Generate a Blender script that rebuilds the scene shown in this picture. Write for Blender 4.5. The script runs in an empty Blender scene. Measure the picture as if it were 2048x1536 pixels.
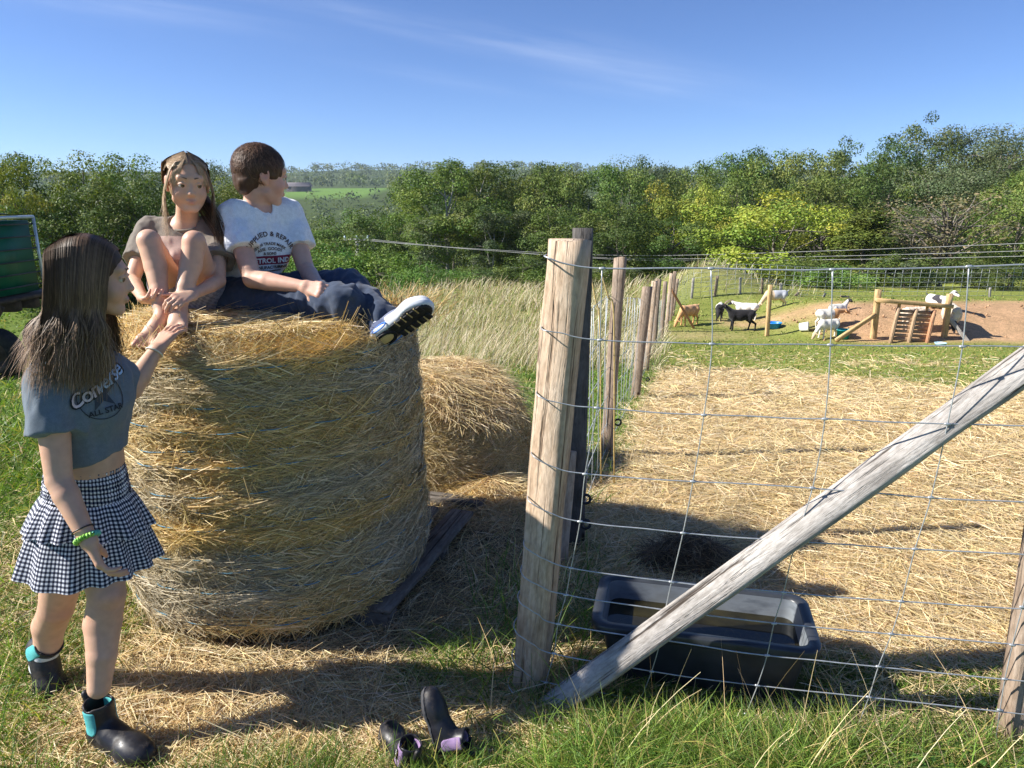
import bpy, math
import numpy as np
from mathutils import Vector, Matrix

# ------------------------------------------------------------------ camera, sky, sun, exposure
EYE = np.array((0.0, 0.0, 1.65)); PITCH = math.radians(14.5); FPX = 1420.0
SC = bpy.context.scene
cam_data = bpy.data.cameras.new('camera'); cam = bpy.data.objects.new('camera', cam_data)
SC.collection.objects.link(cam); SC.camera = cam
cam.location = EYE; cam.rotation_euler = (math.pi / 2 - PITCH, 0, 0)
cam_data.sensor_width = 36.0; cam_data.lens = 36.0 * FPX / 2048.0
cam_data.clip_start = 0.05; cam_data.clip_end = 9000.0

SUN_EL = math.radians(36); SUN_AZ = math.radians(-94)      # azimuth measured from +Y towards +X: the sun is on the left
SUN_DIR = Vector((math.cos(SUN_EL) * math.sin(SUN_AZ), math.cos(SUN_EL) * math.cos(SUN_AZ), math.sin(SUN_EL)))
sun_data = bpy.data.lights.new('sun', 'SUN'); sun_data.energy = 5.0; sun_data.angle = math.radians(0.53)
sun_data.color = (1.0, 0.955, 0.88)
sun = bpy.data.objects.new('sun', sun_data); SC.collection.objects.link(sun)
sun.rotation_euler = (-SUN_DIR).to_track_quat('-Z', 'Y').to_euler(); sun.location = SUN_DIR * 60

world = bpy.data.worlds.new('World'); SC.world = world; world.use_nodes = True
def build_world():
    nt = world.node_tree; nt.nodes.clear(); L = nt.links.new
    out = nt.nodes.new('ShaderNodeOutputWorld'); bg = nt.nodes.new('ShaderNodeBackground')
    sky = nt.nodes.new('ShaderNodeTexSky'); sky.sky_type = 'NISHITA'; sky.sun_disc = False
    sky.sun_elevation = SUN_EL; sky.sun_rotation = SUN_AZ
    sky.altitude = 60; sky.air_density = 0.7; sky.dust_density = 0.0; sky.ozone_density = 3.0
    bg.inputs['Strength'].default_value = 0.088
    # thin cirrus: stretched noise on the sky dome, brightening the sky a little along slanting streaks
    tc = nt.nodes.new('ShaderNodeTexCoord')
    sep = nt.nodes.new('ShaderNodeSeparateXYZ'); L(tc.outputs['Generated'], sep.inputs[0])
    def math_(op, a, b=None, c=None):
        n = nt.nodes.new('ShaderNodeMath'); n.operation = op
        for i, v in enumerate((a, b, c)):
            if v is None: continue
            if isinstance(v, (int, float)): n.inputs[i].default_value = v
            else: L(v, n.inputs[i])
        return n.outputs[0]
    yy = math_('MAXIMUM', sep.outputs['Y'], 0.05)
    az = math_('DIVIDE', sep.outputs['X'], yy); el = math_('DIVIDE', sep.outputs['Z'], yy)
    tilt = math_('MULTIPLY_ADD', az, 0.17, el)          # streaks fall slowly towards the right
    comb = nt.nodes.new('ShaderNodeCombineXYZ'); L(math_('MULTIPLY', az, 1.3), comb.inputs[0]); L(math_('MULTIPLY', tilt, 16.0), comb.inputs[1])
    no = nt.nodes.new('ShaderNodeTexNoise'); no.inputs['Scale'].default_value = 1.6; no.inputs['Detail'].default_value = 7; no.inputs['Roughness'].default_value = 0.55
    no.inputs['Distortion'].default_value = 0.7
    L(comb.outputs[0], no.inputs['Vector'])
    comb2 = nt.nodes.new('ShaderNodeCombineXYZ'); L(math_('MULTIPLY', az, 4.0), comb2.inputs[0]); L(math_('MULTIPLY', tilt, 60.0), comb2.inputs[1])
    no2 = nt.nodes.new('ShaderNodeTexNoise'); no2.inputs['Scale'].default_value = 1.5; no2.inputs['Detail'].default_value = 5
    L(comb2.outputs[0], no2.inputs['Vector'])
    def streak(centre, width, az0, azw, amp):
        a = math_('DIVIDE', math_('SUBTRACT', tilt, centre), width); a = math_('MULTIPLY', a, a)
        b = math_('DIVIDE', math_('SUBTRACT', az, az0), azw); b = math_('MULTIPLY', b, b)
        return math_('MULTIPLY', math_('POWER', 2.718, math_('MULTIPLY', math_('ADD', a, b), -1.0)), amp)
    s = streak(0.196, 0.014, 0.02, 0.26, 1.0)
    for q in ((0.176, 0.009, 0.22, 0.10, .6), (0.214, 0.012, 0.05, 0.14, .6), (0.165, 0.022, -0.60, 0.22, 1.0), (0.215, 0.02, -0.66, 0.22, .9), (0.16, 0.006, 0.12, 0.1, .35), (0.138, 0.008, -0.1, 0.12, .3)):
        s = math_('ADD', s, streak(*q))
    n1 = nt.nodes.new('ShaderNodeMapRange'); n1.inputs[1].default_value = 0.3; n1.inputs[2].default_value = 0.75; L(no.outputs['Fac'], n1.inputs[0])
    n2 = nt.nodes.new('ShaderNodeMapRange'); n2.inputs[1].default_value = 0.25; n2.inputs[2].default_value = 0.8; n2.inputs[3].default_value = .3; L(no2.outputs['Fac'], n2.inputs[0])
    cl = math_('MULTIPLY', math_('MULTIPLY', s, n1.outputs[0]), n2.outputs[0])
    cl = math_('MULTIPLY', cl, 0.36); cl.node.use_clamp = True
    mix = nt.nodes.new('ShaderNodeMix'); mix.data_type = 'RGBA'
    tint = nt.nodes.new('ShaderNodeMix'); tint.data_type = 'RGBA'; tint.blend_type = 'MULTIPLY'; tint.inputs[0].default_value = 1.0; L(sky.outputs[0], tint.inputs[6]); tint.inputs[7].default_value = (.62, .73, .95, 1)
    L(cl, mix.inputs[0]); L(tint.outputs[2], mix.inputs[6]); mix.inputs[7].default_value = (7.5, 7.9, 8.6, 1)
    L(mix.outputs[2], bg.inputs['Color']); L(bg.outputs[0], out.inputs['Surface'])
build_world()
SC.view_settings.view_transform = 'Standard'; SC.view_settings.look = 'None'
SC.view_settings.gamma = 1.0; SC.view_settings.use_curve_mapping = False; SC.view_settings.exposure = 0.96
SC.render.film_transparent = False
SC.cycles.max_bounces = 6; SC.cycles.diffuse_bounces = 5; SC.cycles.glossy_bounces = 3; SC.cycles.transmission_bounces = 4
SC.cycles.sample_clamp_indirect = 6.0
# ------------------------------------------------------------------ helpers
RNG = np.random.default_rng(7)
COL = SC.collection
def nrm(v):
    v = np.asarray(v, float); return v / np.maximum(np.linalg.norm(v, axis=-1, keepdims=True), 1e-9)
def ray(px, py):
    """direction in the world of a point of a 2048 x 1536 picture taken from where the photographer stood"""
    u = (px - 1024.0) / FPX; v = (768.0 - py) / FPX
    c, s = math.cos(PITCH), math.sin(PITCH)
    return np.array((u, c + v * s, -s + v * c))
def W(px, py, y):
    d = ray(px, py); return EYE + d * (y / d[1])
def proj(p):
    q = np.asarray(p, float) - EYE; c, s = math.cos(PITCH), math.sin(PITCH)
    w = q[1] * c - q[2] * s; v = q[1] * s + q[2] * c
    return 1024 + FPX * q[0] / w, 768 - FPX * v / w
def smooth(a, b, x):
    t = np.clip((np.asarray(x, float) - a) / (b - a), 0, 1); return t * t * (3 - 2 * t)
def _hash(i, j, k, seed):
    h = (i * 374761393 + j * 668265263 + k * 2147483647 + seed * 1274126177) & 0xFFFFFFFF
    h = ((h ^ (h >> 13)) * 1274126177) & 0xFFFFFFFF
    return ((h ^ (h >> 16)) & 0xFFFF) / 65535.0
def vnoise(p, seed=0):
    """value noise, -1..1, p is (..., 3)"""
    p = np.asarray(p, float); i = np.floor(p).astype(np.int64); f = p - i; f = f * f * (3 - 2 * f)
    r = 0
    for dx in (0, 1):
        for dy in (0, 1):
            for dz in (0, 1):
                w = (f[..., 0] if dx else 1 - f[..., 0]) * (f[..., 1] if dy else 1 - f[..., 1]) * (f[..., 2] if dz else 1 - f[..., 2])
                r = r + w * _hash(i[..., 0] + dx, i[..., 1] + dy, i[..., 2] + dz, seed)
    return r * 2 - 1
def noise2(x, y, seed=0):
    x = np.asarray(x, float); return vnoise(np.stack([x, np.asarray(y, float) + 0 * x, 0 * x + 0.5], -1), seed)

# --- materials
def nodes(m):
    m.use_nodes = True; nt = m.node_tree; return nt, nt.nodes['Principled BSDF'], nt.links.new
def setin(b, **kw):
    for k, v in kw.items():
        k = k.replace('_', ' ')
        if k in b.inputs: b.inputs[k].default_value = v
def ramp(nt, fac, stops):
    r = nt.nodes.new('ShaderNodeValToRGB'); e = r.color_ramp.elements
    while len(e) < len(stops): e.new(0.5)
    for q, (p, c) in zip(e, stops): q.position = p; q.color = (*c, 1)
    nt.links.new(fac, r.inputs[0]); return r.outputs[0]
def noise_node(nt, scale, detail=4, rough=.55, coord='Object', stretch=None, dist=0):
    tc = nt.nodes.new('ShaderNodeTexCoord'); o = tc.outputs[coord]
    if stretch:
        mp = nt.nodes.new('ShaderNodeMapping'); mp.inputs['Scale'].default_value = stretch; nt.links.new(o, mp.inputs[0]); o = mp.outputs[0]
    n = nt.nodes.new('ShaderNodeTexNoise'); n.inputs['Scale'].default_value = scale; n.inputs['Detail'].default_value = detail
    n.inputs['Roughness'].default_value = rough; n.inputs['Distortion'].default_value = dist
    nt.links.new(o, n.inputs['Vector']); return n.outputs['Fac']
def mixc(nt, fac, a, b, mode='MIX'):
    m = nt.nodes.new('ShaderNodeMix'); m.data_type = 'RGBA'; m.blend_type = mode
    for i, v in ((0, fac), (6, a), (7, b)):
        if isinstance(v, (int, float)): m.inputs[i].default_value = v
        elif isinstance(v, tuple): m.inputs[i].default_value = (*v, 1)
        else: nt.links.new(v, m.inputs[i])
    return m.outputs[2]
def bump(nt, b, h, strength=.4, dist=.01):
    n = nt.nodes.new('ShaderNodeBump'); n.inputs['Strength'].default_value = strength; n.inputs['Distance'].default_value = dist
    nt.links.new(h, n.inputs['Height']); nt.links.new(n.outputs[0], b.inputs['Normal'])
def mat_noise(name, c1, c2, scale=8, rough=.8, bstr=.3, bdist=.01, stretch=None, detail=5, coord='Object', metal=0, spec=.3, sheen=0, c3=None):
    m = bpy.data.materials.new(name); nt, b, L = nodes(m)
    f = noise_node(nt, scale, detail, coord=coord, stretch=stretch)
    stops = [(.3, c1), (.7, c2)] if c3 is None else [(.3, c1), (.5, c2), (.72, c3)]
    L(ramp(nt, f, stops), b.inputs['Base Color'])
    setin(b, Roughness=rough, Metallic=metal, Specular_IOR_Level=spec, Sheen_Weight=sheen)
    if bstr: bump(nt, b, f, bstr, bdist)
    return m
def mat_attr(name, rough=.8, spec=.2, trans=0, sss=0, noise=.0, nscale=60, bstr=0, tcol=None, coat=0, sheen=0):
    """colour from the mesh attribute 'Col' (one colour for each straw, leaf or patch), with fine noise on it"""
    m = bpy.data.materials.new(name); nt, b, L = nodes(m)
    a = nt.nodes.new('ShaderNodeAttribute'); a.attribute_name = 'Col'; c = a.outputs['Color']
    if noise:
        f = noise_node(nt, nscale, 4)
        g = ramp(nt, f, [(.25, (1 - noise,) * 3), (.75, (1 + noise,) * 3)])
        c = mixc(nt, 1.0, c, g, 'MULTIPLY')
        if bstr: bump(nt, b, f, bstr, .004)
    L(c, b.inputs['Base Color']); setin(b, Roughness=rough, Specular_IOR_Level=spec, Coat_Weight=coat, Sheen_Weight=sheen)
    if sss:
        setin(b, Subsurface_Weight=sss, Subsurface_Scale=.01); b.inputs['Subsurface Radius'].default_value = (1.0, .35, .2)
    if trans:
        t = nt.nodes.new('ShaderNodeBsdfTranslucent'); mx = nt.nodes.new('ShaderNodeMixShader'); mx.inputs[0].default_value = trans
        L(mixc(nt, 1.0, c, tcol or (1.0, 1.0, .6), 'MULTIPLY'), t.inputs['Color']); L(b.outputs[0], mx.inputs[1]); L(t.outputs[0], mx.inputs[2])
        L(mx.outputs[0], nt.nodes['Material Output'].inputs['Surface'])
    return m

# --- meshes
def mesh_np(name, v, f, mat=None, col=None, smooth_=False, uv=None):
    """f: (n,3) or (n,4) array, or a list of such arrays"""
    v = np.ascontiguousarray(np.asarray(v, np.float32).reshape(-1, 3)); fl = f if isinstance(f, list) else [f]
    fl = [np.asarray(q, np.int32) for q in fl if len(q)]
    me = bpy.data.meshes.new(name); me.vertices.add(len(v)); me.vertices.foreach_set('co', v.ravel())
    idx = np.concatenate([q.ravel() for q in fl]); tot = np.concatenate([np.full(len(q), q.shape[1], np.int32) for q in fl])
    me.loops.add(len(idx)); me.loops.foreach_set('vertex_index', idx)
    me.polygons.add(len(tot)); me.polygons.foreach_set('loop_start', np.concatenate([[0], np.cumsum(tot)[:-1]]).astype(np.int32))
    me.polygons.foreach_set('loop_total', tot)
    if smooth_: me.polygons.foreach_set('use_smooth', np.ones(len(tot), bool))
    if uv is not None:
        l = me.uv_layers.new(name='UVMap'); l.data.foreach_set('uv', np.asarray(uv, np.float32)[idx].ravel())
    if col is not None:
        a = me.color_attributes.new('Col', 'FLOAT_COLOR', 'POINT'); c = np.ones((len(v), 4), np.float32); c[:, :3] = np.asarray(col, np.float32).reshape(-1, 3)
        a.data.foreach_set('color', c.ravel())
    me.update(); me.validate()
    if mat is not None: me.materials.append(mat)
    return me
def obj(name, me, parent=None, label=None, cat=None, group=None, kind=None, loc=None, rot=None, scale=None):
    o = bpy.data.objects.new(name, me); COL.objects.link(o); o.parent = parent
    if loc is not None: o.location = loc
    if rot is not None: o.rotation_euler = rot
    if scale is not None: o.scale = scale
    if label: o['label'] = label
    if cat: o['category'] = cat
    if group: o['group'] = group
    if kind: o['kind'] = kind
    return o
def empty(name, loc, label, cat, group=None, rot=None, scale=None):
    return obj(name, None, None, label, cat, group, None, loc, rot, scale)
def part(name, parent, v, f, mat, col=None, smooth_=False, uv=None, kind=None, label=None, world_=True):
    """a part given in world coordinates under an unrotated, unscaled thing"""
    v = np.asarray(v, float).reshape(-1, 3)
    if world_ and parent is not None:
        p = parent; off = np.zeros(3)
        while p is not None: off = off + np.array(p.location); p = p.parent
        v = v - off
    return obj(name, mesh_np(name, v, f, mat, col, smooth_, uv), parent, label=label, kind=kind)
class MB:
    """collects shapes into one mesh"""
    def __init__(s): s.v = []; s.f4 = []; s.f3 = []; s.c = []; s.n = 0
    def add(s, v, f, col=None):
        v = np.asarray(v, float).reshape(-1, 3); f = np.asarray(f, int)
        if len(f): (s.f4 if f.shape[1] == 4 else s.f3).append(f + s.n)
        s.v.append(v); s.c.append(np.broadcast_to(np.asarray(col if col is not None else (.5, .5, .5), float), (len(v), 3))); s.n += len(v); return s
    def addn(s, v, fs, col=None):
        n0 = s.n; s.add(v, np.zeros((0, 4), int), col)
        for f in fs:
            f = np.asarray(f, int)
            if len(f): (s.f4 if f.shape[1] == 4 else s.f3).append(f + n0)
        return s
    def faces(s): return ([np.concatenate(s.f4)] if s.f4 else []) + ([np.concatenate(s.f3)] if s.f3 else [])
    def verts(s): return np.concatenate(s.v)
    def cols(s): return np.concatenate(s.c)
    def mesh(s, name, mat, smooth_=False, col=True): return mesh_np(name, s.verts(), s.faces(), mat, s.cols() if col else None, smooth_)
    def part(s, name, parent, mat, smooth_=False, kind=None, label=None): return part(name, parent, s.verts(), s.faces(), mat, s.cols(), smooth_, None, kind, label)
def tube(pts, rad, sides=6, caps=True, up=(0, 0, 1)):
    pts = np.asarray(pts, float); n = len(pts); rad = np.broadcast_to(np.asarray(rad, float), (n,))
    t = np.gradient(pts, axis=0); t = nrm(t); up = np.asarray(up, float)
    if abs(np.dot(nrm(pts[-1] - pts[0]), up)) > .95: up = np.array((1., .1, 0))
    a = nrm(np.cross(t, up)); b = np.cross(t, a)
    th = np.arange(sides) * 2 * math.pi / sides
    v = pts[:, None] + rad[:, None, None] * (np.cos(th)[None, :, None] * a[:, None] + np.sin(th)[None, :, None] * b[:, None])
    i = np.arange(n - 1)[:, None] * sides; j = np.arange(sides)[None]; k = (j + 1) % sides
    f = np.stack([i + j, i + k, i + sides + k, i + sides + j], -1).reshape(-1, 4); v = v.reshape(-1, 3)
    if caps:
        v = np.concatenate([v, pts[:1], pts[-1:]]); m = n * sides; j = np.arange(sides); k = (j + 1) % sides
        f3 = np.concatenate([np.stack([k, j, np.full(sides, m)], -1), np.stack([(n - 1) * sides + j, (n - 1) * sides + k, np.full(sides, m + 1)], -1)])
        return v, [f, f3]
    return v, [f]
def beam(length, w, h, segs=8, cham=.12, wob=.0, taper=1.0, seed=0, ragged=0.0, bend=0.0):
    """a timber along +Z from z=0, width w (x), depth h (y), chamfered edges, slightly irregular"""
    c = cham * min(w, h)
    sec = np.array([(-w/2+c, -h/2), (w/2-c, -h/2), (w/2, -h/2+c), (w/2, h/2-c), (w/2-c, h/2), (-w/2+c, h/2), (-w/2, h/2-c), (-w/2, -h/2+c)])
    z = np.linspace(0, length, segs + 1); v = []
    r = np.random.default_rng(seed)
    for i, zz in enumerate(z):
        s = 1 + (taper - 1) * zz / length
        q = sec * s + wob * np.stack([noise2(np.arange(8) * .9 + seed, np.full(8, zz * 5), seed), noise2(np.arange(8) * .9 + seed + 50, np.full(8, zz * 5), seed + 3)], -1)
        zo = np.full(8, zz) + (r.normal(0, ragged, 8) if i == segs else 0)
        q[:, 0] += bend * math.sin(math.pi * zz / length)
        v.append(np.concatenate([q, zo[:, None]], 1))
    v = np.concatenate(v); i = np.arange(segs)[:, None] * 8; j = np.arange(8)[None]; k = (j + 1) % 8
    f = np.stack([i + j, i + k, i + 8 + k, i + 8 + j], -1).reshape(-1, 4)
    m = len(v); v = np.concatenate([v, [[0, 0, 0], [v[-8:, 0].mean(), v[-8:, 1].mean(), length + ragged]]])
    j = np.arange(8); k = (j + 1) % 8
    f3 = np.concatenate([np.stack([k, j, np.full(8, m)], -1), np.stack([segs * 8 + j, segs * 8 + k, np.full(8, m + 1)], -1)])
    return v, [f, f3]
def frame_of(p0, p1, side=(1, 0, 0)):
    """matrix whose Z runs from p0 to p1 and X is near side"""
    z = nrm(np.asarray(p1, float) - p0); x = np.asarray(side, float); x = nrm(x - z * np.dot(x, z)); y = np.cross(z, x)
    m = Matrix.Identity(4)
    for i in range(3): m[i][0] = x[i]; m[i][1] = y[i]; m[i][2] = z[i]; m[i][3] = p0[i]
    return m
def timber(name, p0, p1, w, h, mat, parent=None, side=(1, 0, 0), **kw):
    lab = {k: kw.pop(k) for k in ('label', 'cat', 'group') if k in kw}
    p0 = np.asarray(p0, float); p1 = np.asarray(p1, float)
    v, f = beam(float(np.linalg.norm(p1 - p0)), w, h, **kw)
    o = obj(name, mesh_np(name, v, f, mat), parent, **lab)
    m = frame_of(p0, p1, side)
    if parent is not None: m = Matrix.Translation(-Vector(parent.location)) @ m
    o.matrix_local = m; return o
def blades(P, D, L, wd, col, face=None, bend=0.0, segs=2, taper=.15, bdir=None, colt=None):
    """flat strips: P roots (n,3), D directions, L lengths, wd widths; bend: sag as a share of length towards bdir"""
    n = len(P); D = nrm(D); L = np.broadcast_to(L, (n,)); wd = np.broadcast_to(wd, (n,)); bend = np.broadcast_to(bend, (n,))
    if bdir is None: bdir = np.tile((0, 0, -1.), (n, 1))
    if face is None: face = RNG.normal(size=(n, 3))
    sd = nrm(np.cross(D, face)); t = np.linspace(0, 1, segs + 1)
    ctr = P[:, None] + D[:, None] * (L[:, None] * t)[..., None] + bdir[:, None] * (L[:, None] * bend[:, None] * t ** 2)[..., None]
    wv = (1 - (1 - taper) * t ** 1.5)[None, :, None] * wd[:, None, None] * .5 * sd[:, None]
    v = np.stack([ctr - wv, ctr + wv], 2).reshape(-1, 3)
    b = (np.arange(n) * (segs + 1) * 2)[:, None] + (np.arange(segs) * 2)[None]
    f = np.stack([b, b + 1, b + 3, b + 2], -1).reshape(-1, 4)
    c = np.asarray(col, float); c = np.broadcast_to(c, (n, 3))
    if colt is None: cc = np.repeat(c, (segs + 1) * 2, 0)
    else: cc = (c[:, None] * (1 - t)[None, :, None] + np.asarray(colt)[:, None] * t[None, :, None]); cc = np.repeat(cc, 2, 1).reshape(-1, 3)
    return v, f, cc
def pick(n, cols, jit=.12, p=None):
    c = np.asarray(cols, float)[RNG.choice(len(cols), n, p=p)]
    return c * RNG.uniform(1 - jit, 1 + jit, (n, 1)) * RNG.uniform(.95, 1.05, (n, 3))
def plank_mat(name, c1, c2, c3, sc=1.0, rough=.85):
    """weathered timber: streaks along the local Z, drying cracks, knots and stains"""
    m = bpy.data.materials.new(name); nt, b, L = nodes(m)
    f = noise_node(nt, 30 * sc, 6, .7, stretch=(1, 1, .10), dist=.6); g = noise_node(nt, 5 * sc, 5, .6, stretch=(1, 1, .5)); k = noise_node(nt, 46 * sc, 4, .6, stretch=(1, 1, .035), dist=.4); h = noise_node(nt, 90 * sc, 3, .6, stretch=(1, 1, .35))
    c = ramp(nt, f, [(.3, c1), (.47, c2), (.68, c3)])
    c = mixc(nt, .5, c, ramp(nt, g, [(.32, tuple(np.array(c1) * .8)), (.5, c2), (.7, c3)]))
    c = mixc(nt, 1.0, c, ramp(nt, k, [(.34, (.22, .19, .17)), (.40, (1, 1, 1))]), 'MULTIPLY')
    c = mixc(nt, 1.0, c, ramp(nt, h, [(.3, (.78, .76, .74)), (.6, (1.08, 1.08, 1.08))]), 'MULTIPLY')
    tc = nt.nodes.new('ShaderNodeTexCoord'); mp = nt.nodes.new('ShaderNodeMapping'); mp.inputs['Scale'].default_value = (1, 1, .45); L(tc.outputs['Object'], mp.inputs[0])
    vo = nt.nodes.new('ShaderNodeTexVoronoi'); vo.inputs['Scale'].default_value = 7 * sc; L(mp.outputs[0], vo.inputs['Vector']); c = mixc(nt, 1.0, c, ramp(nt, vo.outputs['Distance'], [(.05, (.3, .22, .16)), (.12, (1, 1, 1))]), 'MULTIPLY')
    L(c, b.inputs['Base Color']); setin(b, Roughness=rough, Specular_IOR_Level=.15)
    kk = nt.nodes.new('ShaderNodeMapRange'); kk.inputs[1].default_value = .32; kk.inputs[2].default_value = .44; L(k, kk.inputs[0])
    ad = nt.nodes.new('ShaderNodeMath'); ad.operation = 'ADD'; L(f, ad.inputs[0]); L(kk.outputs[0], ad.inputs[1]); bump(nt, b, ad.outputs[0], .8, .008)
    return m
# ------------------------------------------------------------------ the lie of the land
def H0(x, y):
    x = np.asarray(x, float); y = np.asarray(y, float)
    z = np.interp(y, [-60, 3.6, 4.6, 17.4, 19, 29, 34, 48, 80, 140, 260, 430, 560, 690, 900, 1300, 2600, 6000],
                  [0, 0, -.07, -1.86, -2.02, -2.02, -2.3, -5.2, -12, -20, -21, -10, 6, 13.5, 22, 38, 20, 0])
    # the bank of red earth on the far right of the pen
    bank = smooth(17.7, 20.6, y) * (1 - smooth(20.8, 28, y)) * smooth(7.0, 10.0, x)
    z = z + .72 * bank
    # grassy earth mound behind the far fence
    z = z + 1.15 * np.exp(-((x - 8.2) / 2.3) ** 2 - ((y - 29.5) / 2.0) ** 2)
    # wooded hillside on the right
    z = z + 13 * smooth(4, 95, x - .16 * y) * smooth(34, 120, y) * (1 - smooth(180, 420, y))
    z = z + 9 * smooth(6, 45, x - .16 * y) * smooth(34, 75, y) * (1 - smooth(180, 420, y))
    # far hills
    z = z + smooth(500, 900, y) * 7 * noise2(x / 260., y / 260., 5)
    z = z + 12 * smooth(900, 1300, y) * smooth(-900, -300, x) * (1 - smooth(-150, 500, x))
    return z
def H(x, y):
    x = np.asarray(x, float); y = np.asarray(y, float)
    near = 1 - smooth(30, 60, y)
    b = smooth(17.7, 19, y) * (1 - smooth(20.4, 21.5, y)) * smooth(7.6, 9.5, x)
    return H0(x, y) + near * (.018 * noise2(x * 1.7, y * 1.7, 1) + .010 * noise2(x * 6, y * 6, 2)) + b * (.09 * noise2(x * 3.1, y * 3.1, 3) + .05 * noise2(x * 8, y * 8, 4))
def ground(px, py):
    d = ray(px, py); lo, hi = .5, 4000.
    ys = np.geomspace(.8, 3000, 4000); z = EYE[2] + d[2] / d[1] * ys; h = H0(d[0] / d[1] * ys, ys)
    i = np.argmax(z <= h); y = ys[i] if z[i] <= h[i] else 3000.
    x = d[0] / d[1] * y; return np.array((x, y, float(H(x, y))))

# pen fence line on the left, running away from the corner post
FL = np.array([[.31, 3.2], [.68, 4.74], [1.55, 8.3], [2.15, 10.4], [2.75, 13.2], [3.4, 16.0], [4.3, 20.0], [5.6, 26.5]])
def fence_x(y): return np.interp(y, FL[:, 1], FL[:, 0])
def masks(x, y):
    n = noise2(x * .9, y * .9, 11) * .6 + noise2(x * 3.2, y * 3.2, 12) * .4
    inpen = smooth(-.12, .25, x - fence_x(y) + .15 * n) * smooth(2.25, 2.6, y + .12 * x + .2 * n)
    edge = 11.1 - 1.25 * np.maximum(x - 3.7, 0) + .9 * n - .25 * np.maximum(3.7 - x, 0)
    straw_pen = inpen * (1 - smooth(-.9, 1.1, y - edge))
    # trodden straw round the bale, in front of it and to its left
    r = np.hypot((x + 1.0) / 1.25, (y - 2.75))
    straw_bale = (1 - smooth(1.0, 1.55, r + .35 * n)) * (1 - smooth(.05, .45, x - .0 + .25 * n))
    band = np.exp(-((y - (1.92 - .05 * x)) / .36) ** 4) * (1 - smooth(-.35, .12, x + .3 * n)) * smooth(-2.6, -1.7, x)
    straw = np.clip(np.maximum(np.maximum(straw_pen, straw_bale), band * (.75 + .4 * n)), 0, 1)
    second = np.exp(-(((x + .1) / .7) ** 2 + ((y - 4.0) / .8) ** 2)) ; straw = np.clip(straw + .9 * second, 0, 1)
    hay2 = inpen * np.exp(-((x - 5.0 - .0 * y) / 1.6) ** 2 - ((y - 19.6) / .7) ** 2)
    straw = np.clip(straw + .7 * hay2 + .45 * inpen * smooth(.25, .6, n) * (y > 9), 0, 1)
    # dark earth with the bale's shade put into its colour, also beside the trough
    mud_shade = np.exp(-(((x + .22) / .42) ** 4 + ((y - 2.85) / .62) ** 4)) + .9 * np.exp(-(((x - 1.25) / .5) ** 2 + ((y - 1.98) / .2) ** 2)) + .7 * np.exp(-(((x + .9) / .8) ** 4 + ((y - 2.85) / .66) ** 4))
    mud_shade = np.clip(mud_shade + .25 * n * (mud_shade > .2), 0, 1)
    dirt = smooth(7.9, 9.2, x + .6 * n) * smooth(17.5, 18.3, y + .3 * n) * (1 - smooth(20.9, 22.2, y + 1.2 * n))
    dirt = np.maximum(dirt, .9 * smooth(5.8, 8.2, x + n) * np.exp(-((y - 21.3 + .25 * (x - 8)) / .9) ** 2))
    dry = (1 - inpen) * smooth(9.0, 13.0, y + 2.4 * n - .5 * np.maximum(x, -4)) * smooth(-7.0, -2.5, x + .02 * y) * (1 - smooth(34, 40, y))
    dry = np.maximum(dry, .9 * np.exp(-((x - 8.2) / 3.2) ** 2 - ((y - 30) / 2.4) ** 2))
    straw = straw * (1 - .75 * (1 - smooth(1.5, 1.85, y + .25 * n)) * (x < 2.5)) * (1 - .6 * smooth(-1.3, -1.8, x + .2 * n))
    return straw, mud_shade, dirt, np.clip(dry, 0, 1), inpen, n
STRAW = np.array([(.74, .60, .35), (.68, .52, .26), (.84, .73, .49), (.56, .43, .24), (.78, .62, .33)])
GREEN = np.array([(.16, .28, .045), (.12, .22, .04), (.23, .33, .065), (.08, .155, .035), (.10, .19, .04)])
def ground_colour(x, y):
    straw, mud_shade, dirt, dry, inpen, n = masks(x, y)
    g = np.array((.17, .24, .055)) * (1 + .25 * n)[..., None]
    g = g + inpen[..., None] * np.array((.10, .07, .02))
    n2 = noise2(x * 9, y * 9, 21)[..., None]
    c = g * (1 - dry[..., None]) + dry[..., None] * np.array((.34, .32, .14)) * (1 + .15 * n2)
    s = straw[..., None]; c = c * (1 - s) + s * np.array((.54, .42, .22)) * (1 + .18 * n2)
    m = mud_shade[..., None]; c = c * (1 - m) + m * np.array((.075, .055, .035))
    d = dirt[..., None]; c = c * (1 - d) + d * np.array((.58, .37, .215)) * (1 + .2 * n2)
    far = smooth(60, 120, y)[..., None]; c = c * (1 - far) + far * np.array((.07, .10, .03))
    # the pale green meadow on the far slope
    mead = smooth(-186, -172, x) * (1 - smooth(-112, -102, x)) * smooth(520, 545, y + .05 * x) * (1 - smooth(660, 690, y))
    c = c * (1 - mead[..., None]) + mead[..., None] * np.array((.15, .26, .055))
    return np.clip(c, .005, .9)
def spaced(lo_step, lim, grow=1.045, maxstep=400.):
    a = [0.]; s = lo_step
    while a[-1] < lim:
        a.append(a[-1] + s)
        if a[-1] > 5: s = min(s * grow, maxstep)
    return np.array(a)
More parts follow.
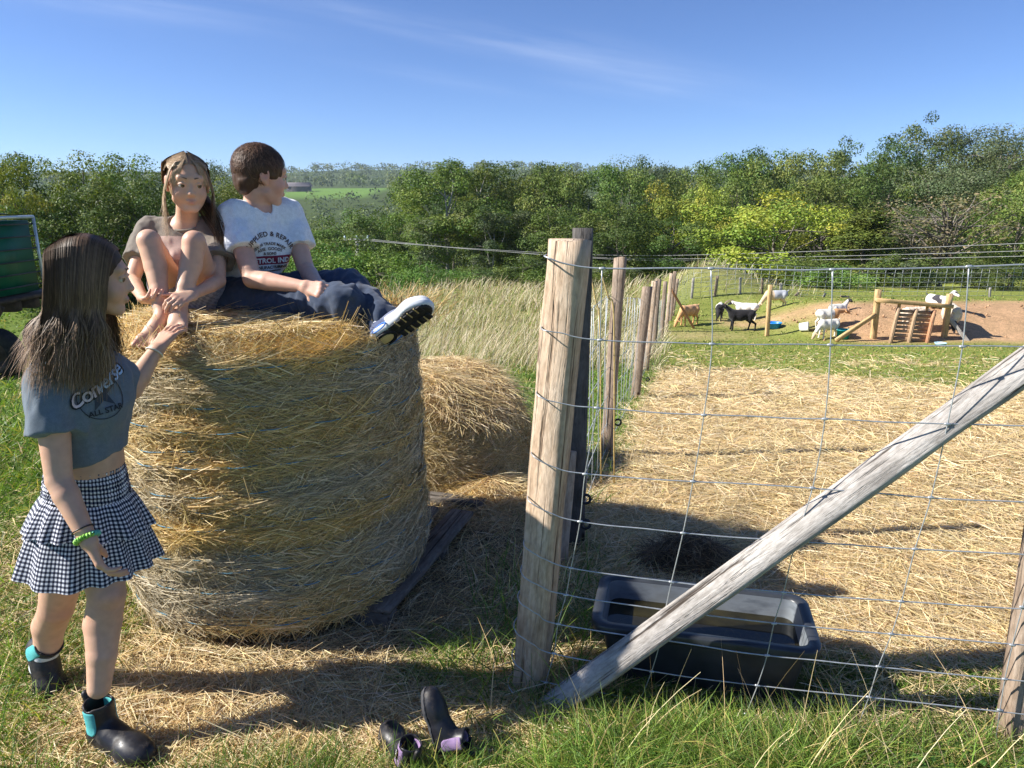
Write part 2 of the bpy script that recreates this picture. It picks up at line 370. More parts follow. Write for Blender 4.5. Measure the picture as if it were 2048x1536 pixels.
def build_ground():
    xp = spaced(.075, 4200, 1.075); xs = np.concatenate([-xp[::-1][:-1], xp]) + .3
    yp = spaced(.065, 5600, 1.035); ys = np.concatenate([-np.array([40., 20, 10, 5, 3, 2, 1.4])[:, ], yp * 1.0 + .0 - 1.0])
    ys = np.unique(ys)
    X, Y = np.meshgrid(xs, ys, indexing='ij'); Z = H(X, Y)
    v = np.stack([X, Y, Z], -1).reshape(-1, 3); nx, ny = X.shape
    i = np.arange(nx - 1)[:, None] * ny; j = np.arange(ny - 1)[None]
    f = np.stack([i + j, i + ny + j, i + ny + j + 1, i + j + 1], -1).reshape(-1, 4)
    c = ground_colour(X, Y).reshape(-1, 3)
    m = bpy.data.materials.new('ground_earth'); nt, b, L = nodes(m)
    a = nt.nodes.new('ShaderNodeAttribute'); a.attribute_name = 'Col'
    f1 = noise_node(nt, 38, 6, .7); f2 = noise_node(nt, 4.5, 5, .6); f3 = noise_node(nt, 14, 4, .6, stretch=(1, 3.2, 1), dist=1.5)
    c1 = mixc(nt, 1.0, a.outputs['Color'], ramp(nt, f1, [(.25, (.45, .42, .4)), (.5, (.95, .95, .95)), (.75, (1.3, 1.3, 1.3))]), 'MULTIPLY')
    c1 = mixc(nt, 1.0, c1, ramp(nt, f2, [(.3, (.8, .82, .78)), (.7, (1.15, 1.12, 1.1))]), 'MULTIPLY')
    c1 = mixc(nt, .6, c1, mixc(nt, 1.0, c1, ramp(nt, f3, [(.35, (.6, .6, .6)), (.6, (1.25, 1.25, 1.25))]), 'MULTIPLY'))
    L(c1, b.inputs['Base Color']); setin(b, Roughness=.95, Specular_IOR_Level=.05)
    ad = nt.nodes.new('ShaderNodeMath'); ad.operation = 'ADD'; L(f1, ad.inputs[0]); L(f3, ad.inputs[1]); bump(nt, b, ad.outputs[0], .8, .03)
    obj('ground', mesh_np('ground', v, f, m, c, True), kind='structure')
build_ground()

# ------------------------------------------------------------------ straw and grass lying and growing on it
M_STRAW = mat_attr('straw_stalks', rough=.55, spec=.25, trans=.25, tcol=(1, .85, .5))
M_GRASS = mat_attr('grass_blades', rough=.5, spec=.3, trans=.35, tcol=(.9, 1.0, .35))
def scatter(n, r0, r1, az0=-41, az1=41):
    a = np.radians(RNG.uniform(az0, az1, n)); r = np.exp(RNG.uniform(math.log(r0), math.log(r1), n))
    return r * np.sin(a), r * np.cos(a), r
OBST = [(-1.02, 2.91, .56), (-.36, 4.35, .46)]          # the two bales: nothing grows inside them
def clear(x, y):
    k = np.ones(len(x), bool)
    for cx, cy, r in OBST: k &= np.hypot(x - cx, y - cy) > r
    # inside the trough
    ax, ay = .268, 2.151; ux, uy = .975, -.223
    s = (x - ax) * ux + (y - ay) * uy; t = (x - ax) * -uy + (y - ay) * ux
    return k & ~((s > .0) & (s < .75) & (t > 0) & (t < .345))
def straw_on_ground():
    # near straw, lying nearly flat in tangled directions
    x, y, r = scatter(230000, 1.3, 16); st, mud_shade, dirt, dry, inpen, n = masks(x, y)
    p = np.clip(st * 1.0 + .55 * mud_shade + .06 * (y < 5) + .10 * inpen, 0, 1) ; k = (RNG.random(len(x)) < p) & clear(x, y); x, y, r, st, mud_shade = x[k], y[k], r[k], st[k], mud_shade[k]
    nn = len(x); z = H(x, y) + RNG.uniform(.0, .02, nn) + .025 * np.clip(noise2(x * 2.3, y * 2.3, 31), 0, 1) * st
    flow = noise2(x * 1.1, y * 1.1, 33) * 2.6; a = np.where(RNG.random(nn) < .35, flow + RNG.normal(0, .7, nn), RNG.uniform(0, math.pi * 2, nn))
    el = np.abs(RNG.normal(0, .16, nn)) + .02
    D = np.stack([np.cos(a) * np.cos(el), np.sin(a) * np.cos(el), np.sin(el)], -1)
    Ln = RNG.uniform(.05, .2, nn) * np.clip(r / 5, 1, 1.4); wd = RNG.uniform(.0016, .0036, nn) * np.maximum(1, r / 3.4)
    c = pick(nn, STRAW, .28); c = c * np.where((RNG.random(nn) < .5 * mud_shade), .45, 1.0)[:, None]
    face = np.tile((0, 0, 1.), (nn, 1)) + RNG.normal(0, .5, (nn, 3))
    v, f, cc = blades(np.stack([x, y, z], -1), D, Ln, wd, c, face, RNG.uniform(0, .25, nn), 2, .6)
    obj('loose_straw', mesh_np('loose_straw', v, f, M_STRAW, cc), label='loose golden straw strewn over the pen and round the bales', cat='straw', kind='stuff')
straw_on_ground()
def grass_near():
    V = MB()
    # short and middling grass everywhere it is green
    x, y, r = scatter(190000, 1.2, 34); x2, y2, r2 = scatter(70000, 1.25, 3.0); x, y, r = np.concatenate([x, x2]), np.concatenate([y, y2]), np.concatenate([r, r2]); st, mud_shade, dirt, dry, inpen, n = masks(x, y)
    g = (1 - .93 * st) * (1 - .85 * mud_shade) * (1 - dirt) * (1 - .5 * dry) * (1 - .3 * inpen)
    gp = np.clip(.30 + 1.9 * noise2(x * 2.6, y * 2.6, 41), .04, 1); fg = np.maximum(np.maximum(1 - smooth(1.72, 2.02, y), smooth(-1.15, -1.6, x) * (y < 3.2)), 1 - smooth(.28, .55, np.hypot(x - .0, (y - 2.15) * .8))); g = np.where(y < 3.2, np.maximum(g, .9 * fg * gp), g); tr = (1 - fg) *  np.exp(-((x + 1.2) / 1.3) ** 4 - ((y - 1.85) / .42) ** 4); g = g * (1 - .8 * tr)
    k = (RNG.random(len(x)) < g) & clear(x, y); x, y, r, inpen, st, n = x[k], y[k], r[k], inpen[k], st[k], n[k]
    nn = len(x); z = H(x, y) - .004
    lush = np.exp(-(((x - .12) / .33) ** 2 + ((y - 2.2) / .42) ** 2)) + .9 * np.exp(-(((x - .9) / .7) ** 4 + ((y - 1.72) / .2) ** 4)) + .6 * (1 - smooth(1.7, 2.0, y)) + .6 * smooth(-1.1, -1.6, x) * (y < 6)
    lush = np.clip(lush, 0, 1.2)
    a = RNG.uniform(0, 2 * math.pi, nn); lean = RNG.uniform(.15, .95, nn)
    D = np.stack([np.cos(a) * lean, np.sin(a) * lean, np.ones(nn)], -1)
    Ln = (RNG.uniform(.025, .075, nn) + lush * RNG.uniform(.02, .15, nn)) * np.clip(r / 5, 1, 1.6) * (1 + .5 * noise2(x * 3.7, y * 3.7, 49)); Ln = np.where(inpen > .5, Ln * .55, Ln)
    wd = RNG.uniform(.0022, .0048, nn) * np.maximum(1, r / 2.4)
    c = pick(nn, GREEN, .22); yel = (RNG.random(nn) < np.where(inpen > .5, .45, .16)); c[yel] = pick(int(yel.sum()), [(.42, .38, .14), (.36, .34, .10), (.48, .38, .19)], .2)
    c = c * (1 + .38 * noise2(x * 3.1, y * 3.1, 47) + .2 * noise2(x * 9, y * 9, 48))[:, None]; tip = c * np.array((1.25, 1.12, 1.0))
    bd = np.stack([np.cos(a), np.sin(a), np.full(nn, -.8)], -1)
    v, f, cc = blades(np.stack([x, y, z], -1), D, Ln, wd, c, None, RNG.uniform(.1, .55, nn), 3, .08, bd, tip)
    V.add(v, f, cc)
    # long arching blades in tussocks by the posts and the trough
    cl = [(.10, 2.12, 26, .34), (-.02, 2.05, 34, .22), (.02, 2.32, 34, .32), (-.08, 2.22, 26, .26), (.2, 2.02, 30, .2), (.33, 1.98, 26, .16), (.02, 2.5, 26, .34), (-.05, 2.62, 22, .34), (.18, 2.75, 22, .3), (.05, 2.85, 20, .28), (.42, 2.95, 12, .2),
          (.55, 1.74, 26, .2), (.8, 1.7, 28, .22), (1.0, 1.66, 32, .26), (1.15, 1.68, 30, .24), (1.3, 1.62, 30, .25), (.4, 1.68, 24, .17), (.7, 1.55, 26, .2), (1.0, 1.5, 30, .2), (.1, 1.6, 24, .15), (-.15, 1.55, 24, .13), (.25, 1.5, 26, .16),
          (-.4, 1.5, 24, .12), (-.75, 1.5, 26, .12), (-1.1, 1.5, 26, .12), (-1.3, 1.62, 20, .1), (-.55, 1.62, 14, .1), (.62, 4.6, 22, .22), (.75, 4.9, 22, .2), (.5, 4.2, 26, .22), (.42, 3.7, 20, .22), (1.5, 8.0, 26, .22), (1.9, 9.8, 26, .2), (2.6, 12.8, 20, .22), (1.2, 6.8, 26, .2), (1.42, 1.95, 20, .12), (1.5, 2.05, 18, .1)]
    P = []; Dd = []; Ls = []
    for cx, cy, m, h in cl:
        m = int(m * 1.7)
        q = RNG.normal(0, .07, (m, 2)); aa = RNG.uniform(0, 2 * math.pi, m); le = RNG.uniform(.08, .75, m)
        xx, yy_ = cx + q[:, 0], cy + q[:, 1]; P.append(np.stack([xx, yy_, H(xx, yy_)], -1)); Dd.append(np.stack([np.cos(aa) * le, np.sin(aa) * le, np.ones(m)], -1)); Ls.append(h * RNG.uniform(.5, 1.15, m))
    P = np.concatenate(P); Dd = np.concatenate(Dd); Ls = np.concatenate(Ls); m = len(P); bd = Dd * (1, 1, 0) * 1.6; bd[:, 2] = -.9
    kk = clear(P[:, 0], P[:, 1]); P, Dd, Ls, bd = P[kk], Dd[kk], Ls[kk], bd[kk]; m = len(P)
    c = pick(m, GREEN, .2); dryk = RNG.random(m) < .12; c[dryk] = pick(int(dryk.sum()), STRAW, .2)
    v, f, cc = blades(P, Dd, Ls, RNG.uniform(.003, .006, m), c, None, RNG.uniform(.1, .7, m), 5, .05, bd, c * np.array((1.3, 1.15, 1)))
    V.add(v, f, cc)
    # broad leaved weeds among the grass in front of the trough
    m = 900; x = RNG.uniform(.0, 1.7, m); y = RNG.uniform(1.42, 1.86, m) - .1 * x; k = clear(x, y) & (noise2(x * 5, y * 5, 50) > .0); x, y = x[k], y[k]; m = len(x); a = RNG.uniform(0, 6.283, m)
    v, f, cc = blades(np.stack([x, y, H(x, y) + RNG.uniform(.01, .09, m)], -1), np.stack([np.cos(a), np.sin(a), RNG.uniform(.1, .6, m)], -1), RNG.uniform(.025, .05, m), RNG.uniform(.012, .022, m), pick(m, [(.07, .16, .03), (.10, .2, .04)], .2), np.tile((0, 0, 1.), (m, 1)) + RNG.normal(0, .3, (m, 3)), .4, 3, .3); V.add(v, f, cc)
    obj('grass', V.mesh('grass', M_GRASS), label='short green grass growing round the pen and the bales', cat='grass', kind='stuff')
grass_near()
def grass_dry():
    x, y, r = scatter(64000, 6.0, 36, -24, 26); st, mud_shade, dirt, dry, inpen, n = masks(x, y)
    k = RNG.random(len(x)) < dry * (.55 + .5 * n); x, y, r, n = x[k], y[k], r[k], n[k]; nn = len(x)
    a = RNG.normal(.1, 1.0, nn); le = RNG.uniform(.05, .55, nn)
    D = np.stack([np.cos(a) * le, np.sin(a) * le, np.ones(nn)], -1); Ln = RNG.uniform(.3, .85, nn) * np.clip(.75 + .5 * n, .4, 1.3)
    c = pick(nn, [(.64, .56, .38), (.54, .46, .28), (.70, .63, .46), (.26, .32, .09)], .18, [.36, .18, .2, .26])
    bd = np.stack([np.cos(a), np.sin(a), np.full(nn, -.6)], -1)
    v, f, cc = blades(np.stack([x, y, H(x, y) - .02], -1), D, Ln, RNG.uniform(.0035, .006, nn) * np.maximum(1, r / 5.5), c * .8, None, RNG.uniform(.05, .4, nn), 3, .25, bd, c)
    obj('tall_dry_grass', mesh_np('tall_dry_grass', v, f, M_STRAW, cc), label='tall bleached dry grass standing in the field beyond the bales', cat='grass', kind='stuff')
grass_dry()
def dry_stalks():
    # single bent seed stalks among the near wires and on the grass in front
    n = 70; x = RNG.uniform(.25, 1.5, n); y = 1.98 - .16 * x + RNG.uniform(-.25, -.02, n); a = RNG.uniform(0, 6.28, n); le = RNG.uniform(.05, .45, n)
    D = np.stack([np.cos(a) * le, np.sin(a) * le, np.ones(n)], -1); bd = np.stack([np.cos(a), np.sin(a), np.full(n, -.5)], -1)
    k = clear(x, y)
    v, f, cc = blades(np.stack([x, y, H(x, y)], -1)[k], D[k], RNG.uniform(.15, .42, n)[k], .0026, pick(n, STRAW, .2)[k], None, .2, 5, .4, bd[k])
    obj('dry_stalks', mesh_np('dry_stalks', v, f, M_STRAW, cc), label='thin dry seed stalks standing among the wires by the trough', cat='grass', kind='stuff')
dry_stalks()
def clods():
    # lumps of red earth on the bank
    V = MB(); n = 130; x = 8.2 + 8 * RNG.random(n) ** 1.6; y = 18.3 + 2.4 * RNG.random(n) ** .6
    base = np.array([(1, 0, 0), (-1, 0, 0), (0, 1, 0), (0, -1, 0), (0, 0, 1), (0, 0, -1)], float)
    f = np.array([(0, 2, 4), (2, 1, 4), (1, 3, 4), (3, 0, 4), (2, 0, 5), (1, 2, 5), (3, 1, 5), (0, 3, 5)])
    for i in range(n):
        s = RNG.uniform(.015, .05); v = base * s * RNG.uniform(.6, 1.3, (6, 3)) + (x[i], y[i], H(x[i], y[i]) + s * .3)
        V.add(v, f, np.array((.50, .31, .18)) * RNG.uniform(.6, 1.05))
    obj('earth_clods', V.mesh('earth_clods', mat_attr('clod_earth', rough=.95, spec=.05, noise=.3, nscale=30)), label='lumps of red earth lying on the bank', cat='earth', kind='stuff')
clods()
# ------------------------------------------------------------------ trees, bushes and woods
def mat_leaf(name, hue_var=.06, trans=.24):
    m = bpy.data.materials.new(name); nt, b, L = nodes(m)
    a = nt.nodes.new('ShaderNodeAttribute'); a.attribute_name = 'Col'
    oi = nt.nodes.new('ShaderNodeObjectInfo')
    hs = nt.nodes.new('ShaderNodeHueSaturation')
    mr = nt.nodes.new('ShaderNodeMapRange'); mr.inputs[3].default_value = .5 - hue_var * .35; mr.inputs[4].default_value = .5 + hue_var * .35; L(oi.outputs['Random'], mr.inputs[0]); L(mr.outputs[0], hs.inputs['Hue'])
    m2 = nt.nodes.new('ShaderNodeMath'); m2.operation = 'MULTIPLY'; m2.inputs[1].default_value = 7.31; L(oi.outputs['Random'], m2.inputs[0])
    m3 = nt.nodes.new('ShaderNodeMath'); m3.operation = 'FRACT'; L(m2.outputs[0], m3.inputs[0])
    mv = nt.nodes.new('ShaderNodeMapRange'); mv.inputs[3].default_value = .78; mv.inputs[4].default_value = 1.25; L(m3.outputs[0], mv.inputs[0]); L(mv.outputs[0], hs.inputs['Value'])
    f = noise_node(nt, 1.2, 3); cc = mixc(nt, 1.0, a.outputs['Color'], ramp(nt, f, [(.3, (.8, .85, .8)), (.7, (1.2, 1.15, 1.1))]), 'MULTIPLY')
    L(cc, hs.inputs['Color']); L(hs.outputs[0], b.inputs['Base Color']); setin(b, Roughness=.55, Specular_IOR_Level=.18)
    t = nt.nodes.new('ShaderNodeBsdfTranslucent'); L(mixc(nt, 1.0, hs.outputs[0], (1.1, 1.15, .4), 'MULTIPLY'), t.inputs['Color'])
    mx = nt.nodes.new('ShaderNodeMixShader'); mx.inputs[0].default_value = trans; L(b.outputs[0], mx.inputs[1]); L(t.outputs[0], mx.inputs[2]); L(mx.outputs[0], nt.nodes['Material Output'].inputs['Surface'])
    return m
M_LEAF = mat_leaf('tree_leaves')
M_BARK = mat_noise('tree_bark', (.09, .075, .06), (.26, .23, .19), 7, .95, .6, .03, stretch=(1, 1, .25))
M_BARKP = mat_noise('pale_bark', (.22, .2, .17), (.42, .39, .34), 6, .95, .5, .03, stretch=(1, 1, .25))
def leaf_quads(C, N, size, col, jitter=.8, aspect=.62):
    n = len(C); nn = nrm(N + RNG.normal(0, jitter, (n, 3))); a = nrm(np.cross(nn, RNG.normal(size=(n, 3)))); b = np.cross(nn, a)
    s = size * RNG.uniform(.6, 1.4, n)[:, None]
    v = np.stack([C - a * s * .6, C - b * s * aspect * .5, C + a * s * .6, C + b * s * aspect * .5], 1).reshape(-1, 3)
    f = np.arange(n * 4).reshape(-1, 4); return v, f, np.repeat(col, 4, 0)
def make_tree(h, r, cb, nclump, nleaf, leaf, cols, shape='oak', clr=.26, trunk_r=.02, seed=0, limbs=10, bark=None, fill=.0, shell=.55, lean=0):
    """returns (crown mesh, trunk mesh); h height, r crown radius, cb crown base"""
    g = np.random.default_rng(seed); cz = (h + cb) / 2; hz = (h - cb) / 2
    d = nrm(g.normal(size=(nclump, 3))); rad = shell + (1 - shell) * g.random(nclump) ** .5
    lob = 1 + .16 * vnoise(d * 2.1 + seed * 3.7, seed)
    c = d * (rad * lob)[:, None]
    if shape == 'cone':
        t = g.random(nclump) ** .75; ang = g.uniform(0, 6.283, nclump); rr = (1 - t) ** .8 * (.5 + .5 * g.random(nclump)) * 1.0
        c = np.stack([np.cos(ang) * rr, np.sin(ang) * rr, t * 2 - 1], -1)
    elif shape == 'column':
        t = g.random(nclump); ang = g.uniform(0, 6.283, nclump); rr = (.55 + .45 * np.sin(np.clip(t * 1.15 + .1, 0, 1) * 3.14)) * (.4 + .6 * g.random(nclump))
        c = np.stack([np.cos(ang) * rr, np.sin(ang) * rr, t * 2 - 1], -1)
    elif shape == 'pine':
        c[:, 2] = np.abs(c[:, 2]) * .9 - .25
    C = c * (r, r, hz) + (0, 0, cz)
    C[:, 0] += lean * (C[:, 2] / h) ** 2
    cr = r * clr * g.uniform(.65, 1.35, nclump)
    cl = g.choice(nclump, nleaf, p=cr ** 2 / (cr ** 2).sum())
    dd = nrm(g.normal(size=(nleaf, 3)) + (0, 0, .15)); q = cr[cl] * (1 - fill * g.random(nleaf)) * (.82 + .3 * g.random(nleaf))
    P = C[cl] + dd * q[:, None] * (1, 1, .75)
    P[:, 2] = np.maximum(P[:, 2], .02 * h)
    base = np.asarray(cols, float); k = g.choice(len(base), nclump); cc = base[k][cl] * g.uniform(.72, 1.3, (nleaf, 1)) * g.uniform(.92, 1.08, (nleaf, 3))
    out = nrm(C[cl] - (0, 0, cz)); v, f, vc = leaf_quads(P, dd + .5 * out + (0, 0, .35), leaf, cc)
    crown = mesh_np('crown', v, f, M_LEAF, vc)
    V = MB(); th = cb + (h - cb) * .72
    zz = np.linspace(-.6, th, 9); ph = g.uniform(0, 6, 2)
    tr = np.stack([.012 * h * np.sin(zz / h * 7 + ph[0]) + lean * (np.clip(zz, 0, None) / h) ** 2, .012 * h * np.sin(zz / h * 6 + ph[1]), zz], -1)
    V.addn(*tube(tr, np.linspace(trunk_r * h, trunk_r * h * .22, 9), 7))
    for i in range(limbs):
        tgt = C[g.integers(nclump)]; t0 = g.uniform(.35, .95); p0 = np.array([np.interp(t0 * th, zz, tr[:, j]) for j in range(3)])
        if tgt[2] < p0[2] - .1 * h: continue
        s = np.linspace(0, 1, 6)[:, None]; mid = (p0 + tgt) / 2 + g.normal(0, .04 * h, 3) + (0, 0, .03 * h)
        pts = (1 - s) ** 2 * p0 + 2 * s * (1 - s) * mid + s ** 2 * tgt
        V.addn(*tube(pts, np.linspace(trunk_r * h * .42, trunk_r * h * .07, 6), 5))
    return crown, V.mesh('trunk', bark or M_BARK, True)
G_OAK = [(.075, .115, .028), (.06, .095, .026), (.095, .135, .032), (.11, .14, .04)]
G_MID = [(.10, .15, .035), (.13, .17, .04), (.085, .13, .03), (.15, .18, .05)]
G_YEL = [(.24, .27, .045), (.20, .25, .04), (.28, .28, .05), (.14, .2, .035)]
G_GREY = [(.10, .13, .065), (.13, .155, .085), (.08, .11, .05)]
G_PINE = [(.07, .105, .05), (.09, .125, .06), (.055, .085, .04)]
G_DRY = [(.17, .15, .08), (.13, .13, .06), (.21, .18, .10)]
G_BRAM = [(.11, .2, .04), (.09, .16, .035), (.15, .23, .06)]
G_OAK, G_MID, G_YEL, G_GREY, G_PINE, G_DRY, G_BRAM = [[tuple(np.array(q) * 1.2) for q in G] for G in (G_OAK, G_MID, G_YEL, G_GREY, G_PINE, G_DRY, G_BRAM)]
PROTO = {
 'hedge':  [make_tree(7, 2.6, .2, 90, 17000, .105, G_MID, clr=.24, seed=s, fill=.5, shell=.35, limbs=14) for s in (1, 2)],
 'hedged': [make_tree(7, 2.6, .2, 90, 16000, .105, G_OAK, clr=.24, seed=s, fill=.5, shell=.35, limbs=14) for s in (3, 4)],
 'oak':    [make_tree(12, 4.4, 2.0, 60, 17000, .18, G_OAK, clr=.26, seed=s, fill=.4, limbs=14) for s in (5, 6, 7)],
 'mid':    [make_tree(12, 4.4, 1.6, 60, 17000, .18, G_MID, clr=.26, seed=s, fill=.4, limbs=14) for s in (8, 9, 10)],
 'yellow': [make_tree(9, 4.4, .5, 62, 18000, .17, G_YEL, clr=.24, seed=s, fill=.4, limbs=12) for s in (11, 12)],
 'cone':   [make_tree(8, 2.8, .1, 100, 16000, .14, G_MID[:3] + G_YEL[3:], 'cone', clr=.22, seed=13, fill=.5, limbs=4)],
 'ivy':    [make_tree(13, 2.3, .8, 70, 14000, .16, G_GREY + G_MID[:2], 'column', clr=.36, seed=s, fill=.5, limbs=10, bark=M_BARKP, trunk_r=.013) for s in (14, 15)],
 'tall':   [make_tree(13, 3.6, 4.5, 52, 15000, .17, G_MID, clr=.28, seed=s, fill=.4, limbs=16, bark=M_BARKP, trunk_r=.014) for s in (16, 17)],
 'pine':   [make_tree(13, 4.0, 7.0, 40, 11000, .18, G_PINE, 'pine', clr=.3, seed=s, fill=.5, limbs=12, trunk_r=.016) for s in (18, 19)],
 'dry':    [make_tree(9, 3.6, 2.0, 90, 2600, .17, G_DRY, clr=.3, seed=20, fill=.7, limbs=70, bark=M_BARK, trunk_r=.018, shell=.5)],
 'feather':[make_tree(11, 3.8, 2.0, 90, 14000, .13, G_GREY, clr=.3, seed=s, fill=.7, limbs=16, trunk_r=.014) for s in (21, 22)],
 'bramble':[make_tree(2.2, 2.4, .0, 60, 6500, .11, G_BRAM, clr=.26, seed=s, fill=.5, shell=.4, limbs=6) for s in (23, 24)],
 'shrub':  [make_tree(3.2, 1.7, .0, 50, 5200, .11, G_OAK + G_GREY[:1], clr=.3, seed=s, fill=.5, shell=.4, limbs=8) for s in (25, 26)],
}
PDIM = {'hedge': (7, 2.6), 'hedged': (7, 2.6), 'oak': (12, 4.4), 'mid': (12, 4.4), 'yellow': (9, 4.4), 'cone': (8, 2.8), 'ivy': (13, 2.3), 'tall': (13, 3.6), 'pine': (13, 4.0), 'dry': (9, 3.6), 'feather': (11, 3.8), 'bramble': (2.2, 2.4), 'shrub': (3.2, 1.7)}
NTREE = [0]
def tree(kind, px, dist, top, wpx, label, group=None, name=None, sink=0.0):
    """a tree at a bearing and distance whose top reaches a given height in the view; wpx crown width"""
    p = W(px, 400, dist); x, y = p[0], dist; zb = float(H0(x, y)) - sink; zt = W(px, top, dist)[2]; h = max((zt - zb) * 1.07, 1.0)
    ph, pr = PDIM[kind]; sc = h / ph; rw = wpx * (1.3 if group in (CG, RG) else 1.0) / FPX * math.hypot(x * 0, y) * .5 / pr
    i = NTREE[0]; NTREE[0] += 1; cm, tm = PROTO[kind][i % len(PROTO[kind])]
    nm = name or {'bramble': 'bramble_bush', 'shrub': 'shrub', 'cone': 'conical_tree', 'pine': 'pine_tree', 'oak': 'oak_tree', 'dry': 'withered_tree'}.get(kind, 'leafy_tree')
    e = empty(nm, (x, y, zb), label, 'bush' if kind in ('bramble', 'shrub') else 'tree', group, (0, 0, (i * 2.39996) % 6.283), (rw, rw, sc))
    obj('crown', cm, e); obj('trunk', tm, e)
HG = 'trees of the hedgerow on the left'; CG = 'trees along the valley edge'; RG = 'trees on the wooded hillside'
for a in [
 ('hedged', -40, 26, 322, 230, 'dark green hedgerow tree rising behind the green water tank'),
 ('yellow', 28, 24, 345, 120, 'yellowish hedgerow tree just above the green water tank'),
 ('hedge', 82, 27, 316, 190, 'leafy hedgerow tree directly above the standing girl, nearest the tank'),
 ('hedge', 165, 26, 322, 180, 'bushy mid green hedgerow tree right above the standing girl\'s hair'),
 ('hedge', 240, 27, 316, 190, 'tall hedgerow tree left of the seated girl\'s head'),
 ('hedged', 190, 24, 400, 230, 'dark low hedgerow tree behind the standing girl\'s head'),
 ('hedged', 60, 23.5, 420, 220, 'dark low hedgerow tree close behind the tank frame'),
 ('hedged', 300, 25, 372, 200, 'dark hedgerow tree beside the seated girl\'s shoulder'),
 ('feather', 438, 30, 330, 120, 'feathery pale tree showing between the two seated children'),
 ('hedge', 395, 27, 352, 190, 'hedgerow tree behind the seated girl\'s head'),
 ('hedge', 500, 29, 372, 170, 'hedgerow tree hidden largely behind the seated boy'),
]: tree(*a[:6 - 1], a[5], HG)
for a in [
 ('mid', 610, 62, 462, 150, 'light green tree at the boy\'s far elbow in the valley'),
 ('mid', 665, 56, 470, 140, 'bright round tree left of the power pole'),
 ('mid', 730, 58, 440, 150, 'leafy tree right behind the power pole'),
 ('oak', 790, 60, 402, 140, 'oak standing where the valley view opens, left of the tall ivied trees'),
 ('mid', 838, 54, 372, 110, 'slim mid green tree leading up to the treeline left of the pale trunks'),
 ('tall', 892, 48, 346, 150, 'tall tree with bare pale trunk in the middle of the treeline'),
 ('ivy', 850, 46, 440, 80, 'ivy clad trunk left of the bare pale trunk'),
 ('tall', 950, 50, 352, 140, 'tall tree with thin trunk right of the bare pale trunk'),
 ('pine', 905, 66, 334, 90, 'dark pine crown poking above the treeline left of centre'),
 ('oak', 1005, 54, 350, 130, 'oak rising above the dry grass, midway to the corner post'),
 ('ivy', 985, 45, 430, 80, 'ivy clad trunk left of the corner post'),
 ('ivy', 1040, 46, 440, 80, 'greyish ivy column next to the corner post'),
 ('mid', 1062, 50, 362, 130, 'leafy tree directly left above the corner post'),
 ('pine', 1098, 70, 332, 110, 'wide topped pine above the corner post'),
 ('oak', 1118, 52, 350, 130, 'oak right behind the corner post top'),
 ('mid', 1175, 50, 356, 130, 'leafy tree right of the corner post top'),
 ('mid', 1232, 52, 348, 140, 'broad green tree above the second fence post'),
 ('oak', 1130, 44, 430, 130, 'dark oak low behind the corner post'),
 ('oak', 1240, 42, 420, 150, 'dark oak low behind the second fence post'),
 ('oak', 1345, 41, 440, 150, 'dark oak low behind the far end of the post row'),
 ('feather', 1262, 72, 326, 110, 'thin grey green treetop on the skyline above the post row'),
 ('pine', 1335, 85, 330, 60, 'narrow dark treetop on the skyline, right of the post row'),
 ('oak', 1290, 60, 350, 130, 'oak treetop above the post row'),
]: tree(*a[:5], a[5], CG)
for a in [
 ('yellow', 1345, 50, 388, 150, 'smaller yellow green tree at the left of the big yellow green one'),
 ('yellow', 1425, 50, 392, 110, 'narrow yellow green tree touching the big yellow green one'),
 ('yellow', 1555, 40, 402, 250, 'big round yellow green tree above the black goat'),
 ('oak', 1455, 42, 470, 120, 'dark tree tucked under the big yellow green one'),
 ('cone', 1742, 36, 436, 200, 'dense cone shaped green tree above the pallet frame'),
 ('dry', 1905, 37, 392, 210, 'half withered tree with grey branches above the end of the bank'),
 ('oak', 1650, 47, 420, 150, 'dark oak between the yellow green tree and the cone shaped tree'),
 ('oak', 1835, 45, 430, 170, 'dark oak between the cone shaped tree and the withered tree'),
 ('oak', 2000, 42, 420, 180, 'dark oak right of the withered tree'),
 ('mid', 2050, 38, 360, 140, 'tree at the right edge of the view beside the withered tree'),
 ('mid', 1395, 70, 338, 130, 'round treetop above the narrow yellow green tree'),
 ('mid', 1465, 72, 330, 130, 'treetop on the slope above the black goat'),
 ('oak', 1530, 75, 326, 140, 'oak crown on the skyline left above the big yellow green tree'),
 ('mid', 1590, 72, 320, 130, 'crown on the skyline straight above the big yellow green tree'),
 ('oak', 1645, 68, 306, 130, 'ragged oak crown on the skyline, right above the big yellow green tree'),
 ('mid', 1705, 70, 314, 120, 'crown on the skyline left of the highest dark oak'),
 ('oak', 1765, 66, 300, 110, 'oak stepping up to the highest crown on the ridge'),
 ('oak', 1830, 72, 252, 120, 'highest dark oak on the ridge at the right'),
 ('feather', 1905, 70, 262, 150, 'feathery acacia on the ridge right of the highest oak'),
 ('feather', 1985, 68, 262, 150, 'feathery acacia on the ridge near the right edge'),
 ('feather', 2060, 62, 268, 160, 'feathery acacia on the ridge at the right edge'),
 ('oak', 1700, 56, 372, 140, 'oak on the slope above the cone shaped tree'),
 ('mid', 1780, 56, 345, 150, 'mid slope tree beneath the highest dark oak'),
 ('feather', 1860, 54, 338, 160, 'brownish feathery tree above the withered tree'),
 ('feather', 1960, 52, 345, 160, 'feathery slope tree above right of the withered tree'),
 ('mid', 2040, 50, 350, 150, 'slope tree under the ridge at the right edge'),
 ('mid', 1610, 56, 372, 140, 'slope tree just behind the big yellow green tree'),
 ('oak', 1500, 56, 375, 130, 'slope tree behind left of the big yellow green tree'),
 ('mid', 1400, 60, 365, 120, 'slope tree behind the narrow yellow green tree'),
]: tree(*a[:5], a[5], RG)
BG = 'bushes along the field edge'
